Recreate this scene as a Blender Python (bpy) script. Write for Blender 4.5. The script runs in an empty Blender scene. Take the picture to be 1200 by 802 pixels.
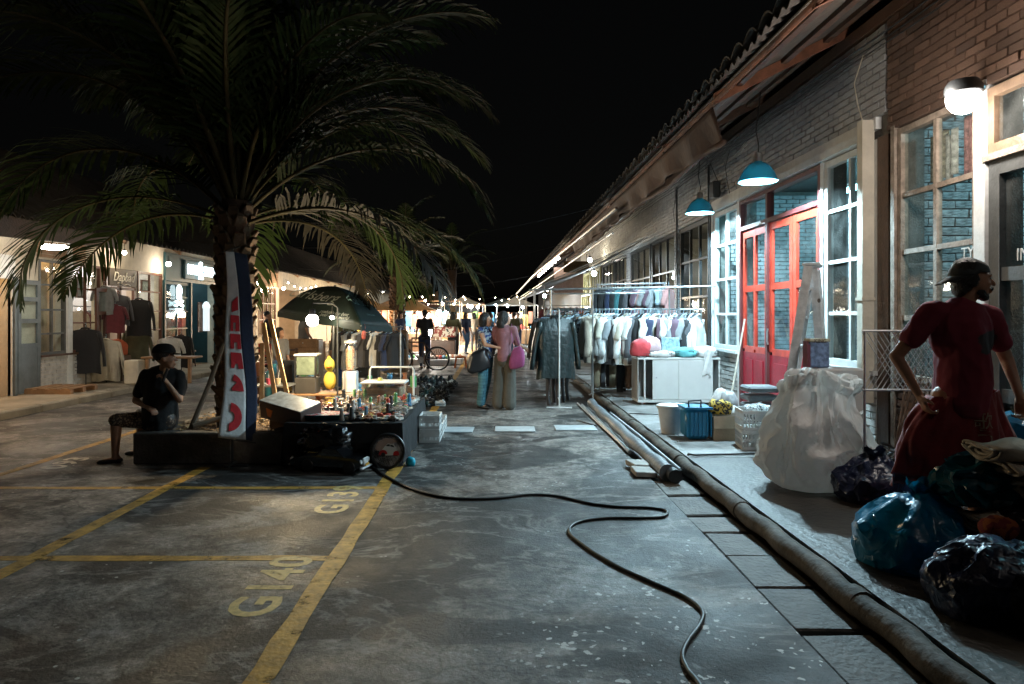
import bpy, bmesh, math, random
from mathutils import Vector, Matrix, noise, Euler
R = math.radians
rnd = random.Random(7)
scn = bpy.context.scene
C = scn.collection

# ------------------------------------------------------------------ camera, sky, added warm fill, exposure
EYE = 1.55
cam_d = bpy.data.cameras.new('camera'); cam = bpy.data.objects.new('camera', cam_d); C.objects.link(cam)
cam.location = (0, 0, EYE); cam.rotation_euler = (R(90), 0, 0)
cam_d.sensor_width = 36; cam_d.lens = 24
cam_d.shift_x = 20/1200; cam_d.shift_y = -31/1200
cam_d.clip_start = 0.05; cam_d.clip_end = 2000
scn.camera = cam
world = bpy.data.worlds.new("World"); scn.world = world; world.use_nodes = True
wn = world.node_tree.nodes; wl = world.node_tree.links
sky = wn.new('ShaderNodeTexSky'); sky.sky_type = 'NISHITA'; sky.sun_disc = False
sky.sun_elevation = R(3); sky.sun_rotation = R(200); sky.air_density = 1.0; sky.dust_density = 2
bg = wn['Background']
hs = wn.new('ShaderNodeHueSaturation'); hs.inputs['Saturation'].default_value = 0.25
wl.new(sky.outputs[0], hs.inputs['Color']); wl.new(hs.outputs[0], bg.inputs['Color']); bg.inputs['Strength'].default_value = 0.0011
sd = bpy.data.lights.new('warm_fill', 'SUN'); sd.energy = 0.008; sd.angle = R(3); sd.color = (1.0, .74, .52)  # faint warm fill added to tint the foreground road, no visible source
so = bpy.data.objects.new('warm_fill', sd); C.objects.link(so); so.rotation_euler = (R(30), R(-20), R(0))
vs = scn.view_settings; vs.view_transform = 'Standard'; vs.look = 'None'; vs.exposure = 0.0; vs.gamma = 1.0
scn.cycles.use_denoising = True
scn.cycles.max_bounces = 6; scn.cycles.transparent_max_bounces = 12
scn.cycles.caustics_reflective = False; scn.cycles.caustics_refractive = False
scn.cycles.sample_clamp_indirect = 4
scn.cycles.use_light_tree = True

def at(px, py, y):
    "survey: world point seen in the photograph at px,py standing y metres down the street"
    return Vector(((px-580)*y/800, y, EYE-(py-370)*y/800))
def gr(px, py, z=0.0):
    y = 800*(EYE-z)/(py-370); return Vector(((px-580)*y/800, y, z))

# ------------------------------------------------------------------ materials
MATS = {}
def nodes(name):
    m = bpy.data.materials.new(name); m.use_nodes = True; nt = m.node_tree
    b = nt.nodes['Principled BSDF']; MATS[name] = m
    return m, nt, b
def mat(name, col, rough=.6, metal=0., vary=.25, scale=6., bump=0., bscale=40., spec=.5, rand=0., coat=0., sheen=0.):
    "plain procedural surface: base colour with noise variation, fine relief"
    if name in MATS: return MATS[name]
    m, nt, b = nodes(name); L = nt.links; N = nt.nodes
    tc = N.new('ShaderNodeTexCoord')
    n = N.new('ShaderNodeTexNoise'); n.inputs['Scale'].default_value = scale; n.inputs['Detail'].default_value = 5; n.inputs['Roughness'].default_value = .65
    L.new(tc.outputs['Object'], n.inputs['Vector'])
    r = N.new('ShaderNodeValToRGB')
    r.color_ramp.elements[0].position = .3; r.color_ramp.elements[1].position = .72
    c0 = [c*(1-vary) for c in col]; c1 = [min(1, c*(1+vary*.6)) for c in col]
    r.color_ramp.elements[0].color = (*c0, 1); r.color_ramp.elements[1].color = (*c1, 1)
    L.new(n.outputs['Fac'], r.inputs['Fac'])
    out = r.outputs['Color']
    if rand:
        oi = N.new('ShaderNodeObjectInfo'); h = N.new('ShaderNodeHueSaturation'); mr = N.new('ShaderNodeMapRange')
        mr.inputs[3].default_value = 1-rand; mr.inputs[4].default_value = 1+rand
        L.new(oi.outputs['Random'], mr.inputs[0]); L.new(mr.outputs[0], h.inputs['Value']); L.new(out, h.inputs['Color']); out = h.outputs['Color']
    L.new(out, b.inputs['Base Color'])
    b.inputs['Roughness'].default_value = rough; b.inputs['Metallic'].default_value = metal
    b.inputs['Specular IOR Level'].default_value = spec
    if coat: b.inputs['Coat Weight'].default_value = coat
    if sheen: b.inputs['Sheen Weight'].default_value = sheen
    if bump:
        n2 = N.new('ShaderNodeTexNoise'); n2.inputs['Scale'].default_value = bscale; n2.inputs['Detail'].default_value = 4
        L.new(tc.outputs['Object'], n2.inputs['Vector'])
        bp = N.new('ShaderNodeBump'); bp.inputs['Strength'].default_value = bump; bp.inputs['Distance'].default_value = .02
        L.new(n2.outputs['Fac'], bp.inputs['Height']); L.new(bp.outputs['Normal'], b.inputs['Normal'])
    return m
def emis(name, col, strength):
    m, nt, b = nodes(name)
    b.inputs['Base Color'].default_value = (*col, 1); b.inputs['Emission Color'].default_value = (*col, 1)
    b.inputs['Emission Strength'].default_value = strength; return m
def glass(name, tint=(1,1,1), refl=.09, rough=.02):
    m, nt, b = nodes(name); N = nt.nodes; L = nt.links; N.remove(b)
    t = N.new('ShaderNodeBsdfTransparent'); t.inputs[0].default_value = (*tint, 1)
    g = N.new('ShaderNodeBsdfGlossy'); g.inputs['Roughness'].default_value = rough
    lw = N.new('ShaderNodeFresnel'); lw.inputs['IOR'].default_value = 1.5
    n = N.new('ShaderNodeTexNoise'); n.inputs['Scale'].default_value = 3; n.inputs['Detail'].default_value = 6
    tc = N.new('ShaderNodeTexCoord'); L.new(tc.outputs['Object'], n.inputs['Vector'])
    bp = N.new('ShaderNodeBump'); bp.inputs['Strength'].default_value = .05; bp.inputs['Distance'].default_value = .05
    L.new(n.outputs['Fac'], bp.inputs['Height']); L.new(bp.outputs['Normal'], g.inputs['Normal'])
    mr = N.new('ShaderNodeMath'); mr.operation = 'MULTIPLY_ADD'; mr.inputs[1].default_value = 1.0; mr.inputs[2].default_value = refl*.5
    L.new(lw.outputs[0], mr.inputs[0])
    d = N.new('ShaderNodeBsdfDiffuse'); d.inputs[0].default_value = (.5, .5, .48, 1)
    gm_ = N.new('ShaderNodeNewGeometry'); fr_ = N.new('ShaderNodeMath'); fr_.operation = 'SUBTRACT'; fr_.inputs[0].default_value = 1; L.new(gm_.outputs['Backfacing'], fr_.inputs[1])
    mf = N.new('ShaderNodeMath'); mf.operation = 'MULTIPLY'; L.new(mr.outputs[0], mf.inputs[0]); L.new(fr_.outputs[0], mf.inputs[1])
    m1 = N.new('ShaderNodeMixShader'); L.new(mf.outputs[0], m1.inputs[0]); L.new(t.outputs[0], m1.inputs[1]); L.new(g.outputs[0], m1.inputs[2])
    r = N.new('ShaderNodeValToRGB'); r.color_ramp.elements[0].position = .45; r.color_ramp.elements[1].position = .8
    r.color_ramp.elements[1].color = (.06,.06,.06,1); r.color_ramp.elements[0].color = (.01,.01,.01,1); L.new(n.outputs['Fac'], r.inputs[0])
    m2 = N.new('ShaderNodeMixShader'); L.new(r.outputs[0], m2.inputs[0]); L.new(m1.outputs[0], m2.inputs[1]); L.new(d.outputs[0], m2.inputs[2])
    L.new(m2.outputs[0], N['Material Output'].inputs['Surface']); return m

def road_material():
    m, nt, b = nodes('worn_concrete'); N = nt.nodes; L = nt.links
    g = N.new('ShaderNodeNewGeometry')
    def nz(s, d=6, ro=.6, dist=0., sc=(1,1,1), off=(0,0,0)):
        mp = N.new('ShaderNodeMapping'); mp.inputs['Scale'].default_value = sc; mp.inputs['Location'].default_value = off
        L.new(g.outputs['Position'], mp.inputs['Vector'])
        n = N.new('ShaderNodeTexNoise'); n.inputs['Scale'].default_value = s; n.inputs['Detail'].default_value = d; n.inputs['Roughness'].default_value = ro
        n.inputs['Distortion'].default_value = dist; L.new(mp.outputs[0], n.inputs['Vector']); return n.outputs['Fac']
    def ramp(f, p0, p1, c0, c1):
        r = N.new('ShaderNodeValToRGB'); r.color_ramp.elements[0].position = p0; r.color_ramp.elements[1].position = p1
        r.color_ramp.elements[0].color = (c0,c0,c0,1) if not isinstance(c0, tuple) else (*c0,1)
        r.color_ramp.elements[1].color = (c1,c1,c1,1) if not isinstance(c1, tuple) else (*c1,1)
        L.new(f, r.inputs[0]); return r.outputs['Color']
    def mix(a, b_, f=1., mode='MULTIPLY'):
        x = N.new('ShaderNodeMix'); x.data_type = 'RGBA'; x.blend_type = mode
        if isinstance(f, float): x.inputs[0].default_value = f
        else: L.new(f, x.inputs[0])
        for i, v in ((6, a), (7, b_)):
            if isinstance(v, tuple): x.inputs[i].default_value = (*v, 1)
            else: L.new(v, x.inputs[i])
        return x.outputs[2]
    big = nz(.55, 8, .62, .7, (1, 1.3, 1))
    c = mix((.030,.026,.023), (.155,.137,.122), ramp(big, .485, .525, 0., 1.), 'MIX')
    # one large dried spill with a ragged edge in the middle of the road
    sv = N.new('ShaderNodeVectorMath'); sv.operation = 'SUBTRACT'; L.new(g.outputs['Position'], sv.inputs[0]); sv.inputs[1].default_value = (-.45,5.0,0)
    ss = N.new('ShaderNodeVectorMath'); ss.operation = 'MULTIPLY'; L.new(sv.outputs[0], ss.inputs[0]); ss.inputs[1].default_value = (.85,1.05,0)
    sl = N.new('ShaderNodeVectorMath'); sl.operation = 'LENGTH'; L.new(ss.outputs[0], sl.inputs[0])
    sa = N.new('ShaderNodeMath'); sa.operation = 'MULTIPLY_ADD'; L.new(nz(1.6, 9, .65, .4, off=(4,4,0)), sa.inputs[0]); sa.inputs[1].default_value = 1.9; L.new(sl.outputs['Value'], sa.inputs[2])
    c = mix(c, (.055,.050,.046), ramp(sa.outputs[0], 1.78/2.2, 1.86/2.2, 1., 0.), 'MIX') if False else c
    sq = N.new('ShaderNodeMath'); sq.operation = 'MULTIPLY'; sq.inputs[1].default_value = .4; L.new(sa.outputs[0], sq.inputs[0])
    c = mix(c, (.028,.025,.022), ramp(sq.outputs[0], .735, .76, 1., 0.), 'MIX'); c = mix(c, (.30,.27,.245), ramp(sq.outputs[0], .76, .80, .0, 0.), 'MIX')
    mid = nz(2.3, 8, .7, .6, off=(3,1,0)); c = mix(c, ramp(mid, .38, .62, .42, 1.45), 1.); blot = nz(7, 8, .7, .3, off=(9,2,0)); c = mix(c, ramp(blot, .42, .58, .6, 1.35), 1.)
    fine = nz(26, 5, .7); c = mix(c, ramp(fine, .36, .64, .55, 1.5), 1.)
    tide = nz(.8, 9, .6, 1.2, (1, 1.8, 1), (7.3, 2.2, 0))            # pale tide marks left by dried puddles
    tr = N.new('ShaderNodeValToRGB'); e = tr.color_ramp.elements
    e[0].position = .485; e[0].color = (0,0,0,1); e[1].position = .51; e[1].color = (1,1,1,1)
    z = tr.color_ramp.elements.new(.53); z.color = (0,0,0,1); L.new(tide, tr.inputs[0])
    tm = N.new('ShaderNodeMath'); tm.operation = 'MULTIPLY'; L.new(tr.outputs['Color'], tm.inputs[0]); L.new(ramp(mid, .36, .6, .1, .85), tm.inputs[1])
    c = mix(c, (.27,.25,.235), tm.outputs[0], 'MIX')
    # paint drips, small pale drops in patches
    v = N.new('ShaderNodeTexVoronoi'); v.inputs['Scale'].default_value = 11; L.new(g.outputs['Position'], v.inputs['Vector'])
    v.inputs['Randomness'].default_value = 1; sp = ramp(v.outputs['Distance'], .10, .13, 1., 0.); patch = ramp(nz(.9, 3, .5, off=(.6,-.1,0)), .54, .60, 0., 1.)
    mm = N.new('ShaderNodeMath'); mm.operation = 'MULTIPLY'; L.new(sp, mm.inputs[0]); L.new(patch, mm.inputs[1])
    c = mix(c, (.5,.5,.48), mm.outputs[0], 'MIX')
    dv = N.new('ShaderNodeVectorMath'); dv.operation = 'DISTANCE'; L.new(g.outputs['Position'], dv.inputs[0]); dv.inputs[1].default_value = (.95,3.15,0)
    v2 = N.new('ShaderNodeTexVoronoi'); v2.inputs['Scale'].default_value = 17; wv = N.new('ShaderNodeVectorMath'); wv.operation = 'MULTIPLY_ADD'; n9 = N.new('ShaderNodeTexNoise'); n9.inputs['Scale'].default_value = 30
    L.new(g.outputs['Position'], n9.inputs['Vector']); L.new(n9.outputs['Color'], wv.inputs[0]); wv.inputs[1].default_value = (.06,.06,.0); L.new(g.outputs['Position'], wv.inputs[2]); L.new(wv.outputs[0], v2.inputs['Vector'])
    th = N.new('ShaderNodeMath'); th.operation = 'MULTIPLY_ADD'; L.new(nz(4, 4, .6, off=(2,2,0)), th.inputs[0]); th.inputs[1].default_value = .9; th.inputs[2].default_value = -.27
    lt_ = N.new('ShaderNodeMath'); lt_.operation = 'LESS_THAN'; L.new(v2.outputs['Distance'], lt_.inputs[0]); L.new(th.outputs[0], lt_.inputs[1])
    dm = N.new('ShaderNodeMath'); dm.operation = 'MULTIPLY'; L.new(lt_.outputs[0], dm.inputs[0]); L.new(ramp(dv.outputs['Value'], .75, 1.05, 1., 0.), dm.inputs[1])
    c = mix(c, (.62,.60,.57), dm.outputs[0], 'MIX')
    cr = N.new('ShaderNodeTexVoronoi'); cr.feature = 'DISTANCE_TO_EDGE'; cr.inputs['Scale'].default_value = .55
    dp = N.new('ShaderNodeVectorMath'); dp.operation = 'MULTIPLY_ADD'; nn = N.new('ShaderNodeTexNoise'); nn.inputs['Scale'].default_value = 1.5; nn.inputs['Detail'].default_value = 6
    L.new(g.outputs['Position'], nn.inputs['Vector']); dp.inputs[1].default_value = (.6,.6,.6)
    L.new(nn.outputs['Color'], dp.inputs[0]); L.new(g.outputs['Position'], dp.inputs[2]); L.new(dp.outputs[0], cr.inputs['Vector'])
    ck = ramp(cr.outputs['Distance'], .002, .006, .5, 1.); c = mix(c, ck, 1.)
    L.new(c, b.inputs['Base Color'])
    L.new(ramp(nz(1.1, 6, .6, .5, off=(1,5,0)), .35, .7, .42, .85), b.inputs['Roughness'])
    bp = N.new('ShaderNodeBump'); bp.inputs['Strength'].default_value = .5; bp.inputs['Distance'].default_value = .018
    L.new(nz(38, 6, .75), bp.inputs['Height'])
    bp2 = N.new('ShaderNodeBump'); bp2.inputs['Strength'].default_value = .7; bp2.inputs['Distance'].default_value = .012
    L.new(mid, bp2.inputs['Height']); L.new(bp.outputs[0], bp2.inputs['Normal']); L.new(bp2.outputs[0], b.inputs['Normal'])
    return m

M = {}
M['road'] = road_material()
M['pave'] = mat('pavement_concrete', (.24,.23,.22), .62, vary=.7, scale=2.6, bump=.5, bscale=25)
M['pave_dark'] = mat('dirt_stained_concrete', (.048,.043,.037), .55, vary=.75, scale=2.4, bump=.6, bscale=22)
M['pave_l'] = mat('left_pavement_concrete', (.30,.26,.20), .7, vary=.5, scale=1.5, bump=.4, bscale=20)
M['slab'] = mat('drain_cover_concrete', (.12,.11,.10), .7, vary=.5, scale=5, bump=.6, bscale=30, rand=.3)
M['kerbpipe'] = mat('cement_smeared_pipe', (.105,.09,.075), .75, spec=.25, vary=.6, scale=7, bump=.5, bscale=22)
M['yellow'] = mat('worn_yellow_road_paint', (.50,.26,.04), .6, vary=.6, scale=9, bump=.2)
M['yellow2'] = mat('faded_yellow_stencil_paint', (.62,.44,.17), .6, vary=.5, scale=20)
M['white_road'] = mat('pale_stencil_paint', (.7,.64,.55), .6, vary=.4, scale=20)
M['brick'] = mat('brown_brick', (.17,.095,.062), .85, vary=.45, scale=14, bump=.7, bscale=60, rand=.35)
M['mortar'] = mat('mortar', (.16,.145,.13), .9, vary=.3, scale=12, bump=.6, bscale=60)
M['pbrick'] = mat('white_painted_brick', (.50,.49,.47), .6, vary=.3, scale=7, bump=.5, bscale=45, rand=.12)
M['tbrick'] = mat('chipped_painted_brick_inside', (.44,.45,.45), .7, vary=.8, scale=3.5, bump=.5, bscale=45, rand=.2)
M['gbrick'] = mat('grey_painted_brick', (.38,.38,.39), .65, vary=.3, scale=7, bump=.5, bscale=45, rand=.12)
M['pinkbrick'] = mat('pink_brown_brick', (.40,.25,.19), .8, vary=.35, scale=9, bump=.5, bscale=45, rand=.2)
M['white_paint'] = mat('white_gloss_window_paint', (.72,.73,.72), .4, vary=.15, scale=9, bump=.15, bscale=30)
M['cream'] = mat('cream_plaster', (.62,.56,.46), .75, vary=.2, scale=4, bump=.3, bscale=15)
M['redpaint'] = mat('red_door_paint', (.62,.055,.03), .38, vary=.3, scale=7, bump=.1)
M['crimson'] = mat('crimson_door_paint', (.36,.012,.028), .4, vary=.3, scale=7, bump=.1)
M['maroon'] = mat('dark_maroon_frame_paint', (.13,.03,.03), .45, vary=.3)
M['oldwood'] = mat('weathered_grey_wood', (.30,.24,.19), .75, vary=.5, scale=12, bump=.5, bscale=50)
M['orangewood'] = mat('varnished_orange_wood', (.20,.135,.09), .4, vary=.4, scale=10, bump=.2)
M['darkwood'] = mat('dark_brown_wood', (.09,.045,.025), .5, vary=.4, scale=9, bump=.3)
M['greydoor'] = mat('dark_grey_paint', (.085,.09,.09), .45, vary=.3, scale=6, bump=.15)
M['bluedoor'] = mat('blue_grey_door_paint', (.13,.155,.17), .45, vary=.25, scale=6, bump=.15)
M['blackframe'] = mat('black_frame_paint', (.03,.033,.035), .4, vary=.3)
M['yellowpaint'] = mat('pale_yellow_shopfront_paint', (.62,.55,.25), .5, vary=.2)
M['darkteal'] = mat('dark_teal_shopfront_paint', (.012,.05,.06), .45, vary=.3)
M['metal'] = mat('galvanised_steel', (.52,.53,.53), .35, metal=.85, vary=.25, scale=9, bump=.1)
M['alu'] = mat('scuffed_aluminium', (.70,.71,.72), .45, metal=.35, vary=.3, scale=12, bump=.15)
M['rust'] = mat('rusty_fascia', (.22,.085,.045), .8, vary=.6, scale=5, bump=.5, bscale=18)
M['soffit'] = mat('grey_roof_underside', (.14,.115,.095), .85, vary=.45, scale=3, bump=.4, bscale=14)
M['tile'] = mat('fibre_cement_roof', (.11,.095,.085), .85, vary=.4, scale=4, bump=.4, bscale=20)
M['tarp_brown'] = mat('brown_canvas', (.10,.055,.04), .8, vary=.35, scale=3, bump=.6, bscale=9)
M['awning'] = mat('grey_white_awning_cloth', (.5,.5,.52), .7, vary=.25, scale=3, bump=.3, bscale=8)
M['black'] = mat('black_plastic', (.018,.018,.02), .4, vary=.3)
M['blackcloth'] = mat('black_cloth', (.012,.012,.013), .9, vary=.3, bump=.5, bscale=12)
M['rubber'] = mat('black_cable_rubber', (.015,.015,.015), .5, vary=.2)
M['glass'] = glass('window_glass', (.92,.97,.97))
M['glass_dark'] = glass('dim_window_glass', (.55,.6,.6), .2)
M['enamel'] = mat('teal_black_lamp_enamel', (.03,.10,.12), .25, vary=.15)
_n = M['enamel'].node_tree; _t = _n.nodes.new('ShaderNodeBsdfTranslucent'); _t.inputs[0].default_value = (.10,.42,.50,1); _m = _n.nodes.new('ShaderNodeMixShader'); _m.inputs[0].default_value = .13
_n.links.new(_n.nodes['Principled BSDF'].outputs[0], _m.inputs[1]); _n.links.new(_t.outputs[0], _m.inputs[2]); _n.links.new(_m.outputs[0], _n.nodes['Material Output'].inputs[0])
def crease(m, scale, dist, thru=None, stretch=(1,1,1)):
    "sharp crinkles in thin film, optional light passing through"
    nt = m.node_tree; N = nt.nodes; L = nt.links; b = N['Principled BSDF']; tc = N.new('ShaderNodeTexCoord'); prev = None
    for s, d in ((scale, dist), (scale*2.7, dist*.5), (scale*7, dist*.16)):
        mp = N.new('ShaderNodeMapping'); mp.inputs['Scale'].default_value = stretch; n = N.new('ShaderNodeTexNoise'); n.noise_type = 'RIDGED_MULTIFRACTAL'; n.inputs['Scale'].default_value = s; n.inputs['Detail'].default_value = 3; n.inputs['Distortion'].default_value = .6
        n.inputs['Roughness'].default_value = .35; L.new(tc.outputs['Object'], mp.inputs[0]); L.new(mp.outputs[0], n.inputs['Vector']); bp = N.new('ShaderNodeBump'); bp.inputs['Strength'].default_value = .9; bp.inputs['Distance'].default_value = d; L.new(n.outputs['Fac'], bp.inputs['Height'])
        if prev: L.new(prev.outputs[0], bp.inputs['Normal'])
        prev = bp
    L.new(prev.outputs[0], b.inputs['Normal'])
    if thru:
        t = N.new('ShaderNodeBsdfTranslucent'); t.inputs[0].default_value = (*thru[0], 1); x = N.new('ShaderNodeMixShader'); x.inputs[0].default_value = thru[1]
        L.new(b.outputs[0], x.inputs[1]); L.new(t.outputs[0], x.inputs[2]); L.new(x.outputs[0], N['Material Output'].inputs[0]); L.new(prev.outputs[0], t.inputs['Normal'])
    return m
M['plasticw'] = mat('white_plastic', (.66,.66,.65), .4, vary=.15, scale=8, bump=.1)
M['card'] = mat('brown_cardboard', (.38,.26,.17), .8, vary=.2, scale=5, bump=.2)
M['skin'] = mat('tan_skin', (.42,.23,.15), .5, vary=.15, scale=20, bump=.1, bscale=90)
M['hair'] = mat('black_hair', (.012,.010,.009), .45, vary=.4, scale=60, bump=.8, bscale=120)

def wear(m, scale, lo, hi):
    "paint flaked off in patches, the road shows through"
    nt = m.node_tree; N = nt.nodes; L = nt.links; b = N['Principled BSDF']; g = N.new('ShaderNodeNewGeometry'); n = N.new('ShaderNodeTexNoise'); n.inputs['Scale'].default_value = scale; n.inputs['Detail'].default_value = 9; n.inputs['Roughness'].default_value = .72
    L.new(g.outputs['Position'], n.inputs['Vector']); r = N.new('ShaderNodeValToRGB'); r.color_ramp.elements[0].position = lo; r.color_ramp.elements[1].position = hi; L.new(n.outputs['Fac'], r.inputs[0])
    t = N.new('ShaderNodeBsdfTransparent'); x = N.new('ShaderNodeMixShader'); L.new(r.outputs['Color'], x.inputs[0]); L.new(t.outputs[0], x.inputs[1]); L.new(b.outputs[0], x.inputs[2]); L.new(x.outputs[0], N['Material Output'].inputs[0])
wear(M['yellow'], 5, .32, .46); wear(M['yellow2'], 7, .30, .44); wear(M['white_road'], 7, .30, .44)
# ------------------------------------------------------------------ mesh building
class MB:
    def __init__(s): s.v = []; s.f = []
    def add(s, vs, fs):
        n = len(s.v); s.v += [tuple(v) for v in vs]; s.f += [tuple(i+n for i in f) for f in fs]; return s
    def box(s, c, d, rot=None):
        x, y, z = d[0]/2, d[1]/2, d[2]/2
        p = [Vector((sx*x, sy*y, sz*z)) for sz in (-1,1) for sy in (-1,1) for sx in (-1,1)]
        if rot is not None:
            m = rot if isinstance(rot, Matrix) else Euler(rot).to_matrix(); p = [m @ v for v in p]
        c = Vector(c)
        return s.add([v+c for v in p], [(0,2,3,1),(4,5,7,6),(0,1,5,4),(2,6,7,3),(0,4,6,2),(1,3,7,5)])
    def bb(s, x0, x1, y0, y1, z0, z1): return s.box(((x0+x1)/2,(y0+y1)/2,(z0+z1)/2), (abs(x1-x0),abs(y1-y0),abs(z1-z0)))
    def rbox(s, c, d, r=.01, rot=None):
        "box with chamfered edges"
        x, y, z = d[0]/2, d[1]/2, d[2]/2; r = min(r, x*.9, y*.9, z*.9); bm = bmesh.new()
        bmesh.ops.create_cube(bm, size=1)
        for v in bm.verts: v.co = Vector((v.co.x*2*x, v.co.y*2*y, v.co.z*2*z))
        bmesh.ops.bevel(bm, geom=bm.edges[:], offset=r, segments=1, affect='EDGES', profile=.5)
        m = (rot if isinstance(rot, Matrix) else Euler(rot).to_matrix()) if rot is not None else Matrix.Identity(3)
        bm.verts.index_update(); vs_ = [m @ v.co + Vector(c) for v in bm.verts]; fs = [[v.index for v in f.verts] for f in bm.faces]; bm.free()
        return s.add(vs_, fs)
    def tube(s, pts, r, n=8, cap=True, sq=None):
        pts = [Vector(p) for p in pts]; rs = r if isinstance(r, (list, tuple)) else [r]*len(pts)
        vs_ = []; fs = []; prev = None
        for i, p in enumerate(pts):
            t = (pts[min(i+1, len(pts)-1)] - pts[max(i-1, 0)])
            if t.length < 1e-9: t = Vector((0,0,1))
            t.normalize()
            if prev is None:
                a = Vector((0,0,1)) if abs(t.z) < .9 else Vector((1,0,0)); u = t.cross(a).normalized()
            else: u = (prev - t*prev.dot(t)).normalized()
            prev = u; w = t.cross(u)
            for k in range(n):
                an = 2*math.pi*k/n; vs_.append(p + (u*math.cos(an) + w*math.sin(an)*(sq or 1))*rs[i])
        for i in range(len(pts)-1):
            for k in range(n): fs.append((i*n+k, i*n+(k+1)%n, (i+1)*n+(k+1)%n, (i+1)*n+k))
        if cap:
            fs.append(tuple(range(n-1,-1,-1))); fs.append(tuple((len(pts)-1)*n+k for k in range(n)))
        return s.add(vs_, fs)
    def lathe(s, prof, n=16, c=(0,0,0), rot=None, close=False):
        m = (rot if isinstance(rot, Matrix) else Euler(rot).to_matrix()) if rot is not None else Matrix.Identity(3)
        vs_ = []; fs = []; c = Vector(c)
        for r, z in prof:
            for k in range(n):
                a = 2*math.pi*k/n; vs_.append(c + m @ Vector((r*math.cos(a), r*math.sin(a), z)))
        for i in range(len(prof)-1):
            for k in range(n): fs.append((i*n+k, i*n+(k+1)%n, (i+1)*n+(k+1)%n, (i+1)*n+k))
        if prof[0][0] > 1e-4: fs.append(tuple(range(n-1,-1,-1)))
        if prof[-1][0] > 1e-4: fs.append(tuple((len(prof)-1)*n+k for k in range(n)))
        return s.add(vs_, fs)
    def grid(s, fn, nu, nv, th=0.):
        vs_ = [Vector(fn(i/nu, j/nv)) for j in range(nv+1) for i in range(nu+1)]
        fs = [(j*(nu+1)+i, j*(nu+1)+i+1, (j+1)*(nu+1)+i+1, (j+1)*(nu+1)+i) for j in range(nv) for i in range(nu)]
        if th:
            n = len(vs_); nm = [Vector() for _ in vs_]
            for f in fs:
                q = (vs_[f[1]]-vs_[f[0]]).cross(vs_[f[3]]-vs_[f[0]])
                for i in f: nm[i] += q
            vs_ = vs_ + [v - (k.normalized() if k.length > 0 else Vector((0,0,1)))*th for v, k in zip(vs_, nm)]
            fs2 = [tuple(i+n for i in reversed(f)) for f in fs]
            bd = [i for i in range(nu)]; e = []
            for i in range(nu): e.append((i, i+1)); e.append((nv*(nu+1)+i+1, nv*(nu+1)+i))
            for j in range(nv): e.append(((j+1)*(nu+1), j*(nu+1))); e.append((j*(nu+1)+nu, (j+1)*(nu+1)+nu))
            fs = fs + fs2 + [(b_, a, a+n, b_+n) for a, b_ in e]
        return s.add(vs_, fs)
    def ball(s, c, r, n=10, m=7, sc=(1,1,1)):
        prof = [(math.sin(math.pi*i/m)*1, -math.cos(math.pi*i/m)) for i in range(m+1)]
        vs_ = []; fs = []; c = Vector(c)
        for i, (q, z) in enumerate(prof):
            for k in range(n):
                a = 2*math.pi*k/n; vs_.append(c + Vector((q*math.cos(a)*r*sc[0], q*math.sin(a)*r*sc[1], z*r*sc[2])))
        for i in range(m):
            for k in range(n): fs.append((i*n+k, i*n+(k+1)%n, (i+1)*n+(k+1)%n, (i+1)*n+k))
        return s.add(vs_, fs)
    def prism(s, poly, h, fn=None):
        "polygon (x,y list) extruded h; fn maps (x,y,z)->world"
        fn = fn or (lambda x, y, z: Vector((x, y, z))); n = len(poly)
        return s.add([fn(x, y, 0) for x, y in poly] + [fn(x, y, h) for x, y in poly],
              [tuple(range(n-1,-1,-1)), tuple(range(n, 2*n))] + [(i, (i+1)%n, (i+1)%n+n, i+n) for i in range(n)])
    def xf(s, m):
        s.v = [tuple(m @ Vector(v)) for v in s.v]; return s
    def mesh(s, name, off=(0,0,0), smooth=False, fix=True):
        me = bpy.data.meshes.new(name)
        me.from_pydata([(v[0]-off[0], v[1]-off[1], v[2]-off[2]) for v in s.v], [], s.f); me.validate()
        if fix:
            bm = bmesh.new(); bm.from_mesh(me); bmesh.ops.remove_doubles(bm, verts=bm.verts, dist=1e-5); bmesh.ops.recalc_face_normals(bm, faces=bm.faces); bm.to_mesh(me); bm.free()
        if smooth:
            me.polygons.foreach_set('use_smooth', [True]*len(me.polygons))
            if smooth == 'auto':
                try: me.set_sharp_from_angle(angle=R(40))
                except Exception: pass
        me.update(); return me

def setp(o, label=None, cat=None, group=None, kind=None):
    if label: o['label'] = label
    if cat: o['category'] = cat
    if group: o['group'] = group
    if kind: o['kind'] = kind
    return o
def put(name, me, m=None, parent=None, loc=None, rot=None):
    o = bpy.data.objects.new(name, me); C.objects.link(o)
    if m is not None:
        if not me.materials: me.materials.append(None)
        o.material_slots[0].link = 'OBJECT'; o.material_slots[0].material = m
    if parent: o.parent = parent
    if loc is not None: o.location = loc
    if rot is not None: o.rotation_euler = rot
    return o
def part(name, mb, m, parent=None, world=True, smooth=False, fix=True):
    "link a builder as ONE mesh object; coordinates in world space unless world=False"
    off = (0,0,0)
    if parent is not None and world:
        off = Vector(parent.location); q = parent.parent
        while q is not None: off = off + Vector(q.location); q = q.parent
    return put(name, mb.mesh(name, off, smooth, fix), m, parent)
def thing(name, label, cat, loc=(0,0,0), rz=0., group=None):
    o = bpy.data.objects.new(name, None); C.objects.link(o); o.location = loc; o.rotation_euler = (0,0,rz)
    o.empty_display_size = .2
    return setp(o, label, cat, group)
def solo(name, mb, m, label, cat, loc=None, group=None, smooth=False, kind=None):
    "thing that is one mesh; origin at loc (world coordinates in the builder)"
    loc = loc or (0,0,0); o = put(name, mb.mesh(name, loc, smooth), m); o.location = loc
    return setp(o, label, cat, group, kind)
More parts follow.
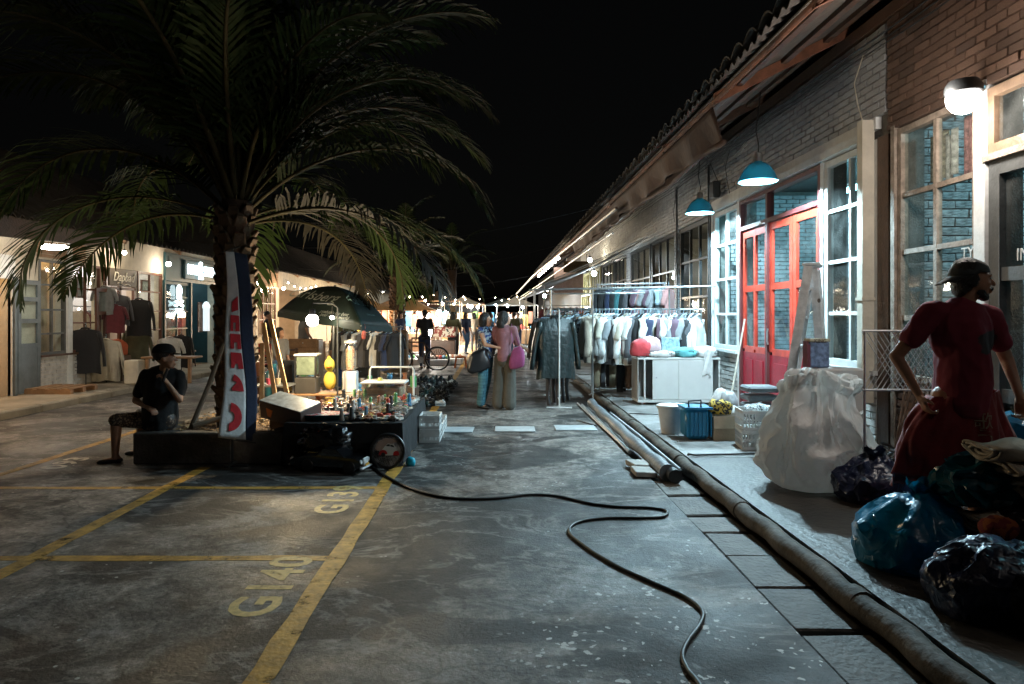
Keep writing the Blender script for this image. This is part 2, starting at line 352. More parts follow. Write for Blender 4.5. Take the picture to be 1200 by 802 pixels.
def struct(name, mb, m, parent=None, smooth=False):
    o = part(name, mb, m, parent, smooth=smooth)
    if parent is None: o['kind'] = 'structure'
    return o
def copy_tree(o, parent=None, **kw):
    c = o.copy(); C.objects.link(c); c.parent = parent
    for ch in o.children: copy_tree(ch, c)
    return c
def text(name, body, size, m, parent, loc, rot, ext=.004, align='CENTER', sx=1., spacing=1., shear=0., bold=0.):
    cu = bpy.data.curves.new(name, 'FONT'); cu.body = body; cu.size = size; cu.extrude = ext; cu.align_x = align; cu.align_y = 'CENTER'
    cu.space_character = spacing; cu.shear = shear; cu.offset = bold; cu.resolution_u = 3
    o = bpy.data.objects.new(name, cu); C.objects.link(o); cu.materials.append(m)
    bpy.context.view_layer.update()
    me = bpy.data.meshes.new_from_object(o.evaluated_get(bpy.context.evaluated_depsgraph_get())); me.name = name
    bpy.data.objects.remove(o); bpy.data.curves.remove(cu)
    o = bpy.data.objects.new(name, me); C.objects.link(o)
    if parent: o.parent = parent
    o.location = loc; o.rotation_euler = rot; o.scale = (sx, 1, 1); return o
def point(name, loc, power, col, rad=.05, parent=None, spot=None, blend=.4):
    d = bpy.data.lights.new(name, 'SPOT' if spot else 'POINT'); d.energy = power; d.color = col; d.shadow_soft_size = rad
    if spot: d.spot_size = R(spot); d.spot_blend = blend
    o = bpy.data.objects.new(name, d); C.objects.link(o); o.location = loc
    if parent: o.parent = parent
    return o
# ------------------------------------------------------------------ setting: ground
g = MB(); g.bb(-600, 600, -40, 900, -.30, -.154); struct('ground', g, M['pave_l'])
rd = MB(); rd.bb(-7.3, 1.48, -12, 160, -.15, 0); struct('road', rd, M['road'])
# parking bay markings, thin paint sheets 4 mm above the road
def mark(x0, x1, y0, y1, z=.0015, wob=.008):
    n = max(2, int(abs(y1-y0)/.25)) if abs(y1-y0) > abs(x1-x0) else max(2, int(abs(x1-x0)/.25)); b = MB()
    long_y = abs(y1-y0) > abs(x1-x0)
    def fn(u, v):
        j = rnd.uniform(-wob, wob)
        return (x0+(x1-x0)*v + j, y0+(y1-y0)*u, z) if long_y else (x0+(x1-x0)*u, y0+(y1-y0)*v + j, z)
    return b.grid(fn, n, 1, .003)
struct('bay_line', mark(-1.065, -.945, -2, 46), M['yellow'])
struct('bay_line', mark(-3.01, -2.90, -2, 6.95), M['yellow'])
struct('bay_line', mark(-4.86, -4.76, -2, 9.5), M['yellow'])
for yy, xl in ((.78,-4.7), (2.57, -4.7), (4.36, -4.75), (6.14, -4.75)):
    struct('bay_line', mark(-2.895, -1.07, yy-.045, yy+.045), M['yellow'])
    struct('bay_line', mark(xl, -3.015, yy-.04, yy+.04), M['yellow'])
def stencil(s, x, y, m, size=.36):
    o = text('bay_number', s, size, m, None, (x, y, .0016), (0,0,R(90)), 0, 'LEFT', 1.05, 1.08, 0, .009); o['kind'] = 'structure'
stencil('G140', -1.27, 3.5, M['yellow2']); stencil('G139', -1.30, 5.33, M['yellow2'])
stencil('093', -4.5, 6.9, M['white_road'], .34)
# joints across the road
for y in (8.3, 12.0, 16.5, 22):
    b = MB(); b.bb(-.93, 1.47, y, y+.012, .0003, .0008); struct('road_joint', b, M['rubber'])
# drain covers between road and kerb pipe (each lies loose in the gutter)
gut = MB(); gut.bb(1.48, 1.95, -6, 60, -.15, -.06); struct('gutter_bed', gut, M['slab'])
yy = 1.0
while yy < 6.3:
    L_ = rnd.uniform(.42, .62); b = MB(); gap = rnd.choice([.012, .015, .05])
    b.rbox((1.665+rnd.uniform(-.006,.006), yy+L_/2, -.035+rnd.uniform(-.008,.006)), (.345, L_-gap, .06), .01, (rnd.uniform(-.012,.012), rnd.uniform(-.02,.02), rnd.uniform(-.008,.008)))
    struct('drain_cover', b, M['slab']); yy += L_
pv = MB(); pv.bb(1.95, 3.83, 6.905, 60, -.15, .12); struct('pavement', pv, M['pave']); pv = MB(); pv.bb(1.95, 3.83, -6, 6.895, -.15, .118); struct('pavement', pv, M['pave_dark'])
pl = MB(); pl.bb(-8.62, -7.44, -6, 90, -.15, .12); struct('left_pavement', pl, M['pave_l'])
yy = 5.0
while yy < 60:                                                       # left kerb stones
    b = MB(); L_ = 1.0; b.rbox((-7.37, yy+L_/2, -.01), (.14, L_-.015, .26), .025); struct('kerb_stone', b, M['pave_l']); yy += L_

# kerb pipe in lengths with sleeves
pipe = thing('kerb_pipe', 'long cement smeared plastic pipe lying along the kerb edge', 'pipe', (1.885, 0, .06))
cuts = [-.5, 1.9, 3.55, 5.25, 7.0, 9.4, 12.5, 16.5]
for a, b_ in zip(cuts, cuts[1:]):
    p = MB(); n = 12
    p.tube([(1.885+.012*math.sin(i*1.3+a), a+(b_-a)*i/n, .062+.004*math.sin(i*2+a)) for i in range(n+1)], [.064+.004*rnd.random() for _ in range(n+1)], 14)
    part('pipe_length', p, M['kerbpipe'], pipe, smooth='auto')
    s = MB(); s.lathe([(.055,-.06),(.074,-.055),(.076,0),(.074,.055),(.055,.06)], 14, (1.885, b_, .062), (R(90),0,0)); part('sleeve', s, M['kerbpipe'], pipe, smooth='auto')

# ------------------------------------------------------------------ right building
XW = 3.8
bld = thing('brick_shop_row', 'long brick shop row with tall windows and a red door along the pavement', 'building', (4, 8, .12))
Z0, ZS, ZT, ZR = .12, 1.0, 3.3, 4.42
wall = MB()
OPEN = [(3.7,5.22), (5.36,6.42), (6.76,7.84), (7.92,10.54), (10.62,11.8), (12.0,14.0), (14.35,16.5), (16.65,19.0), (19.6,21.6), (21.8,24.0), (24.6,27.0), (27.2,30.0)]
sills = [1.0, .95, 1.0, .12, 1.0, .12, 1.0, 1.0, 1.0, 1.0, .12, .12]
wall.bb(XW+.03, XW+.24, -3, 60, ZT, ZR+.1)
pos = [-3.0]
for (a, b_), s in zip(OPEN, sills):
    wall.bb(XW+.03, XW+.24, pos[-1], a, -.14, ZT); pos.append(b_)
    if s > .2: wall.bb(XW+.03, XW+.24, a, b_, -.14, s)
wall.bb(XW+.03, XW+.24, 30, 60, -.14, ZT)
part('wall', wall, M['mortar'], bld)

# bricks laid as geometry; the largest in view are parts, the rest joined
BR = []
def courses(axis, c, u0, u1, z0, z1, m, face, holes=(), bl=.225, bh=.072, gap=.013, depth=.06):
    k = 0; z = z0
    while z + bh*.6 < z1:
        u = u0 - (bl/2 if k % 2 else 0)
        while u < u1:
            a, b_ = max(u, u0), min(u+bl-gap, u1)
            if b_-a > .03 and not any(h[0]-.001 < b_ and a < h[1]+.001 and h[2] < z+bh and z < h[3] for h in holes):
                p = rnd.uniform(-.004, .006); zz = min(z+bh-gap, z1)
                cen = (c+face*(depth/2-.03+p), (a+b_)/2, (z+zz)/2) if axis == 'x' else ((a+b_)/2, c+face*(depth/2-.03+p), (z+zz)/2)
                dim = (depth, b_-a, zz-z) if axis == 'x' else (b_-a, depth, zz-z)
                d = cen[1]; frame = cen[0]/max(d,.1)*800 + 580
                BR.append(((dim[1]*abs(cen[0])/d**2 if axis == 'x' else dim[0]/d) if 0 < frame < 1215 and d > 3.5 and abs(cen[2]-1.55)*800/d < 430 else 0, cen, dim, m))
            u += bl
        z += bh; k += 1
courses('x', XW, 3.0, 6.56, ZT+.02, ZR, 'brick', -1)
courses('x', XW, 6.6, 12.0, ZT+.22, ZR, 'gbrick', -1)
courses('x', XW, 12.0, 30, ZT+.02, ZR, 'pbrick', -1)
courses('x', XW, 5.36, 6.42, .2, .95, 'brick', -1)
courses('x', XW, 6.76, 7.84, .16, .98, 'pbrick', -1)
courses('x', XW, 10.62, 11.8, .16, .98, 'pbrick', -1)
courses('x', XW, 14.35, 24, .16, .98, 'gbrick', -1)
courses('x', XW, 14.02, 14.33, .16, ZT, 'gbrick', -1)
courses('x', XW, 19.02, 19.58, .16, ZT, 'gbrick', -1)
BR.sort(key=lambda t: -t[0])
unit = []
for k in range(8):
    b = MB(); b.rbox((0,0,0), (1,1,1), .04); j = random.Random(k)
    b = MB(); b.box((0,0,0), (1,1,1)); b.v = [(x+j.uniform(-.03,.03), y+j.uniform(-.02,.02), z+j.uniform(-.06,.06)) for x, y, z in b.v]
    unit.append(b.mesh('brick'))
UB = [[tuple(v.co) for v in u.vertices] for u in unit]; UF = [[tuple(p.vertices) for p in u.polygons] for u in unit]
for k, (w_, cen, dim, m) in enumerate(BR[:296]):
    o = put('brick', unit[k % 8], M[m], bld, Vector(cen)-Vector(bld.location)); o.scale = dim
for m in ('brick', 'gbrick', 'pbrick'):
    b = MB()
    for k, (w_, cen, dim, mm) in enumerate(BR[296:]):
        if mm == m: b.add([(v[0]*dim[0]+cen[0], v[1]*dim[1]+cen[1], v[2]*dim[2]+cen[2]) for v in UB[k % 8]], UF[k % 8])
    o = part('brickwork', b, M[m], bld, fix=False); o['kind'] = 'stuff'
BR.clear()

def window(parent, x, y0, y1, z0, z1, cols, rows, fm, gm=None, fw=.06, mw=.032, depth=.07, face=-1, curtain=None, back=None):
    "frame with muntins, every pane its own sub-part; rows: list of heights of the horizontal bars"
    yc = (y0+y1)/2; w = put('window', None, parent=parent) if False else None
    f = MB(); xf = x+face*.0
    f.bb(xf-depth/2, xf+depth/2, y0, y0+fw, z0, z1); f.bb(xf-depth/2, xf+depth/2, y1-fw, y1, z0, z1)
    f.bb(xf-depth/2, xf+depth/2, y0+fw, y1-fw, z0, z0+fw); f.bb(xf-depth/2, xf+depth/2, y0+fw, y1-fw, z1-fw, z1)
    ys = [y0+fw] + [y0+fw+(y1-y0-2*fw)*k/cols for k in range(1, cols)] + [y1-fw]
    zs = [z0+fw] + list(rows) + [z1-fw]
    for k in ys[1:-1]: f.bb(xf-depth*.36, xf+depth*.36, k-mw/2, k+mw/2, z0+fw, z1-fw)
    for q in zs[1:-1]:
        for a, b_ in zip(ys, ys[1:]):
            f.bb(xf-depth*.33, xf+depth*.33, a+(mw/2 if a != ys[0] else 0), b_-(mw/2 if b_ != ys[-1] else 0), q-mw/2, q+mw/2)
    wo = part('window', f, fm, parent, smooth=False)
    for a, b_ in zip(ys, ys[1:]):
        for c, d in zip(zs, zs[1:]):
            p = MB(); p.bb(xf-.003, xf+.003, a+.012, b_-.012, c+.012, d-.012); part('pane', p, gm or M['glass'], wo)
    return wo
def even(z0, z1, n): return [z0+(z1-z0)*k/n for k in range(1, n)]
XF = XW+.02
window(bld, XF, 5.36, 6.42, .95, 3.3, 2, [1.53, 2.14, 2.67], M['oldwood'], fw=.055, mw=.045)
window(bld, XF, 6.76, 7.84, 1.0, 3.3, 2, even(1.0, 3.3, 4), M['white_paint'], fw=.07, mw=.04)
window(bld, XF, 10.62, 11.8, 1.0, 3.3, 2, even(1.0, 3.3, 4), M['white_paint'], fw=.07, mw=.04)
window(bld, XF, 12.02, 13.98, .14, 3.3, 3, [1.1, 1.9, 2.6], M['blackframe'], fw=.08, mw=.04)
for a, b_ in ((14.35,16.5), (16.65,19.0)): window(bld, XF, a, b_, 1.0, 3.3, 3, [1.8, 2.5], M['blackframe'], fw=.07, mw=.04)
for a, b_ in ((19.6,21.6), (21.8,24.0)): window(bld, XF, a, b_, 1.0, 3.3, 3, [1.8, 2.6], M['blackframe'], fw=.07, mw=.04)
for a, b_ in ((24.6,27.0), (27.2,30.0)): window(bld, XF, a, b_, .14, 3.3, 4, [1.2, 2.4], M['yellowpaint'], fw=.1, mw=.06)
# nearest bay: orange wood transom above, dark door leaf below
window(bld, XF-.02, 3.7, 5.22, 2.78, 3.28, 1, [], M['orangewood'], fw=.07)
window(bld, XF, 3.7, 5.22, .14, 2.72, 2, [.95, 1.86], M['greydoor'], gm=M['glass'], fw=.11, mw=.10, depth=.09)
b = MB(); b.bb(XF-.08, XF+.04, 3.6, 5.25, 2.725, 2.775); part('door_lintel', b, M['oldwood'], bld)
text('window_lettering', 'BLMI', .13, M['white_paint'], bld, Vector((XF-.006, 4.86, 1.99))-Vector(bld.location), (R(90),0,R(90)), .002)
text('window_lettering', 'TY', .12, M['white_paint'], bld, Vector((XF-.04, 5.46, 2.05))-Vector(bld.location), (R(90),0,R(-90)), .002)
# posts, lintel shelf, downpipe
b = MB(); b.bb(XW-.05, XW+.1, 5.23, 5.35, .12, 3.36); part('post', b, M['white_paint'], bld)
b = MB(); b.bb(XW-.04, XW+.1, 6.43, 6.49, .12, 3.34); part('post', b, M['oldwood'], bld)
b = MB(); b.bb(XW-.02, XW+.1, 6.56, 6.75, .12, 3.30); part('pilaster', b, M['darkwood'], bld)
b = MB(); b.bb(XW-.14, XW-.02, 6.80, 6.90, .68, 3.5); b.bb(XW-.15, XW-.01, 6.79, 6.91, 1.7, 1.73); part('downpipe', b, M['cream'], bld)
b = MB(); b.bb(XW-.09, XW+.03, 6.92, 11.9, 3.32, 3.40); b.bb(XW-.03, XW+.029, 6.76, 11.9, 3.40, 3.52); part('lintel_shelf', b, M['white_paint'], bld)
for y in (7.88, 10.58, 11.87): b = MB(); b.bb(XW-.03, XW+.08, y-.035, y+.035, .12, 3.32); part('post', b, M['white_paint'], bld)
for a, b_ in ((6.76,7.84),(10.62,11.8)):
    s = MB(); s.bb(XW-.07, XW+.04, a-.02, b_+.02, .955, .998); part('sill', s, M['white_paint'], bld)
# red door: frame with transom, three leaves
fr = MB()
for y in (7.95, 9.49, 10.51): fr.bb(XF-.05, XF+.05, y-.03, y+.03, .12, 3.3)
fr.bb(XF-.05, XF+.05, 7.98, 9.46, 2.84, 2.90); fr.bb(XF-.05, XF+.05, 9.52, 10.48, 2.84, 2.90)
fr.bb(XF-.05, XF+.05, 7.98, 9.46, 3.25, 3.30); fr.bb(XF-.05, XF+.05, 9.52, 10.48, 3.25, 3.30)
do = part('red_door_frame', fr, M['maroon'], bld)
for a, b_ in ((7.98,9.46),(9.52,10.48)):
    p = MB(); p.bb(XF-.003, XF+.003, a, b_, 2.9, 3.25); part('pane', p, M['glass'], do)
def leaf(y0, y1, z0, z1, cols, zs, m1, m2, x=XF, ang=0):
    f = MB(); st = .085; f.bb(x-.02, x+.02, y0, y0+st, zs[0], z1); f.bb(x-.02, x+.02, y1-st, y1, zs[0], z1)
    ys = [y0+st+(y1-y0-2*st)*k/cols for k in range(cols+1)]
    for k in ys[1:-1]: f.bb(x-.02, x+.02, k-.035, k+.035, zs[0], z1)
    for q in list(zs)+[z1]:
        for a, b_ in zip(ys, ys[1:]): f.bb(x-.018, x+.018, a+(.035 if a != ys[0] else 0), b_-(.035 if b_ != ys[-1] else 0), q-.1 if q == z1 else q-.045, q if q == z1 else q+.045)
    o = part('door_leaf', f, m1, bld)
    lo = MB(); lo.bb(x-.016, x+.016, y0, y1, z0, zs[0]-.046); 
    for a, b_ in zip(ys, ys[1:]): lo.bb(x-.03, x-.016, a+.06, b_-.06, z0+.15, zs[0]-.15)
    part('lower_panel', lo, m2, o)
    zz = list(zs)+[z1-.1]
    for a, b_ in zip(ys, ys[1:]):
        for c, d in zip(zz, zz[1:]): p = MB(); p.bb(x-.003, x+.003, a+.02, b_-.02, c+.03, d-.02); part('pane', p, M['glass'], o)
    return o
leaf(7.99, 8.70, .14, 2.83, 1, [1.05, 1.95], M['redpaint'], M['crimson'])
leaf(8.72, 9.45, .14, 2.83, 1, [1.05, 1.95], M['redpaint'], M['crimson'])
leaf(9.53, 10.47, .14, 2.82, 2, [1.05, 1.95], M['redpaint'], M['crimson'])
h = MB(); h.tube([(XF-.06,9.40,1.15),(XF-.07,9.40,1.2),(XF-.07,9.40,1.32),(XF-.06,9.40,1.37)], .012, 6); part('door_handle', h, M['metal'], bld)
# roof: corrugated sheets dipping towards the street, rafters, purlins, fascia
PIT = .50; XE, ZE = 2.34, 3.90          # eave line
def roofz(x): return ZE + (x-XE)*PIT
y = -2.0; k = 0
while y < 44:
    b = MB(); w = 1.02; o_ = rnd.uniform(-.02,.02); nn = 48
    def fn(u, v, y=y, o_=o_):
        x = XE+o_-.02+(6.5-XE)*v; yy = y+w*u
        return (x, yy, roofz(x)+.10+.026*math.sin(yy*2*math.pi/.17)+(.012 if k % 2 else 0))
    b.grid(fn, nn if y < 22 else 24, 2, .008); part('roof_sheet', b, M['tile'], bld, smooth='auto'); y += 1.0; k += 1
# cap tiles standing up along the eave edge
y = 2.6
while y < 40:
    c = MB(); c.grid(lambda u, v: (XE-.06+.16*v+.01*math.sin(y*9), y+.30*u, roofz(XE)+.125+.075*math.sin(math.pi*u)+.05*v), 6, 1, .015)
    part('eave_tile', c, M['tile'], bld, smooth='auto'); y += .335
sof = MB(); sof.grid(lambda u, v: (XE+.10+(XW+1.0-XE)*v, -2+45*u, roofz(XE+.10+(XW+1.0-XE)*v)+.035), 40, 2, .012); part('soffit_board', sof, M['soffit'], bld)
for y in [y0 for y0 in (1.8, 3.9, 5.05, 7.35, 9.6, 12.0, 14.2, 16.5, 19, 21.5, 24, 27, 30)]:
    r_ = MB(); d = .09
    r_.add([(XE+.02, y-.03, roofz(XE+.02)-d), (XW+.9, y-.03, roofz(XW+.9)-d), (XW+.9, y-.03, roofz(XW+.9)+.03), (XE+.02, y-.03, roofz(XE+.02)+.03),
            (XE+.02, y+.03, roofz(XE+.02)-d), (XW+.9, y+.03, roofz(XW+.9)-d), (XW+.9, y+.03, roofz(XW+.9)+.03), (XE+.02, y+.03, roofz(XE+.02)+.03)],
           [(0,1,2,3),(4,7,6,5),(0,4,5,1),(3,2,6,7),(0,3,7,4),(1,5,6,2)])
    part('rafter', r_, M['rust'] if y < 8 else M['darkwood'], bld)
for x in (2.62, 3.1, 3.55):
    p = MB(); p.bb(x-.03, x+.03, -2, 43, roofz(x)-.03, roofz(x)+.03); part('purlin', p, M['darkwood'], bld)
gu = MB(); gu.tube([(XE+.04, -2, ZE-.03), (XE+.04, 43, ZE-.03)], .028, 8); part('eave_rail', gu, M['rust'], bld, smooth='auto')
pl = MB(); pl.bb(XW-.05, XW+.02, -2, 43, ZR-.02, ZR+.10); part('wall_plate', pl, M['darkwood'], bld)
# brown canvas flap hanging under the eave, rolled at its lower edge
fl = MB(); fl.grid(lambda u, v: (XE+.07+.05*math.sin(u*70)*v+.10*v, 7.55+14*u, ZE-.04-(.36+.05*math.sin(u*26))*v), 90, 6, .004)
fo = part('canvas_flap', fl, M['tarp_brown'], bld, smooth=True)
rl = MB(); rl.tube([(XE+.19+.012*math.sin(i*1.7), 7.55+14*i/50, ZE-.43+.03*math.sin(i*.52)) for i in range(51)], [.032+.006*math.sin(i*2.1) for i in range(51)], 8); part('rolled_hem', rl, M['tarp_brown'], fo, smooth=True)
# wires and conduit along the top of the wall
for k, (z, xo, rr) in enumerate(((4.30,.05,.009),(4.24,.045,.006),(4.18,.05,.007))):
    w_ = MB(); w_.tube([(XW-xo, 3+i*.7, z+.012*math.sin(i*2.1+k)-.02*math.sin(i*.5)) for i in range(42)], rr, 5, False); part('wall_cable', w_, M['rubber'], bld, smooth=True)
for y, sag in ((6.95,1), (10.9,1), (14.2,-1)):
    w_ = MB(); w_.tube([(XW-.05, y, 4.2), (XW-.08, y+.12*sag, 3.95), (XW-.07, y+.06, 3.7), (XW-.06, y-.02*sag, 3.5)], .006, 5, False); part('loose_wire', w_, M['cream'] if y < 7 else M['rubber'], bld, smooth=True)
for y in (12.0, 14.1): b = MB(); b.bb(XW-.06, XW-.035, y-.02, y+.02, .12, 4.2); part('conduit', b, M['blackframe'], bld)
# pendant arm bracket boxes
b = MB(); b.rbox((XW-.1, 11.5, 3.66), (.12,.24,.28), .02); part('junction_box', b, M['blackframe'], bld)

# interior: floors, cross walls of brick, back wall, ceiling
ib = MB(); ib.bb(XW+.24, 8.6, -2, 44, .0, .10); struct('shop_floor', ib, M['pave'])
ib = MB(); ib.bb(8.6, 8.8, -2, 44, .0, 4.6); struct('back_wall', ib, M['tbrick'])
ib = MB(); ib.bb(XW+.24, 8.6, -2, 44, 3.72, 3.8); struct('shop_ceiling', ib, M['greydoor'])
for y, m in ((6.62, 'tbrick'), (12.02-.12, 'gbrick'), (19.2, 'cream'), (24.3, 'cream'), (30.2,'cream')):
    ib = MB(); ib.bb(XW+.25, 8.59, y+.02, y+.16, .10, 3.71); pw = struct('partition_wall', ib, M['mortar'] if y < 13 else M[m])
    if y > 13: continue
    BR.clear(); courses('y', y, XW+.26, 7.2, .12, 3.66, m, -1, bl=.26 if y < 7 else .225, bh=.085 if y < 7 else .072)
    BR.sort(key=lambda t: -t[0]); top = 290 if y < 7 else 0
    for k, (w_, cen, dim, mm) in enumerate(BR[:top]): o = put('brick', unit[k % 8], M[mm], pw, cen); o.scale = dim
    b = MB()
    for k, (w_, cen, dim, mm) in enumerate(BR[top:]): b.add([(v[0]*dim[0]+cen[0], v[1]*dim[1]+cen[1], v[2]*dim[2]+cen[2]) for v in UB[k % 8]], UF[k % 8])
    o = part('brickwork', b, M[m], pw, fix=False); o['kind'] = 'stuff'
# ------------------------------------------------------------------ lamps on the right building
COOL = (.56,.86,1.0)
def pendant(x, y, z, label, top, power):
    t = thing('pendant_lamp', label, 'pendant lamp', (x, y, z), group='enamel pendant lamps over the pavement')
    sh = MB(); pr = [(.045,.25),(.05,.225),(.09,.212),(.13,.18),(.165,.135),(.195,.08),(.213,.035),(.228,.0),(.224,-.004),(.209,.035),(.190,.08),(.16,.133),(.125,.176),(.06,.206)]
    sh.lathe([(max(r,.001),zz) for r,zz in pr], 28, (x,y,z)); part('shade', sh, M['enamel'], t, smooth='auto')
    cp = MB(); cp.lathe([(.02,.34),(.045,.33),(.05,.25),(.055,.235)], 12, (x,y,z)); part('lamp_cap', cp, M['metal'], t, smooth='auto')
    bu = MB(); bu.lathe([(.001,.10),(.05,.102),(.05,.13),(.03,.19),(.001,.20)], 12, (x,y,z)); part('bulb', bu, M['bulb_cool'], t, smooth='auto')
    co = MB(); co.tube([(x,y,z+.34),(x+.01,y,z+.42),(x-.02,y+.01,z+.6),(x+.03*1,y,top)], .007, 6); part('cord', co, M['rubber'], t, smooth=True)
    point('pendant_light', (0,0,.10), power, COOL, .05, t); bu2 = None
    return t
M['bulb_cool'] = emis('cool_bulb', (.8,.96,1.), 60); M['bulb_warm'] = emis('warm_bulb', (1.,.78,.5), 60); M['bulb_neutral'] = emis('neutral_bulb', (1.,.93,.82), 60)
pendant(3.12, 8.1, 3.14, 'nearer enamel pendant lamp hanging in front of the red door', 4.2, 1700)
pendant(3.3, 11.0, 3.20, 'farther enamel pendant lamp hanging beside the wall junction box', 4.3, 1500)
ar = MB(); ar.tube([(3.3,11.0,4.3),(3.5,11.2,4.12),(3.74,11.45,3.8)], .007, 5); part('hanging_wire', ar, M['rubber'], bld, smooth=True)
t = thing('globe_wall_lamp', 'round white globe lamp bracketed to the post above the man', 'wall lamp', (3.5,5.1,3.19))
b = MB(); b.ball((3.5,5.1,3.17), .115, 20, 14); part('globe', b, emis('white_globe', (1.,.97,.93), 14), t, smooth=True)
b = MB(); b.lathe([(.02,.14),(.10,.13),(.125,.09),(.125,.04),(.11,.035)], 20, (3.5,5.1,3.17)); b.tube([(3.5,5.1,3.30),(3.62,5.16,3.33),(3.745,5.25,3.30)], .03, 8); part('bracket', b, M['blackframe'], t, smooth='auto')
point('globe_light', (-.02,-.02,-.16), 60, (1.,.9,.8), .1, t)
point('globe_light', (-.17,.0,.0), 32, (1.,.9,.8), .1, t)
# shop interior lamps
def room_lamp(x, y, z, power, col, mk, label):
    t = thing('ceiling_lamp', label, 'ceiling lamp', (x,y,z)); b = MB(); b.rbox((x,y,z), (.12,1.1,.05), .01); part('tube', b, mk, t)
    b = MB(); b.bb(x-.05,x+.05,y-.5,y+.5,z+.026,z+.08); part('housing', b, M['plasticw'], t)
    d = bpy.data.lights.new('room_light','POINT'); d.energy = power; d.color = col; d.shadow_soft_size = .15; o = bpy.data.objects.new('room_light', d); C.objects.link(o); o.location=(0,0,-.15); o.parent=t
M['tube_teal'] = emis('teal_tube', (.5,.9,1.), 8)
room_lamp(5.6, 5.2, 3.4, 120, (.36,.82,1.), M['tube_teal'], 'tube lamp inside the shop behind the man')
room_lamp(5.2, 10.2, 3.4, 90, (.28,.80,1.), M['tube_teal'], 'tube lamp inside the shop behind the red door')
room_lamp(5.6, 16, 3.4, 34, (1,.75,.5), M['bulb_warm'], 'tube lamp inside the dark framed shop')
room_lamp(5.6, 22, 3.4, 30, (1,.85,.6), M['bulb_warm'], 'tube lamp inside the curtained shop')
room_lamp(5.6, 27, 3.4, 60, (1,.85,.45), M['bulb_warm'], 'tube lamp inside the pale yellow shop')

# printed cloths hung inside the tall old window
for k, (x, y, z, w_, h_) in enumerate(((4.02,6.2,2.98,.30,.42),(3.98,6.02,2.96,.26,.40),(4.06,5.85,3.02,.24,.50),(4.00,5.70,3.10,.14,.50))):
    b = MB(); b.grid(lambda u, v: (x+.05*u+.02*math.sin(u*17+k), y-w_/2+w_*u, z+h_/2-h_*v+.02*math.sin(u*8+k)), 16, 8, .004)
    solo('printed_cloth', b, mat('floral_cloth_%d' % k, [(.45,.38,.28),(.5,.45,.40),(.5,.22,.20),(.42,.38,.33)][k], .8, vary=.75, scale=22), ['beige floral cloth hung inside the old window, farthest up the street','pale floral cloth second in the window row','red flecked cloth in the middle of the window row','narrow dark edged cloth nearest the globe lamp'][k], 'cloth', loc=(x,y,z), smooth=True)
# ------------------------------------------------------------------ left shop row
XL = -8.6
WARM = (1., .68, .36)
M['curtain'] = mat('tan_curtain', (.50,.38,.24), .85, vary=.25, scale=3, bump=.4, bscale=9)
M['warmwall'] = mat('warm_plaster_inside', (.58,.48,.36), .8, vary=.25, scale=2)
M['lilacwall'] = mat('pale_plaster_inside', (.62,.60,.60), .8, vary=.15, scale=2)
M['brownframe'] = mat('brown_frame_paint', (.12,.045,.025), .45, vary=.3)
M['wood'] = mat('light_brown_wood', (.36,.20,.10), .55, vary=.35, scale=8, bump=.2)
M['redplastic'] = mat('red_plastic', (.45,.02,.03), .4, vary=.2)
left = thing('left_shop_row', 'low shop row with cream walls, many paned windows and shaded eave', 'building', (XL, 14, .12))
LO = [(10.2,12.12,.12), (12.86,13.66,.80), (13.82,14.88,.80), (14.98,16.3,.12), (16.42,17.62,.75), (17.75,19.2,.8), (19.25,20.9,.12), (22.6,24.6,.12), (24.8,26.8,.8), (27.2,30,.12)]
w = MB(); w.bb(XL-.2, XL, 4, 60, 2.62, 3.45); p0 = 4
for a, b_, s in LO:
    w.bb(XL-.2, XL, p0, a, -.14, 2.62); p0 = b_
    if s > .2: w.bb(XL-.2, XL, a, b_, -.14, s-.04)
w.bb(XL-.2, XL, 30, 60, -.14, 2.62); part('wall', w, M['cream'], left)
lb = MB()
BR.clear(); courses('x', XL, 12.9, 14.9, .14, .76, 'pbrick', 1); courses('x', XL, 16.42, 19.2, .14, .72, 'pbrick', 1)
for y0, y1, m in ((12.9,19.2,'pbrick'),):
    for k, (w_, cen, dim, mm) in enumerate(BR): lb.add([(v[0]*dim[0]+cen[0], v[1]*dim[1]+cen[1], v[2]*dim[2]+cen[2]) for v in UB[k % 8]], UF[k % 8])
o = part('brickwork', lb, M['pbrick'], left, fix=False); o['kind'] = 'stuff'
BR.clear(); courses('x', XL, 12.8, 14.3, 2.66, 3.4, 'gbrick', 1); courses('x', XL, 21, 27, 2.66, 3.4, 'gbrick', 1); lb = MB()
for k, (w_, cen, dim, mm) in enumerate(BR): lb.add([(v[0]*dim[0]+cen[0], v[1]*dim[1]+cen[1], v[2]*dim[2]+cen[2]) for v in UB[k % 8]], UF[k % 8])
o = part('brickwork', lb, mat('tan_brick', (.42,.27,.17), .8, vary=.3, bump=.4), left, fix=False); o['kind'] = 'stuff'
def lwin(y0, y1, z0, z1, c, rows, m, **k): return window(left, XL-.02, y0, y1, z0, z1, c, rows, m, **k)
lwin(12.86, 13.66, .80, 2.62, 2, [1.20, 1.66, 2.14], M['greydoor'], fw=.05, mw=.035)
lwin(13.82, 14.88, .80, 2.62, 2, [1.4, 2.1], M['brownframe'], fw=.05, mw=.035)
lwin(16.42, 17.62, .75, 2.62, 2, [1.2, 1.66, 2.14], M['brownframe'], fw=.055, mw=.035)
lwin(17.75, 19.2, .80, 2.45, 2, [1.2, 1.66, 2.05], M['darkteal'], fw=.07, mw=.04)
lwin(22.6, 24.6, .14, 2.62, 4, [1.0, 1.7], M['white_paint'], fw=.06, mw=.04)
lwin(24.8, 26.8, .8, 2.62, 4, [1.4, 2.0], M['brownframe'], fw=.06, mw=.04)
b = MB(); b.bb(XL-.08, XL+.06, 13.67, 13.81, .12, 3.0); part('post', b, M['white_paint'], left)
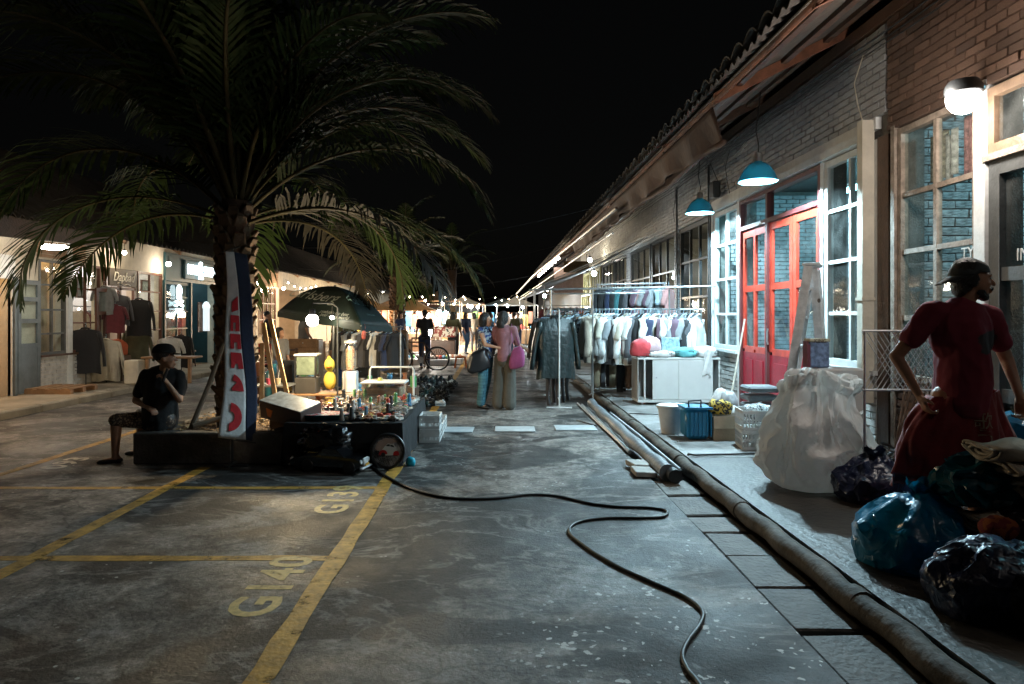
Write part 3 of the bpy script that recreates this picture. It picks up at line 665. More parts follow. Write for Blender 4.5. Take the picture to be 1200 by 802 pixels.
b = MB(); b.bb(XL-.02, XL+.07, 12.84, 15, .76, .80); part('sill', b, M['darkwood'], left)
b = MB(); b.bb(XL-.05, XL+.03, 12.12, 12.2, .12, 2.62); b.bb(XL-.05, XL+.03, 10.1, 12.12, 2.2, 2.62); part('door_surround', b, M['white_paint'], left)
# open grey folding leaf with three panes
def lleaf(y0, y1, z1, m, zs, x=XL+.05):
    f = MB(); f.bb(x-.02, x+.02, y0, y0+.08, .14, z1); f.bb(x-.02, x+.02, y1-.08, y1, .14, z1)
    for q in zs: f.bb(x-.02, x+.02, y0+.08, y1-.08, q-.04, q+.04)
    f.bb(x-.02, x+.02, y0+.08, y1-.08, z1-.08, z1); f.bb(x-.015, x+.015, y0+.08, y1-.08, .14, zs[0]-.04)
    o = part('door_leaf', f, m, left)
    for a, b_ in zip(zs, list(zs[1:])+[z1-.04]): p = MB(); p.bb(x-.003, x+.003, y0+.07, y1-.07, a+.03, b_-.03); part('pane', p, M['glass'], o)
lleaf(12.22, 12.82, 2.2, M['bluedoor'], [1.0, 1.45, 1.85])
b = MB(); b.bb(XL+.0, XL+.07, 12.13, 12.2, .12, 2.24); part('post', b, M['bluedoor'], left)
for y in (15.03, 15.63, 16.25): b = MB(); b.bb(XL-.03, XL+.03, y-.04, y+.04, .12, 2.62); part('post', b, M['brownframe'], left)
b = MB(); b.bb(XL-.03, XL+.03, 14.98, 16.3, 2.14, 2.2); part('lintel', b, M['brownframe'], left)
lleaf(14.5, 15.0, 2.14, M['brownframe'], [1.0, 1.6], XL+.12)
# script sign over the brown doorway
sg = thing('shop_sign', 'brown board with curly white lettering over the brown doorway', 'sign', (XL+.08, 15.62, 2.4))
b = MB(); b.rbox((XL+.08, 15.62, 2.41), (.05, 1.15, .40), .01); part('board', b, mat('dark_olive_board', (.07,.05,.025), .5), sg)
text('lettering', 'Dapbad', .30, mat('cream_sign_paint', (.8,.76,.66), .5), sg, (.032, 0, .02), (R(90),0,R(90)), .004, sx=.95, shear=.35)
b = MB(); b.tube([(XL+.115, 15.35+i*.05, 2.28+.02*math.sin(i*.9)-.003*i) for i in range(12)], .008, 5); part('underline', b, MATS['cream_sign_paint'], sg)
# dark teal barber shop front
b = MB(); b.bb(XL+.001, XL+.06, 17.70, 21.2, 2.47, 3.2); b.bb(XL+.001, XL+.06, 17.66, 17.74, .12, 2.47); b.bb(XL+.001, XL+.06, 19.19, 19.27, .12, 2.47); b.bb(XL+.001, XL+.06, 20.88, 21.2, .12, 2.47); b.bb(XL+.001, XL+.05, 17.74, 19.19, .12, .78); part('shopfront', b, M['darkteal'], left)
sg = thing('illuminated_sign', 'glowing white lettering around a small figure on dark teal board', 'sign', (XL+.1, 19.6, 2.82))
b = MB(); b.rbox((XL+.09, 19.85, 2.82), (.06, 2.3, .52), .01); part('board', b, M['darkteal'], sg)
M['signlight'] = emis('sign_light', (.78,.97,1.), 5)
text('lettering', 'HAIR', .40, M['signlight'], sg, (.03, -.42, .0), (R(90),0,R(90)), .02, sx=.82)
text('lettering', "STREETS", .40, M['signlight'], sg, (.03, .78, .0), (R(90),0,R(90)), .02, sx=.72)
b = MB(); x = XL+.15; b.ball((x, 19.6, 3.03), .06, 8, 6); b.tube([(x,19.6,2.98),(x,19.6,2.7),(x,19.6,2.58)], [.05,.055,.09], 8); b.tube([(x,19.5,2.86),(x,19.7,2.86)], .03, 6); part('figure', b, M['signlight'], sg, smooth=True)
point('sign_glow', (.3,.2,0), 10, (.6,.92,1.), .3, sg)
sk = thing('skull_light_sign', 'white glowing skull above crossed bars in the barber window', 'sign', (XL+.06, 18.45, 1.95))
b = MB(); x = XL+.07; b.ball((x,18.45,2.22), .15, 12, 9, (.3,1,1.1)); b.box((x,18.45,2.05), (.06,.16,.12))
b.box((x,18.45,1.88), (.05,.42,.05), (R(18),0,0)); b.box((x+.01,18.45,1.87), (.05,.42,.05), (R(-18),0,0)); b.box((x,18.45,1.72), (.05,.34,.05)); b.box((x,18.45,1.64), (.05,.46,.04)); part('skull', b, M['signlight'], sk)
po = thing('barber_pole', 'round topped glowing pole lamp in the barber doorway', 'sign', (XL+.1, 20.1, 1.2))
b = MB(); b.lathe([(.09,-.35),(.09,.3),(.11,.33),(.11,.4),(.05,.5),(.001,.52)], 12, (XL+.1,20.1,1.45)); part('pole', b, emis('pale_lamp', (.8,.9,.95), .9), po, smooth='auto')
# eave: roof sheets, fascia, rafters' ends
y = 4.0
def lz(x): return 2.98 + (-7.0-x)*.60
while y < 60:
    b = MB(); b.grid(lambda u, v: (-6.95-3.4*v, y+1.02*u, lz(-6.95-3.4*v)+.05+.03*math.sin((y+1.02*u)*2*math.pi/.2)), 40 if y < 30 else 12, 2, .01); part('roof_sheet', b, M['tile'], left, smooth='auto'); y += 1.0
b = MB(); b.grid(lambda u, v: (-7.03-1.6*v, 4+56*u, lz(-7.03-1.6*v)), 20, 1, .015); part('soffit_board', b, M['soffit'], left)
for i in range(14): b = MB(); b.box((-7.8, 8.5+i*2.3, lz(-7.8)-.06), (1.7,.07,.1), (0, math.atan(.6), 0)); part('rafter', b, M['wood'], left)
b = MB(); b.add([(-7.04,8,2.62),(-7.04,12.9,2.80),(-7.04,12.9,3.04),(-7.04,8,3.04),(-7.09,8,2.62),(-7.09,12.9,2.80),(-7.09,12.9,3.04),(-7.09,8,3.04)], [(0,1,2,3),(4,7,6,5),(0,4,5,1),(3,2,6,7),(0,3,7,4),(1,5,6,2)]); part('fascia_board', b, M['darkwood'], left)
# rooms behind
b = MB(); b.bb(XL-3.2, XL-.2, 4, 60, .0, .11); struct('left_shop_floor', b, M['wood'])
for y0, y1, m in ((4,13.7,'warmwall'), (13.7,16.4,'lilacwall'), (16.4,17.7,'lilacwall'), (17.7,21,'darkteal'), (21,30,'pinkbrick'), (30,60,'warmwall')):
    b = MB(); b.bb(XL-3.4, XL-3.2, y0, y1-.1, .11, 3.4); struct('left_back_wall', b, M[m])
for y, m in ((13.72,'warmwall'), (16.4,'lilacwall'), (17.68,'lilacwall'), (21.0,'darkteal'), (30.1,'warmwall')):
    b = MB(); b.bb(XL-3.19, XL-.21, y-.05, y+.05, .11, 3.4); struct('left_partition', b, M[m])
b = MB(); b.bb(XL-3.4, XL-.21, 4, 60, 3.42, 3.5); struct('left_ceiling', b, M['soffit'])
def lamp_bulb(x, y, z, power, col, label, r=.05, mk='bulb_warm', cord=None, group=None):
    t = thing('bare_bulb_lamp', label, 'lamp', (x,y,z), group=group); b = MB(); b.ball((x,y,z), r, 12, 8); part('bulb', b, M[mk], t, smooth=True)
    b = MB(); b.lathe([(r*.5,r*.7),(r*.5,r*1.7),(r*.2,r*1.9)], 8, (x,y,z)); part('socket', b, M['black'], t)
    if cord: b = MB(); b.tube([(x,y,z+r*1.8),(x,y,z+cord)], .005, 5); part('cord', b, M['rubber'], t)
    point('bulb_light', (0,0,-r*1.6), power, col, r, t); return t
# eave lamps and room lamps
t = thing('disc_lamp', 'flat round white lamp under the eave at the open grey door', 'lamp', (-7.55,11.7,2.70)); b = MB(); b.lathe([(.001,-.03),(.2,-.03),(.22,0),(.2,.03),(.001,.04)], 20, (-7.55,11.7,2.72)); part('disc', b, M['bulb_neutral'], t); point('disc_light', (0,0,-.08), 14, (1.,.80,.52), .15, t)
lamp_bulb(-8.25, 15.2, 2.95, 16, (1.,.80,.52), 'bare bulb under the eave over the brown doorway', .045, 'bulb_neutral', .22)
lamp_bulb(-8.3, 17.35, 2.86, 18, (1.,.82,.58), 'bare bulb under the eave beside the barber shop', .06, 'bulb_neutral', .22)
lamp_bulb(-8.2, 23.6, 2.7, 90, (1.,.75,.48), 'bare bulb over the warm brick shop behind the palm', .08, 'bulb_neutral', .3)
lamp_bulb(-8.2, 26.5, 2.6, 60, (1.,.7,.4), 'bare bulb beyond the umbrella near the warm brick shop', .06, 'bulb_neutral', .4)
for (y, p, c, l) in ((11.4, 170, (1,.6,.25), 'bulb inside the open shop with red bins'), (13.1, 60, (1,.62,.3), 'bulb behind the tan curtains'), (15.4, 130, (1,.86,.78), 'bulb inside the shop behind the brown doorway'), (17.0, 90, (1,.88,.74), 'bulb behind the brown framed window beside the barber'), (19.3, 40, (.4,.85,1.), 'bulb inside the dark teal barber shop'), (24.5, 260, (1,.7,.42), 'bulb inside the warm brick shop')):
    lamp_bulb(XL-1.6, y, 2.9, p, c, l, .06, 'bulb_neutral' if y != 19.3 else 'bulb_cool', .4)
# curtains, shelves, bins and pictures seen through the glass
for y0, y1, x in ((12.95,13.25,XL-.35), (13.32,13.62,XL-.35)):
    b = MB(); b.grid(lambda u, v: (x+.03*math.sin(u*40), y0+(y1-y0)*u, .85+1.6*v), 30, 2, .003); solo('curtain', b, M['curtain'], 'tan curtain behind the grey framed window, ' + ('nearer the open door' if y0 < 13 else 'beside the white post'), 'curtain', smooth=True)
sh = thing('shelf_unit', 'wooden shelf unit with folded stock inside the open shop', 'shelves', (XL-1.2, 12.9, .11))
for z in (.5, 1.0, 1.5, 2.0): b = MB(); b.bb(XL-2.0, XL-.5, 12.7, 13.05, z, z+.03); part('shelf', b, M['wood'], sh)
for x in (XL-2.0, XL-.5): b = MB(); b.bb(x-.02, x+.02, 12.7, 13.05, .11, 2.2); part('side_panel', b, M['wood'], sh)
for k in range(12):
    z = (.53, 1.03, 1.53, 2.03)[k % 4]; x = XL-.75-.42*(k//4); b = MB(); b.rbox((x, 12.86, z+.12), (.3,.26,.22), .03); solo('stock_box', b, mat('stock%d' % (k % 5), [(.5,.35,.15),(.4,.15,.06),(.6,.5,.3),(.2,.25,.1),(.5,.1,.08)][k % 5], .7), ['mustard','rust brown','sand','dark green','red'][k % 5]+' folded stock on the '+['lowest','second','third','top'][k % 4]+' shelf, '+['nearest the doorway','in the middle','deepest in the shop'][k//4], 'stock', group='stock on the shop shelves', loc=(x,12.86,z))
for x, y in ((-8.95,12.3),(-8.8,12.75)):
    b = MB(); b.lathe([(.13,0),(.15,.75),(.16,.8),(.13,.8),(.12,.05)], 16, (x,y,.11)); solo('bin', b, M['redplastic'], 'tall red bin just inside the open doorway, ' + ('nearer the street' if y > 12.5 else 'deeper in the room'), 'bin', loc=(x,y,.11), smooth='auto')
for k, (y, z, w_, h_) in enumerate(((14.1,2.2,.35,.5),(14.6,2.15,.35,.45),(16.75,2.0,.4,.5),(17.2,1.45,.4,.4),(17.25,2.3,.35,.3),(16.8,1.1,.45,.45),(18.9,1.55,.4,.35),(20.5,1.5,.3,.9))):
    pc = thing('framed_picture', 'framed picture in the shop window, ' + ['high left pane of the brown framed window','second pane of the brown framed window','pane under the lit plaster','lower pane beside the doorway','top pane nearest the barber','bottom pane over the painted bricks','pane below the skull','tall sheet beside the barber door'][k], 'picture', (XL-.25, y, z))
    b = MB(); b.bb(XL-.27, XL-.24, y-w_/2, y+w_/2, z-h_/2, z+h_/2); part('frame', b, M['brownframe'], pc)
    b = MB(); b.bb(XL-.239, XL-.232, y-w_/2+.04, y+w_/2-.04, z-h_/2+.04, z+h_/2-.04); part('print', b, mat('print%d' % k, [(.5,.45,.4),(.35,.35,.36),(.55,.5,.42),(.5,.4,.3),(.4,.42,.4),(.2,.22,.2),(.5,.42,.35),(.4,.3,.25)][k], .6, vary=.6, scale=14), pc)
# pallet on the pavement
pa = thing('wooden_pallet', 'small wooden pallet lying on the pavement by the grey door', 'pallet', (-8.1, 12.75, .12))
for i in range(4): b = MB(); b.box((-8.45+i*.22, 12.8, .215), (.14,.85,.02)); part('slat', b, M['wood'], pa)
for i in range(3): b = MB(); b.box((-8.12, 12.42+i*.38, .162), (.85,.09,.084)); part('bearer', b, M['wood'], pa)
# ------------------------------------------------------------------ palms
M['leaf'] = mat('palm_leaflet', (.023,.040,.010), .7, vary=.4, scale=3, spec=.12, rand=.35)
M['deadleaf'] = mat('dead_palm_leaflet', (.020,.016,.007), .8, vary=.4, scale=3)
M['rachis'] = mat('palm_leaf_stalk', (.06,.05,.022), .7, vary=.3, spec=.15)
M['trunk'] = mat('palm_trunk_bark', (.06,.04,.026), .9, vary=.5, scale=10, bump=.8, bscale=25)
M['stub'] = mat('cut_palm_leaf_base', (.12,.075,.045), .85, vary=.45, scale=16, bump=.5, bscale=40)
def frond_mesh(seed, L, droop, nl=58, ll=.5, rise=.9):
    "stalk in the XZ plane heading +X, leaflets in two ranks; returns stalk and leaflet builders"
    r = random.Random(seed); st = MB(); lf = MB(); pts = []; p = Vector((0,0,0)); a = rise; N = 26; tw = r.uniform(-.25,.25)
    for i in range(N+1):
        pts.append(p.copy()); t = i/N; p = p + Vector((math.cos(a), tw*t*.6, math.sin(a)))*(L/N); a -= droop/N*(.5+1.1*t)
    st.tube(pts, [.028*(1-t/N)**.8+.004 for t in range(N+1)], 6, sq=.6)
    for k in range(nl):
        t = .16+.84*k/nl; f = t*N; i = min(int(f), N-1); q = pts[i].lerp(pts[i+1], f-i); d = (pts[i+1]-pts[i]).normalized()
        up = d.cross(Vector((0,1,0))).normalized(); up = -up if up.z < 0 else up
        for s in (-1, 1):
            l = ll*(math.sin(math.pi*min(1, .18+.86*t))**.6+.12)*r.uniform(.82,1.1)
            ang = R(r.uniform(44,62))*(1-.35*t); lift = r.uniform(.15,.65)*(1-.7*t)
            dir_ = (d*math.cos(ang) + Vector((0,s,0))*math.sin(ang) + up*lift*.6).normalized()
            w = .017*r.uniform(.8,1.15); side = dir_.cross(up).normalized()*w
            e1 = q+dir_*l*.45+Vector((0,0,-.02*l)); e2 = q+dir_*l*.8+Vector((0,0,-.16*l)); e3 = q+dir_*l*.97+Vector((0,0,-.36*l*r.uniform(.7,1.4)))
            n = up*.006
            lf.add([q-side*.5, q+side*.5, e1+side+n, e1-side+n, e2+side*.75, e2-side*.75, e3], [(0,1,2,3),(3,2,4,5),(5,4,6)])
    return st.mesh('stalk', smooth=True), lf.mesh('leaflets', fix=False)
FR = [frond_mesh(k, L, dr, ll=ll, rise=ri) for k, (L, dr, ll, ri) in enumerate([(3.1,2.0,.62,1.05),(3.3,1.7,.66,.85),(2.9,2.3,.6,1.0),(3.0,1.9,.58,.6),(3.4,1.5,.66,1.15),(2.7,2.2,.56,.35),(3.0,1.5,.6,.25)])]
def palm(x, y, z0, h, r0, nf, label, seed, sc=1.0, stubs=True, extra=()):
    r = random.Random(seed); t = thing('date_palm', label, 'palm tree', (x,y,z0))
    b = MB(); n = 14; b.tube([(x+.02*math.sin(i), y, z0+(h+.1)*i/n) for i in range(n+1)], [r0*(1.12 if i < 2 else .92+.06*(i % 2)) for i in range(n+1)], 16); part('trunk', b, M['trunk'], t, smooth='auto')
    if stubs:
        sm = MB(); sm.add([(0,-.07,-.05),(0,.07,-.05),(.02,.085,.02),(.02,-.085,.02),(.10,-.045,.075),(.10,.045,.075),(.085,.035,.10),(.085,-.035,.10),(0,-.03,.07),(0,.03,.07)],
               [(0,1,5,4),(4,5,6,7),(7,6,9,8),(0,4,3),(1,2,5),(3,4,7),(3,7,8),(2,6,5),(2,9,6)]); sme = sm.mesh('leaf_base')
        rows = int(h/.115); cnt = 0; per = max(8, int(2*math.pi*r0/.155))
        for j in range(rows):
            for i in range(per):
                a = 2*math.pi*(i+.5*(j % 2))/per + j*.03
                if math.sin(a) > .45: continue       # the far side is not seen
                cnt += 1
                if cnt > 295: break
                s = r.uniform(.85,1.2)*(1.0+.35*j/rows)
                o = put('leaf_base', sme, M['stub'], t, (math.cos(a)*r0*.93, math.sin(a)*r0*.93, .08+j*.115+r.uniform(-.01,.01)), (0, r.uniform(-.35,.1), a)); o.scale = (s*r0/.24, s*r0/.24, s)
    for k in range(nf):
        az = k*2.39996 + r.uniform(-.2,.2); lev = k/nf
        if lev > .42 and math.sin(az) < -.45: continue
        v = [4,0,1,0,2,3,5,6][min(7, int(lev*8))]
        fs = FR[v]; s = sc*r.uniform(.9,1.08)
        f = put('frond', fs[0], M['rachis'], t, (math.cos(az)*r0*.6, math.sin(az)*r0*.6, h+.25-.45*lev), (r.uniform(-.25,.25), -.35*(1-lev)*r.random()-.25*(1-lev), az)); f.scale = (s,s,s)
        put('leaflets', fs[1], M['deadleaf'] if lev > .93 else M['leaf'], f)
    for az, v, tilt, s, roll in extra:
        f = put('frond', FR[v][0], M['rachis'], t, (math.cos(az)*r0*.6, math.sin(az)*r0*.6, h+.05), (roll, tilt, az)); f.scale = (s,s,s); put('leaflets', FR[v][1], M['leaf'], f)
    return t
palm(-3.06, 8.05, .2, 2.60, .185, 48, 'tall date palm with long arching fronds in the nearer planter', 3, 1.16, extra=((.15,0,-.1,1.25,.1),(.3,3,-.35,1.2,.2),(.5,4,-.2,1.2,-.2),(-.5,4,-.45,1.15,.1),(-2.6,4,-.45,1.15,-.1)))
palm(-3.85, 27, .0, 3.1, .24, 26, 'farther date palm with stubby trunk beyond the dark umbrella', 8, 1.0)
palm(-2.9, 46, .0, 4.5, .33, 22, 'farthest date palm dark against the night above the crowd', 12, 1.1, stubs=False)

# planter with rough concrete border blocks and soil
pt = thing('planter', 'low square concrete planter round the nearer palm', 'planter', (-3.0, 8.1, 0))
for (x0,x1,y0,y1) in ((-3.77,-2.74,7.10,7.28),(-2.73,-2.2,7.10,7.28),(-3.77,-3.59,7.29,9.1),(-2.38,-2.2,7.29,9.1),(-3.77,-2.2,9.11,9.28)):
    b = MB(); b.rbox(((x0+x1)/2,(y0+y1)/2,.165), (x1-x0,y1-y0,.33), .015); part('border_block', b, M['slab'], pt)
b = MB(); b.grid(lambda u, v: (-3.6+1.23*u, 7.27+1.85*v, .25+.05*noise.noise(Vector((u*6,v*8,0)))), 26, 30, .03); o = part('soil', b, mat('leaf_strewn_soil', (.14,.09,.055), .95, vary=.6, scale=25, bump=1, bscale=60), pt)
lm = MB()
for k in range(420):
    x, y = rnd.uniform(-3.6,-2.3), rnd.uniform(7.2,8.6); a = rnd.uniform(0,6.28); s = rnd.uniform(.02,.05); z = rnd.uniform(.30,.335)
    lm.add([(x+math.cos(a)*s,y+math.sin(a)*s,z+rnd.uniform(-.01,.02)),(x-math.sin(a)*s*.4,y+math.cos(a)*s*.4,z),(x-math.cos(a)*s,y-math.sin(a)*s,z+rnd.uniform(-.01,.02)),(x+math.sin(a)*s*.4,y-math.cos(a)*s*.4,z+.006)], [(0,1,2,3)])
o = part('dry_leaves', lm, mat('dry_leaf', (.42,.26,.12), .8, vary=.4), pt, fix=False); o['kind'] = 'stuff'
# ------------------------------------------------------------------ people
def fused(mb, voxel, name, smooth_it=3, wr=0., wscale=6., wst=(1,1,.5), seed=0):
    "closed overlapping volumes melted into one continuous surface, with optional cloth wrinkles"
    me = mb.mesh('tmp', fix=True); o = bpy.data.objects.new('tmp', me); C.objects.link(o)
    m = o.modifiers.new('r', 'REMESH'); m.mode = 'VOXEL'; m.voxel_size = voxel; m.use_smooth_shade = True
    if smooth_it: s = o.modifiers.new('s', 'SMOOTH'); s.iterations = smooth_it; s.factor = .5
    bpy.context.view_layer.update()
    out = bpy.data.meshes.new_from_object(o.evaluated_get(bpy.context.evaluated_depsgraph_get())); out.name = name
    bpy.data.objects.remove(o); bpy.data.meshes.remove(me)
    if wr:
        ns = [v.normal.copy() for v in out.vertices]
        for v, n in zip(out.vertices, ns):
            p = Vector((v.co.x*wst[0], v.co.y*wst[1], v.co.z*wst[2]))*wscale + Vector((seed*3.1, seed, 0))
            a = 1-abs(noise.noise(p))*2.2; b_ = 1-abs(noise.noise(p*2.1+Vector((5,1,2))))*2.2
            v.co += n*wr*(a*.7+b_*.35)
    out.polygons.foreach_set('use_smooth', [True]*len(out.polygons)); return out
def cap(mb, a, ra, b, rb, n=12, sq=None):
    a, b = Vector(a), Vector(b); d = (b-a); L = d.length; d.normalize(); P = []; r_ = []
    for k in (-.98,-.8,-.45): P.append(a+d*ra*k); r_.append(ra*math.sqrt(1-k*k))
    P.append(a); r_.append(ra); P.append(a.lerp(b,.5)); r_.append((ra+rb)/2); P.append(b); r_.append(rb)
    for k in (.45,.8,.98): P.append(b+d*rb*k); r_.append(rb*math.sqrt(1-k*k))
    mb.tube(P, r_, n, sq=sq); return mb
J0 = dict(head=(0,-.02,1.585), neck=(0,.015,1.44), chest=(0,0,1.28), waist=(0,0,1.06), pelvis=(0,.01,.93), shL=(-.175,0,1.405), shR=(.175,0,1.405),
          elL=(-.235,.03,1.13), elR=(.235,.03,1.13), wrL=(-.245,-.06,.89), wrR=(.245,-.06,.89), hipL=(-.09,0,.90), hipR=(.09,0,.90), knL=(-.10,-.01,.50), knR=(.10,-.01,.50),
          anL=(-.105,.03,.085), anR=(.105,.03,.085), fL=(0,-1,0), fR=(0,-1,0), yaw=0.)
def hand(mb, w, d, s, palm_n, curl=.6, sc=1.):
    "palm, four unequal bent fingers and a thumb; s = thumb side sign"
    w = Vector(w); d = Vector(d).normalized(); pn = Vector(palm_n); pn = (pn-d*pn.dot(d)).normalized(); side = d.cross(pn).normalized()*s
    cap(mb, w, .022*sc, w+d*.03*sc, .026*sc, 8)
    for k in range(4): q = (-1.5+k)*.019*sc; cap(mb, w+d*.02*sc+side*q*.7, .014*sc, w+d*.085*sc+side*q, .0125*sc, 8)
    for k, (L, r) in enumerate(((.058,.0078),(.072,.0085),(.078,.0088),(.070,.0085))):
        p = w+d*.09*sc+side*(-1.5+k)*.0205*sc; a = 0; r *= sc
        for j in range(3):
            a += curl*(.55+.35*j)*.9; q = p+(d*math.cos(a)+pn*math.sin(a))*L*sc*(.45,.32,.26)[j]; cap(mb, p, r*(1,.92,.85)[j], q, r*(.92,.85,.75)[j], 7); p = q
    t0 = w+d*.025*sc+side*.024*sc; t1 = t0+(d*.6+side*.7+pn*.35).normalized()*.038*sc; t2 = t1+(d*.85+side*.1+pn*.5).normalized()*.032*sc
    cap(mb, t0, .013*sc, t1, .0105*sc, 7); cap(mb, t1, .0105*sc, t2, .0085*sc, 7)
def head_prims(b, j, yaw, sc=1., chin=.0):
    Rm = Matrix.Rotation(yaw, 3, 'Z'); c = Vector(j['head'])
    def P(x, y, z): return c + Rm @ Vector((x*sc, y*sc, z*sc))
    def E(x, y, z, r, s, n=14):
        q = MB(); q.ball((0,0,0), r*sc, n, 10, s); b.add([P(x,y,z)+Rm @ Vector(v) for v in q.v], q.f)
    E(0,.02,.035,.09,(.86,1.06,1.0)); E(0,-.03,-.01,.07,(.86,.9,1.15)); E(0,-.045,-.07,.045,(.9,.85,.85)); E(0,-.068,-.095,.021,(1.1,.8,.8))
    cap(b, P(0,-.088,.015), .010*sc, P(0,-.112,-.022), .013*sc, 8); E(0,-.092,-.058,.016,(1.5,.7,.5)); E(0,-.092,-.070,.014,(1.4,.7,.55))
    E(-.03,-.078,.026,.016,(1.5,.7,.5)); E(.03,-.078,.026,.016,(1.5,.7,.5))
    for s in (-1,1): E(.076*s,.012,-.005,.026,(.35,.75,1.15)); E(.034*s,-.066,-.022,.024,(1,.8,.8))
    return P
def person(label, loc, rz, J=None, H=1.7, voxel=.013, skin=None, top=None, legs=None, hair='short', topm=None, legm=None, group=None, sleeves=.5, wide=0., shoes=True, curl=.6, smooth=True, hairm=None, sitting=False, waistr=None, wr=.006, torso=1., hand_dir=None, cat='person'):
    j = dict(J0); j.update(J or {}); sc = H/1.7; j = {k: (tuple(c*sc for c in v) if isinstance(v, tuple) and k not in ('fL','fR') else v) for k, v in j.items()}
    t = thing('person', label, cat, loc, rz, group); T = torso
    b = MB(); P = head_prims(b, j, j['yaw'], sc)
    V_ = lambda k: Vector(j[k])
    cap(b, V_('neck')-Vector((0,0,.03)), .056*sc, V_('head')+Vector((0,.01,-.04)), .05*sc)
    for s in 'LR':
        cap(b, V_('neck')-Vector((0,0,.04)), .055*sc, V_('sh'+s), .052*sc); cap(b, V_('sh'+s), .05*sc, V_('el'+s), .037*sc); cap(b, V_('el'+s), .038*sc, V_('wr'+s), .024*sc)
        hd = (V_('wr'+s)-V_('el'+s)).normalized() if not hand_dir else Vector(hand_dir[s]); sg = 1 if s == 'L' else -1
        pn = Vector((sg, -.3, 0)) if abs(hd.x) < .8 else Vector((0, .3, -1)); hand(b, V_('wr'+s), hd, 1 if s == 'L' else -1, pn, curl, sc)
        cap(b, V_('hip'+s), .085*sc, V_('kn'+s), .058*sc); cap(b, V_('kn'+s), .056*sc, V_('kn'+s).lerp(V_('an'+s), .3), .056*sc); cap(b, V_('kn'+s).lerp(V_('an'+s), .3), .054*sc, V_('an'+s), .034*sc)
        f = Vector(j['f'+s]).normalized(); a = V_('an'+s); cap(b, a-f*.03+Vector((0,0,-.035)), .036*sc, a+f*.13*sc+Vector((0,0,-.055)), .028*sc)
    q = MB(); q.ball((0,0,0), 1, 16, 10, (.155*sc*T,.105*sc*T,.2*sc)); ax = (V_('neck')-V_('pelvis')).normalized(); rot = Vector((0,0,1)).rotation_difference(ax).to_matrix()
    b.add([V_('chest')+rot @ Vector(v) for v in q.v], q.f)
    cap(b, V_('chest'), .125*sc*T, V_('waist'), .11*sc*T, 16, .8); cap(b, V_('waist'), .11*sc*T, V_('pelvis'), .125*sc*T, 16, .85)
    put('body', fused(b, voxel, 'body', 2 if voxel < .01 else 1), skin or M['skin'], t)
    if topm:
        c = MB(); q = MB(); q.ball((0,0,0), 1, 16, 10, (.175*sc*T,.125*sc*T,.215*sc)); c.add([V_('chest')+rot @ Vector(v) for v in q.v], q.f)
        wr_ = waistr or .138*sc*T; cap(c, V_('chest'), .145*sc*T, V_('waist'), wr_, 16, .85); cap(c, V_('waist'), wr_, V_('pelvis')+Vector((0,0,-.02)), waistr or .148*sc*T, 16, .86)
        for s in 'LR':
            cap(c, V_('neck')-Vector((0,0,.055)), .062*sc, V_('sh'+s), .064*sc)
            e = V_('sh'+s).lerp(V_('el'+s), min(1, sleeves*1.15)); cap(c, V_('sh'+s), .064*sc, e, .060*sc)
            if sleeves > .95: cap(c, V_('el'+s), .052*sc, V_('el'+s).lerp(V_('wr'+s), .9), .038*sc)
        put('shirt', fused(c, max(voxel, .008), 'shirt', 4, wr, 7, (1,1,.6), hash(label) % 17), topm, t)
    if legm:
        c = MB(); cap(c, V_('pelvis')+Vector((0,0,.05)), .133*sc*T, V_('pelvis')+Vector((0,0,-.05)), .14*sc*T, 16, .85)
        for s in 'LR':
            cap(c, V_('hip'+s), .10*sc, V_('kn'+s), (.073+wide*.5)*sc)
            if legs != 'shorts': cap(c, V_('kn'+s), (.073+wide*.5)*sc, V_('an'+s)+Vector((0,0,.02)), (.055+wide)*sc)
        put('trousers' if legs != 'shorts' else 'shorts', fused(c, max(voxel, .009), 'trousers', 4, wr, 6, (1,1,.45), 3), legm, t)
    if hair:
        Rm = Matrix.Rotation(j['yaw'], 3, 'Z'); c = MB()
        def E(x, y, z, r, s):
            q = MB(); q.ball((0,0,0), r*sc, 14, 10, s); c.add([P(x,y,z)+Rm @ Vector(v) for v in q.v], q.f)
        E(0,.034,.055,.098,(.93,1.02,.92))
        if hair in ('bob','long'): E(0,.045,.0,.112,(1.0,.88,1.1)); E(0,.055,-.075,.10,(1.12,.75,1.05))
        if hair == 'long': E(0,.075,-.16,.08,(1.0,.55,1.5)); E(0,.08,-.25,.06,(1.0,.5,1.3))
        if hair == 'bun': E(0,.05,.0,.108,(1.0,.92,1.1)); E(0,.10,-.08,.075,(1.25,.85,1.15)); E(.0,.07,-.14,.06,(1.5,.7,1))
        put('hair', fused(c, max(voxel, .009), 'hair', 2, .003, 30), hairm or M['hair'], t)
    if shoes:
        for s in 'LR':
            c = MB(); f = Vector(j['f'+s]).normalized(); a = V_('an'+s); cap(c, a-f*.035+Vector((0,0,-.045)), .040*sc, a+f*.14*sc+Vector((0,0,-.055)), .036*sc, 10, .75)
            put('shoe', c.mesh('shoe', smooth=True), M['black'], t)
    return t, j, P

def cloth(name, col, **k): return mat('cloth_'+name, col, k.pop('rough', .85), vary=k.pop('vary', .2), scale=k.pop('scale', 9), bump=k.pop('bump', .25), bscale=k.pop('bscale', 30), sheen=.2, **k)

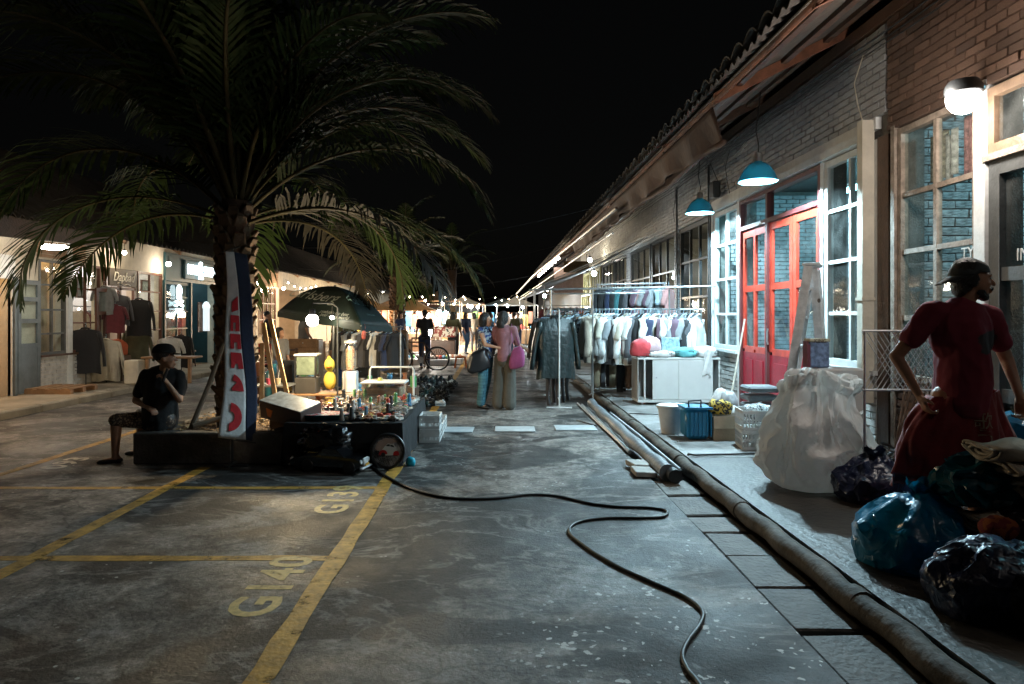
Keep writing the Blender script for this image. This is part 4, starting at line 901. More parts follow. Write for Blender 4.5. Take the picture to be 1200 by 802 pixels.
# -- man in crimson shirt at the right
sm, nt, bs = nodes('crimson_shirt_with_grey_print'); N = nt.nodes; L = nt.links
tc = N.new('ShaderNodeTexCoord'); mp = N.new('ShaderNodeMapping'); mp.inputs['Rotation'].default_value = (0, R(12), 0); L.new(tc.outputs['Object'], mp.inputs['Vector'])
sx = N.new('ShaderNodeSeparateXYZ'); L.new(mp.outputs[0], sx.inputs[0])
def band(sock, c, h):
    a = N.new('ShaderNodeMath'); a.operation = 'SUBTRACT'; L.new(sock, a.inputs[0]); a.inputs[1].default_value = c
    b2 = N.new('ShaderNodeMath'); b2.operation = 'ABSOLUTE'; L.new(a.outputs[0], b2.inputs[0])
    d = N.new('ShaderNodeMapRange'); L.new(b2.outputs[0], d.inputs[0]); d.inputs[1].default_value = h*1.1; d.inputs[2].default_value = h*.6; return d.outputs[0]
bx = band(sx.outputs[0], .36, .12); bz = band(sx.outputs[2], 1.225, .075); nz_ = N.new('ShaderNodeTexNoise'); nz_.inputs['Scale'].default_value = 9; nz_.inputs['Detail'].default_value = 6
m2_ = N.new('ShaderNodeMapping'); m2_.inputs['Scale'].default_value = (1,1,4); L.new(tc.outputs['Object'], m2_.inputs['Vector']); L.new(m2_.outputs[0], nz_.inputs['Vector'])
mu = N.new('ShaderNodeMath'); mu.operation = 'MULTIPLY'; L.new(bx, mu.inputs[0]); L.new(bz, mu.inputs[1])
mu2 = N.new('ShaderNodeMath'); mu2.operation = 'MULTIPLY'; L.new(mu.outputs[0], mu2.inputs[0]); L.new(nz_.outputs['Fac'], mu2.inputs[1])
rp = N.new('ShaderNodeValToRGB'); rp.color_ramp.elements[0].position = .22; rp.color_ramp.elements[1].position = .34; L.new(mu2.outputs[0], rp.inputs[0])
mx = N.new('ShaderNodeMix'); mx.data_type = 'RGBA'; mx.inputs[6].default_value = (.17,.011,.028,1); mx.inputs[7].default_value = (.035,.03,.035,1); L.new(rp.outputs['Color'], mx.inputs[0]); L.new(mx.outputs[2], bs.inputs['Base Color']); bs.inputs['Roughness'].default_value = .85
M['mshirt'] = sm
JM = dict(head=(.055,-.02,1.605), neck=(.015,.01,1.475), chest=(0,0,1.29), waist=(.01,0,1.06), pelvis=(0,.0,.90), shL=(-.175,.0,1.415), shR=(.185,.02,1.39),
          elL=(-.36,.05,1.15), wrL=(-.27,-.03,.925), elR=(.305,.04,1.13), wrR=(.285,-.09,.925), yaw=R(78), fL=(-.2,-1,0), fR=(.3,-1,0))
M['skin_man'] = mat('brown_skin', (.40,.20,.12), .45, vary=.15, scale=25, bump=.12, bscale=110)
man, jm, Pm = person('bearded man in crimson shirt and backward cap holding red printed cloth at his hips', (2.86,4.19,.12), 0, JM, H=1.74, voxel=.0065, skin=M['skin_man'], topm=M['mshirt'], legm=None, hair=None, sleeves=.5, curl=.95, torso=1.0, waistr=.160, wr=.014,
        hand_dir=dict(L=(.25,-.35,-.9), R=(-.05,-.2,-1)))
Ry = Matrix.Rotation(jm['yaw'], 3, 'Z')
def headlump(lst, name, m, vox=.006, wr=0):
    c = MB()
    for (x,y,z,r,s) in lst:
        q = MB(); q.ball((0,0,0), r, 14, 10, s); c.add([Pm(x,y,z)+Ry @ Vector(v) for v in q.v], q.f)
    return put(name, fused(c, vox, name, 2, wr, 40), m, man)
headlump([(0,.05,.01,.085,(.98,.75,1.0)),(0,.07,-.03,.07,(1.0,.6,1.0)),(0,.03,.06,.09,(.93,1,.9)),(.07,.02,.0,.03,(.5,1,1.4)),(-.07,.02,.0,.03,(.5,1,1.4))], 'hair', M['hair'], wr=.003)
headlump([(0,-.062,-.098,.030,(1.0,.8,.85)),(0,-.05,-.088,.036,(1.15,.85,.8)),(.045,-.03,-.075,.018,(.7,1.4,1.1)),(-.045,-.03,-.075,.018,(.7,1.4,1.1))], 'beard', M['hair'], .005, .003)
headlump([(0,-.1,-.046,.012,(2.3,.7,.6)),(.028,-.092,-.054,.008,(1.2,.9,1.1)),(-.028,-.092,-.054,.008,(1.2,.9,1.1))], 'moustache', M['hair'], .0035)
for s in (-1,1): headlump([(.032*s,-.082,.034,.008,(1.9,.6,.6))], 'eyebrow', M['hair'], .003)
for s in (-1,1):
    c = MB(); c.ball(Pm(.031*s,-.080,.013), .0085, 10, 7); put('eye', c.mesh('eye', smooth=True), mat('eye', (.35,.32,.3), .2), man)
# cap worn backwards: crown panels and brim over the nape
capm = cloth('dark_grey_cap', (.035,.042,.045)); c = MB()
def capfn(u, v):
    a = 2*math.pi*u; e = v*math.pi/2; rr = math.cos(e)**.75; return Pm(0,0,0) + Ry @ Vector((.090*rr*math.cos(a), .020+.112*rr*math.sin(a), .048+.088*math.sin(e)*(1+.08*math.sin(a))-.02*(math.sin(a) > 0)*rr))
c.grid(capfn, 28, 8, .004); co = put('cap', c.mesh('cap', smooth=True), capm, man)
c = MB(); c.grid(lambda u, v: Pm(0,0,0) + Ry @ Vector(((.085*(1-.25*v*v))*math.cos(math.pi*u)*1.02, .03+.10*math.sin(math.pi*u)*(1+.0*v)+.075*v*math.sin(math.pi*u), .045-.055*v*math.sin(math.pi*u)-.02)), 16, 4, .004); put('brim', c.mesh('brim', smooth=True), capm, co)
# red printed cloth gathered at both hips
redcl = cloth('red_printed', (.19,.005,.010), rough=.8, vary=.3); c = MB(); NS = 120
def sarong(u, v):
    a = 2*math.pi*u; ca, sa = math.cos(a), math.sin(a); r = .155+.105*v
    fold = (.004+.022*v)*math.sin(a*7+2.5*math.sin(a*2+1)+v*1.5)+(.003+.008*v)*math.sin(a*23+v*3+4*math.sin(a*1.0))+.03*noise.noise(Vector((ca*3,sa*3,v*3)))
    x = ca*(r*(1.25+.35*v)+fold); y = sa*(r*.72+fold)
    z = .955-.60*v+.02*math.sin(a*3+1)*v
    if ca < -.2 and sa < .4: k = (-ca-.2)/.8; x -= .07*k*math.sin(math.pi*min(1,v*1.15)); z += .13*k*v
    return (x+.01, y, z+.02*ca*(1-v))
c.grid(sarong, NS, 22, .004); sar = put('wrapped_cloth', c.mesh('wrapped_cloth', smooth=True), redcl, man)
from mathutils.bvhtree import BVHTree
def conform(o, target, d=Vector((0,1,0)), lift=.004):
    "lay flat lettering onto cloth"
    bv = BVHTree.FromPolygons([target.matrix_world @ v.co for v in target.data.vertices], [tuple(p.vertices) for p in target.data.polygons])
    mw = o.matrix_world.copy(); inv = mw.inverted()
    for v in o.data.vertices:
        w_ = mw @ v.co; h = bv.ray_cast(w_-d*1.0, d)
        if h[0] is not None: v.co = inv @ (h[0]-d*lift)
for k, ch in enumerate('歌うスデ'):
    o = text('cloth_lettering', ch, .105, mat('gold_outline_print', (.30,.20,.14), .6), man, (.035, -.4, .80-.095*k), (R(90),0,0), 0)
    bpy.context.view_layer.update(); conform(o, sar)

# -- seated man on the planter edge
JS = dict(head=(.12,-.10,1.115), neck=(.07,-.03,.98), chest=(.04,.02,.82), waist=(.0,.03,.62), pelvis=(0,.03,.48), shL=(-.13,-.02,.93), shR=(.22,.0,.92), elL=(-.24,-.02,.66), wrL=(-.03,-.16,.60), elR=(.28,-.12,.68), wrR=(.19,-.2,.86),
          hipL=(-.09,.0,.45), hipR=(.09,-.02,.45), knL=(-.36,-.17,.47), knR=(-.30,.22,.47), anL=(-.38,-.16,.09), anR=(-.33,.26,.09), fL=(-1,-.3,0), fR=(-1,0,0), yaw=R(110))
bf, nt, bs = nodes('patterned_shorts_cloth'); N = nt.nodes; L = nt.links
v_ = N.new('ShaderNodeTexVoronoi'); v_.inputs['Scale'].default_value = 45; tc = N.new('ShaderNodeTexCoord'); L.new(tc.outputs['Object'], v_.inputs['Vector']); r_ = N.new('ShaderNodeValToRGB'); r_.color_ramp.elements[0].color = (.30,.22,.15,1); r_.color_ramp.elements[1].color = (.05,.035,.03,1); r_.color_ramp.elements[0].position=.3; r_.color_ramp.elements[1].position=.5
L.new(v_.outputs['Distance'], r_.inputs[0]); L.new(r_.outputs[0], bs.inputs['Base Color'])
sit, js, Ps = person('man in black shirt and cap seated on the corner of the palm planter', (-3.62,7.35,-.02), 0, JS, H=1.7, voxel=.011, topm=M['blackcloth'], legm=bf, legs='shorts', hair='short', sleeves=.6, torso=1.42, curl=1.0)
c = MB(); Rs = Matrix.Rotation(js['yaw'],3,'Z'); c.grid(lambda u, v: Ps(0,0,0)+Rs @ Vector((.102*math.cos(2*math.pi*u)*math.cos(v*1.5)**.7, .015+.118*math.sin(2*math.pi*u)*math.cos(v*1.5)**.7, .06+.10*math.sin(v*1.5))), 20, 6, .004)
c.grid(lambda u, v: Ps(0,0,0)+Rs @ Vector((.08*math.cos(math.pi*u), -.05-.05*math.sin(math.pi*u)-.07*v*math.sin(math.pi*u), .055-.01*v)), 12, 3, .004); put('cap', c.mesh('cap', smooth=True), M['blackcloth'], sit)
c = MB(); c.rbox((js['wrR'][0]-.02, js['wrR'][1]-.02, js['wrR'][2]+.09), (.03,.09,.15), .008, (0,.3,.6)); solo('phone', MB().add([(Vector(v)+Vector((-3.62,7.35,-.02))) for v in c.v], c.f), M['black'], 'phone held up by the seated man in black', 'phone', loc=(-3.45,7.2,.9))

# -- two women at the clothes rack
jeans = nodes('patchwork_jeans'); jm_, nt, bs = jeans; N = nt.nodes; L = nt.links
ck = N.new('ShaderNodeTexBrick'); ck.inputs['Scale'].default_value = 5; ck.inputs['Color1'].default_value = (.03,.11,.15,1); ck.inputs['Color2'].default_value = (.07,.20,.25,1); ck.inputs['Mortar'].default_value = (.02,.07,.11,1)
tc = N.new('ShaderNodeTexCoord'); mp = N.new('ShaderNodeMapping'); mp.inputs['Rotation'].default_value = (R(90),0,0); L.new(tc.outputs['Object'], mp.inputs[0]); L.new(mp.outputs[0], ck.inputs['Vector']); L.new(ck.outputs[0], bs.inputs['Base Color']); bs.inputs['Roughness'].default_value = .8
def striped(name, cols, scale, direction='Z'):
    m, nt, b = nodes(name); N = nt.nodes; L = nt.links; w_ = N.new('ShaderNodeTexNoise'); w_.inputs['Scale'].default_value = scale; tc = N.new('ShaderNodeTexCoord'); L.new(tc.outputs['Object'], w_.inputs['Vector'])
    r = N.new('ShaderNodeValToRGB'); r.color_ramp.interpolation = 'CONSTANT'
    for k, c_ in enumerate(cols):
        e = r.color_ramp.elements[k] if k < 2 else r.color_ramp.elements.new(.3+.5*k/len(cols)); e.position = .3+.45*k/len(cols); e.color = (*c_,1)
    L.new(w_.outputs['Fac'], r.inputs[0]); L.new(r.outputs[0], b.inputs['Base Color']); b.inputs['Roughness'].default_value = .85; return m
w1, j1, P1 = person('woman with bobbed hair, printed blue top and patchwork jeans with large black bag', (-.16,11.45,0), R(60), dict(elL=(-.20,-.12,1.15), wrL=(-.10,-.34,1.10), elR=(.22,-.02,1.12), wrR=(.14,-.27,1.06), anR=(.10,.14,.085), knR=(.1,.04,.5), yaw=R(8)), H=1.58, voxel=.013, topm=striped('blue_printed_top', [(.03,.06,.20),(.30,.34,.38),(.02,.03,.07),(.06,.16,.32)], 12), legm=jm_, hair='bob', sleeves=.1, wide=.022)
w2, j2, P2 = person('woman in dusty pink blouse and wide olive trousers with magenta shoulder bag', (.16,11.3,0), R(158), dict(elL=(-.2,-.1,1.15), wrL=(-.3,-.28,1.05), elR=(.22,-.1,1.14), wrR=(.15,-.32,1.08), yaw=R(-40)), H=1.60, voxel=.013, topm=cloth('dusty_pink', (.21,.085,.10)), legm=cloth('olive_trousers', (.065,.06,.048)), hair='bun', sleeves=.8, wide=.06, torso=.98)
def soft_bag(name, label, c, d, m, rz=0, seed=0, strap=None):
    t = thing(name, label, 'bag', c, rz); b = MB(); b.ball((0,0,0), 1, 20, 14, (1,1,1)); r = random.Random(seed)
    b.v = [(math.copysign(abs(x)**.55, x)*d[0]/2, math.copysign(abs(y)**.7, y)*d[1]/2, math.copysign(abs(z)**.6, z)*d[2]/2) for x, y, z in b.v]
    b.v = [tuple(Vector((v[0]*(1-.45*v[2]/d[2]), v[1]*(1-.5*v[2]/d[2]), v[2]+.03*math.sin(v[0]*14)))*(1+.16*noise.noise(Vector(v)*11+Vector((seed,0,0))))) for v in b.v]
    put('pouch', b.mesh('pouch', smooth=True), m, t)
    if strap: s = MB(); s.tube(strap, .012, 6, sq=.4); put('strap', s.mesh('strap', smooth=True), m, t)
    return t
soft_bag('shoulder_bag', 'large glossy black bag carried on the forearm of the woman in jeans', (-.27,11.25,.80), (.36,.14,.36), mat('black_leather', (.012,.012,.014), .3), R(10), 2, [(-.1,0,.15),(-.08,.02,.3),(.06,.05,.32),(.1,0,.15)])
soft_bag('shoulder_bag', 'magenta cloth bag hanging from the shoulder of the woman in olive trousers', (.36,11.12,.86), (.24,.12,.36), cloth('magenta', (.22,.035,.12)), R(-15), 4, [(-.05,0,.15),(-.10,.02,.38),(-.12,.1,.55),(-.06,.12,.4),(.05,0,.15)])

# -- people farther off
CROWD = [('white', (.6,.6,.58)), ('black', (.015,.015,.018)), ('navy', (.02,.035,.09)), ('grey', (.2,.2,.2)), ('red', (.4,.03,.03)), ('olive', (.12,.12,.06)), ('blue', (.06,.15,.3)), ('cream', (.5,.42,.3))]
cm = [cloth('crowd_'+n, c_) for n, c_ in CROWD]; proto = []
for k in range(3):
    s = 1 if k == 0 else -1
    t, _, _ = person('proto', (0,-60,0), 0, dict(knL=(-.1,-.10*k,.5), anL=(-.1,.02-.16*k*.5,.085), anR=(.1,.03+.14*k*.5,.085), elL=(-.24,.06-.1*k,1.13), wrL=(-.25,-.1-.08*k,.93)), H=1.66, voxel=.02, topm=cm[0], legm=cm[1], hair=['short','long','bob'][k], sleeves=[.5,.3,.9][k], wr=.004); proto.append(t)
def passer(x, y, rz, top, bot, label, k, group=None, sc=1.):
    o = copy_tree(proto[k]); o.location = (x,y,0); o.rotation_euler = (0,0,rz); o.scale = (sc,)*3; o['label'] = label
    if group: o['group'] = group
    for ch in o.children:
        n = ch.name.split('.')[0]
        if n in ('shirt','trousers') : ch.material_slots[0].material = cm[top if n == 'shirt' else bot]
    return o
passer(-2.05, 19.9, R(200), 1, 2, 'person in black shirt and blue trousers standing behind the bicycle', 0, sc=1.02)
passer(-1.45, 23.5, R(170), 5, 1, 'person in olive shirt bending over the stacked cloth near the bicycle', 2)
passer(-4.9, 17.5, R(120), 3, 1, 'person in grey shirt walking behind the dark umbrella', 1)
passer(-6.6, 19.8, R(100), 1, 1, 'dark haired person in black leaning by the warm shop behind the tall palm', 0)
rc = random.Random(5)
for k in range(26):
    y = rc.uniform(25, 46); x = rc.uniform(-.145, -.005)*y if k % 3 else rc.uniform(.0,.035)*y
    a, b_ = rc.randrange(8), rc.choice((1,2,3,6)); passer(x, y, rc.uniform(0,6.28), a, b_, 'distant visitor %s in %s top and %s trousers %s' % (['with short hair','with long hair','with bobbed hair'][k % 3], CROWD[a][0], CROWD[b_][0], 'left of the women' if x < -.06*y else 'just behind the women' if x < 0 else 'beyond the clothes racks'), k % 3, 'market visitors far down the street')
# ------------------------------------------------------------------ clothes and racks
def garment(seed, w=.46, Ln=.72, sl=.52, flare=1.15, open_=False, hood=False):
    r = random.Random(seed); b = MB(); nu, nv = 28, 12; ph = r.uniform(0,6)
    def fn(u, v):
        a = 2*math.pi*u; ca, sa = math.cos(a), math.sin(a)
        hw = w/2*(.93+.07*v*flare) if v > .08 else w/2*(.93*(v/.08)**.0); x = hw*math.copysign(abs(ca)**.75, ca)
        dep = .014+.05*min(1, v*5)*(1+.3*v); y = dep*math.copysign(abs(sa)**.8, sa)
        y += .018*v*math.sin(x*42+ph+v*1.5)+.010*math.sin(x*95+ph*2+v*4)*v+.006*noise.noise(Vector((x*14,v*9,seed)))
        z = -.20*abs(x)*(1-v*.6)-Ln*v - (.02 if abs(x) < .06 and v == 0 else 0)+(.012*math.sin(x*22+ph)*v)
        return (x*(1+.03*math.sin(v*9+ph)), y, z)
    b.grid(fn, nu, nv)
    for s in (-1,1):
        P_ = []; rr = []; dx = r.uniform(.01,.06)
        for k in range(8): t = k/7; P_.append((s*(w/2-.035+.06*math.sin(t*1.6)+dx*t), .015*math.sin(t*6+ph)+.012*s, -.075-sl*t)); rr.append((.072-.022*t)*(1+.07*math.sin(k*2.4+ph)))
        b.tube(P_, rr, 10, sq=.55)
    b.tube([(-.075,0,-.035),(-.05,-.03,.0),(0,-.035,.01),(.05,-.03,0),(.075,0,-.035)], .016, 6)
    return b.mesh('garment', smooth=True)
def trousers_mesh(seed, Ln=.95):
    b = MB(); r = random.Random(seed)
    for s in (-1,1): b.tube([(s*.09+.015*math.sin(k+seed), .012*math.sin(k*1.3), -Ln*k/7) for k in range(8)], [.10-.03*k/7+.006*math.sin(k*2+seed) for k in range(8)], 12, sq=.35)
    return b.mesh('garment', smooth=True)
GJ = [garment(k, .50, .80, .62) for k in range(4)]; GS = [garment(k+10, .46, .72, .30) for k in range(4)]; GL = [garment(k+20, .48, .74, .58) for k in range(4)]; GT = [trousers_mesh(k) for k in range(2)]
hm = MB(); hm.tube([(-.20,0,-.07),(-.10,0,-.025),(0,0,.0),(.10,0,-.025),(.20,0,-.07)], .007, 5); hm.tube([(0,0,0),(0,0,.05),(.014,0,.065),(.02,0,.085),(.006,0,.10),(-.012,0,.092)], .0035, 5); hme = hm.mesh('hanger')
CC = {}
def ccol(n, c): CC[n] = cloth(n.replace(' ', '_').replace('-', '_'), c, rough=.9)
for n, c in [('white',(.66,.66,.64)),('cream',(.55,.50,.40)),('pale blue',(.35,.48,.55)),('grey',(.26,.27,.28)),('dusty rose',(.48,.25,.24)),('beige',(.45,.37,.29)),('dark grey',(.09,.09,.10)),('black',(.014,.014,.016)),('brown',(.12,.07,.045)),('teal',(.04,.16,.18)),('maroon',(.15,.03,.04)),('olive',(.10,.10,.055)),('mint',(.30,.48,.42)),('plum',(.12,.07,.10)),('navy',(.02,.03,.07)),('khaki',(.28,.22,.14)),('orange',(.6,.16,.04))]: ccol(n, c)
CC['plaid'] = striped('plaid_cloth', [(.02,.02,.03),(.35,.42,.45),(.02,.025,.03),(.10,.20,.26)], 16)
CC['black leather'] = mat('green_black_leather', (.012,.022,.022), .38, vary=.4, scale=6, bump=.6, bscale=18)
HANGM = mat('hanger_plastic', (.35,.5,.6), .4)
used_labels = set()
def hang(kind, col, x, y, z, rz, label, group, s=1., hanger=True, seed=0):
    me = {'jacket': GJ, 'shirt': GS, 'long shirt': GL, 'trousers': GT}[kind]; me = me[seed % len(me)]
    k = 2; base = label
    t = thing('hanging_garment', label, 'garment', (x,y,z), rz, group)
    g_ = put('cloth', me, CC[col], t); g_.scale = (s,s,s); g_.location = (0,0,-.105)
    if hanger: put('hanger', hme, HANGM, t, (0,0,-.10))
    return t
def rod_garments(items, p0, p1, z, ang, kind, group, where, s=1., jit=.28):
    n = len(items); P0, P1 = Vector(p0), Vector(p1)
    for i, c_ in enumerate(items):
        k = kind if isinstance(kind, str) else kind[i % len(kind)]
        q = P0.lerp(P1, (i+.5)/n); l = items[i-1] if i else None; r_ = items[i+1] if i < n-1 else None
        lab = f"{c_} {k} " + (f"between {l} and {r_}" if l and r_ else (f"at the end beside {r_ or l}")) + f" on {where}"
        while lab in used_labels: lab = lab.replace('between', 'farther along, between') if 'farther' not in lab else lab.replace('farther along,', 'still farther along,')
        used_labels.add(lab)
        hang(k, c_, q.x, q.y, z+rnd.uniform(-.005,.005), ang+rnd.uniform(-jit,jit), lab, group, s*rnd.uniform(.92,1.06), seed=i*7+len(c_))
def pole(name, pts, r, m, label, cat, group=None):
    b = MB(); b.tube(pts, r, 8); return solo(name, b, m, label, cat, smooth='auto', loc=tuple(pts[0]), group=group)
def rack(p0, p1, z, label, feet=.25, m=None, mid=False):
    m = m or M['metal']; P0, P1 = Vector(p0), Vector(p1); t = thing('clothes_rack', label, 'clothes rack', (P0.x,P0.y,P0.z)); d = (P1-P0).normalized(); n = Vector((-d.y,d.x,0))
    b = MB(); b.tube([Vector((P0.x,P0.y,z))-d*.04, Vector((P1.x,P1.y,z))+d*.04], .013, 8); part('rail', b, m, t, smooth='auto')
    for q in (P0, P1):
        b = MB(); b.tube([q+Vector((0,0,.03)), Vector((q.x,q.y,z+.02))], .013, 8); part('upright', b, m, t, smooth='auto')
        b = MB(); b.tube([q-n*feet+Vector((0,0,.02)), q+n*feet+Vector((0,0,.02))], .012, 8); part('foot_bar', b, m, t, smooth='auto')
    b = MB(); b.tube([P0+Vector((0,0,.14)), P1+Vector((0,0,.14))], .010, 8); part('lower_rail', b, m, t, smooth='auto'); return t
white_metal = mat('white_tube', (.62,.62,.60), .35)
# jacket rack running down the street beside the two women
rack((1.07,11.35,0), (1.15,13.1,0), 1.62, 'white tube rack of dark jackets beside the two women', .21, white_metal)
JK = ['black leather','black','dark grey','black','navy','black','dark grey','brown','black','black']
for i, c_ in enumerate(JK):
    lab = ['dark green black leather jacket facing the street at the front of the rack', 'black jacket just behind the leather jacket'][i] if i < 2 else f"{c_} jacket {'third' if i == 2 else 'farther back'} on the rack by the women, before the {JK[i+1] if i < 9 else 'upright'} one" + (' again' if i in (8,) else '')
    hang('jacket', c_, 1.02+.04*math.sin(i*3.), 11.45+i*.16, 1.64, R(6)*math.sin(i*2.2)+R(8), lab, 'jackets on the rack beside the women', 1.28 if i < 2 else 1.12, seed=i)
for i in range(3): hang('trousers', ['dark grey','black','black'][i], 1.0+.12*i, 11.75+.35*i, 1.02, R(12), ['dark grey trousers hanging below the leather jacket','black trousers low behind the leather jacket','black trousers low at the back of the jacket rack'][i], 'trousers below the jackets', .95, seed=i)
# long rack behind the white cabinet
rack((1.75,12.35,.12), (3.55,11.75,.12), 1.66, 'long chrome rack of pale shirts behind the white cabinet', .22)
rod_garments(['beige','cream','beige','white','cream','white','white','grey','white','black','cream','white','dusty rose','white','dark grey','black','white','pale blue','navy','white','cream','plum','white','grey','black','white','plum','dark grey','grey','black','white','dark grey','white'],
    (1.74,12.3,0), (3.5,11.72,0), 1.67, R(58), ['long shirt','shirt','long shirt'], 'shirts on the long rack', 'the long chrome rack', 1.12, .38)
rod_garments(['khaki','dark grey','khaki','black','brown','dark grey'], (1.8,12.35,0), (2.6,12.15,0), 1.10, R(50), 'trousers', 'trousers below the long rack', 'the low bar of the long rack', .82)
# dark garments rack between
rack((1.25,13.4,.12), (1.95,12.7,.12), 1.66, 'rack of brown and black coats between the jackets and shirts', .2)
rod_garments(['black','brown','black','olive','brown','dark grey','plaid','black','brown','plaid','beige','beige'], (1.22,13.3,0), (1.86,12.55,0), 1.67, R(30), 'jacket', 'coats on the middle rack', 'the middle rack', 1.0)
rack((1.3,15.5,.12), (2.6,14.5,.12), 1.7, 'rack of coats farther along the pavement', .2)
rod_garments(['brown','black','dusty rose','grey','orange','black','brown','white','plaid','black'], (1.3,15.4,0), (2.6,14.5,0), 1.71, R(35), 'jacket', 'coats on the far rack', 'the far rack', 1.0)
# tall bar carried on posts across the front, and an upper rail with hanging tops
pole('steel_bar', [(.60,12.0,2.0),(3.76,11.6,2.05)], .017, M['metal'], 'long horizontal steel bar over the clothes racks reaching the shop wall', 'bar')
pole('steel_bar', [(1.0,12.9,1.96),(2.75,12.5,1.96)], .013, M['metal'], 'shorter lower steel bar just behind the long one', 'bar')
for x, y, l in ((.98,11.95,'post of the steel bar beside the leather jacket'),(3.0,11.75,'post of the steel bar behind the shirts'),(1.72,12.0,'thin post of the steel bar at the dark coats')): pole('post', [(x,y,.03 if x < 1.8 else .12),(x,y,2.0)], .014, M['metal'], l, 'post')
rack((2.1,13.9,.12), (3.3,13.3,.12), 2.18, 'tall chrome rack behind the long rack with white hangers', .22, M['alu'])
rod_garments(['black','black','navy','black','teal','black','dark grey'], (2.1,13.9,0), (2.75,13.6,0), 2.2, R(50), 'jacket', 'dark coats on the tall rack', 'the tall rack', .95)
rod_garments(['plum','grey','dusty rose','grey','plum','grey','pale blue','grey','dusty rose'], (2.75,13.55,0), (3.4,13.2,0), 2.2, R(50), 'shirt', 'tops on the tall rack', 'the tall rack', .95)
# cabinet with sliding doors
CX0, CX1, CY, CZ = 2.28, 3.60, 10.9, .16
cb = thing('white_cabinet', 'white two door sliding cabinet under the shirt rack', 'cabinet', (2.94,11.15,.12))
def slab(name, x0,x1,y0,y1,z0,z1, m, parent, r=.004): b = MB(); b.rbox(((x0+x1)/2,(y0+y1)/2,(z0+z1)/2),(x1-x0,y1-y0,z1-z0), r); return part(name, b, m, parent)
wl_ = mat('white_laminate', (.62,.62,.60), .35, vary=.08, scale=3); grey_lam = mat('grey_side_board', (.30,.28,.26), .6, vary=.2)
slab('top', CX0, CX1, CY, CY+.5, .845, .875, wl_, cb); slab('bottom', CX0, CX1, CY, CY+.5, .16, .20, wl_, cb); slab('side_panel', CX0, CX0+.02, CY+.02, CY+.5, .20, .845, grey_lam, cb); slab('side_panel', CX1-.02, CX1, CY+.02, CY+.5, .20, .845, wl_, cb)
slab('back_panel', CX0+.02, CX1-.02, CY+.48, CY+.5, .20, .845, grey_lam, cb); slab('upright', CX0+.10, CX0+.125, CY, CY+.03, .20, .845, wl_, cb)
slab('sliding_door', CX0+.24, CX0+.66, CY+.012, CY+.03, .205, .84, wl_, cb); slab('sliding_door', CX0+.655, CX0+1.20, CY-.004, CY+.011, .205, .84, wl_, cb)
for x in (CX0+.08, CX1-.08): b = MB(); b.lathe([(.02,-.02),(.02,.04)], 8, (x,CY+.05,.14)); part('foot', b, M['metal'], cb)
for x in (CX0+.30, CX1-.18): b = MB(); b.lathe([(.012,0),(.012,.012)], 10, (x,CY-.004 if x > 3 else CY+.012,.56), (R(90),0,0)); part('door_knob', b, M['metal'], cb)
# wire tray with clothes on top
wt = thing('wire_tray', 'shallow black wire tray on the white cabinet', 'tray', (2.94,11.1,.875)); b = MB()
for z in (.885,.94,.985):
    for p, q in (((CX0+.03,CY+.02,z),(CX1-.02,CY+.02,z)),((CX0+.03,CY+.45,z),(CX1-.02,CY+.45,z)),((CX0+.03,CY+.02,z),(CX0+.03,CY+.45,z)),((CX1-.02,CY+.02,z),(CX1-.02,CY+.45,z))): b.tube([p,q], .0045, 5)
for i in range(23): x = CX0+.03+i*(CX1-CX0-.05)/22; b.tube([(x,CY+.02,.88),(x,CY+.02,.985)], .0035, 4)
part('wire_side', b, M['blackframe'], wt)
def heap(name, label, c, d, m, seed, cat='clothes', amp=.28, freq=2.2, sub=4, rz=0., sq=.8, sharp=1.0, group=None, flat=True):
    bm = bmesh.new(); bmesh.ops.create_icosphere(bm, subdivisions=sub, radius=1); o_ = Vector((seed*7.3, seed*1.9, seed))
    for v in bm.verts:
        p = v.co.copy(); q = Vector([math.copysign(abs(t)**sq, t) for t in p])
        n1 = 1-abs(noise.noise(p*freq+o_))*2; n2 = 1-abs(noise.noise(p*freq*2.3+o_*2))*2; n3 = 1-abs(noise.noise(p*freq*5+o_))*2
        q *= 1+amp*(.55*n1**sharp+.3*n2+.14*n3-.55)
        if flat and q.z < -.55: q.z = -.55-(q.z+.55)*.08*-1
        v.co = Vector((q.x*d[0]/2, q.y*d[1]/2, (q.z+.55)*d[2]/1.5))
    me = bpy.data.meshes.new(name); bm.to_mesh(me); bm.free(); me.polygons.foreach_set('use_smooth', [True]*len(me.polygons))
    o = put(name, me, m); o.location = c; o.rotation_euler = (0,0,rz); return setp(o, label, cat, group)
heap('folded_clothes', 'bright red cloth bundle at the left of the wire tray', (2.36,11.05,.9), (.34,.3,.26), cloth('bright_red', (.55,.05,.06)), 1, sub=3)
heap('folded_clothes', 'pale pink cloth bundle beside the red one in the tray', (2.52,11.1,.93), (.32,.3,.28), cloth('pale_pink', (.6,.42,.44)), 2, sub=3)
heap('folded_clothes', 'dark maroon cloth tucked behind the pink bundle', (2.62,11.2,.95), (.22,.2,.22), CC['maroon'], 3, sub=3)
heap('folded_clothes', 'white cloth lying flat in the middle of the tray', (2.66,11.05,.88), (.5,.3,.11), CC['white'], 4, sub=3)
heap('folded_clothes', 'turquoise folded cloth with pale stripes in the tray', (3.08,11.05,.885), (.36,.32,.15), cloth('turquoise', (.12,.42,.45)), 5, sub=3)
heap('folded_clothes', 'white crumpled cloth at the right end of the tray', (3.40,11.05,.89), (.36,.34,.16), CC['white'], 6, sub=3)
b = MB(); b.grid(lambda u, v: (3.34+.13*u-.03*v, 10.885-.012*math.sin(u*9+v*5), .99-.42*v+.04*math.sin(u*3)), 8, 12, .005); solo('draped_shirt', b, CC['white'], 'white cloth hanging down over the right cabinet door', 'clothes', loc=(3.4,10.88,.9), smooth=True)
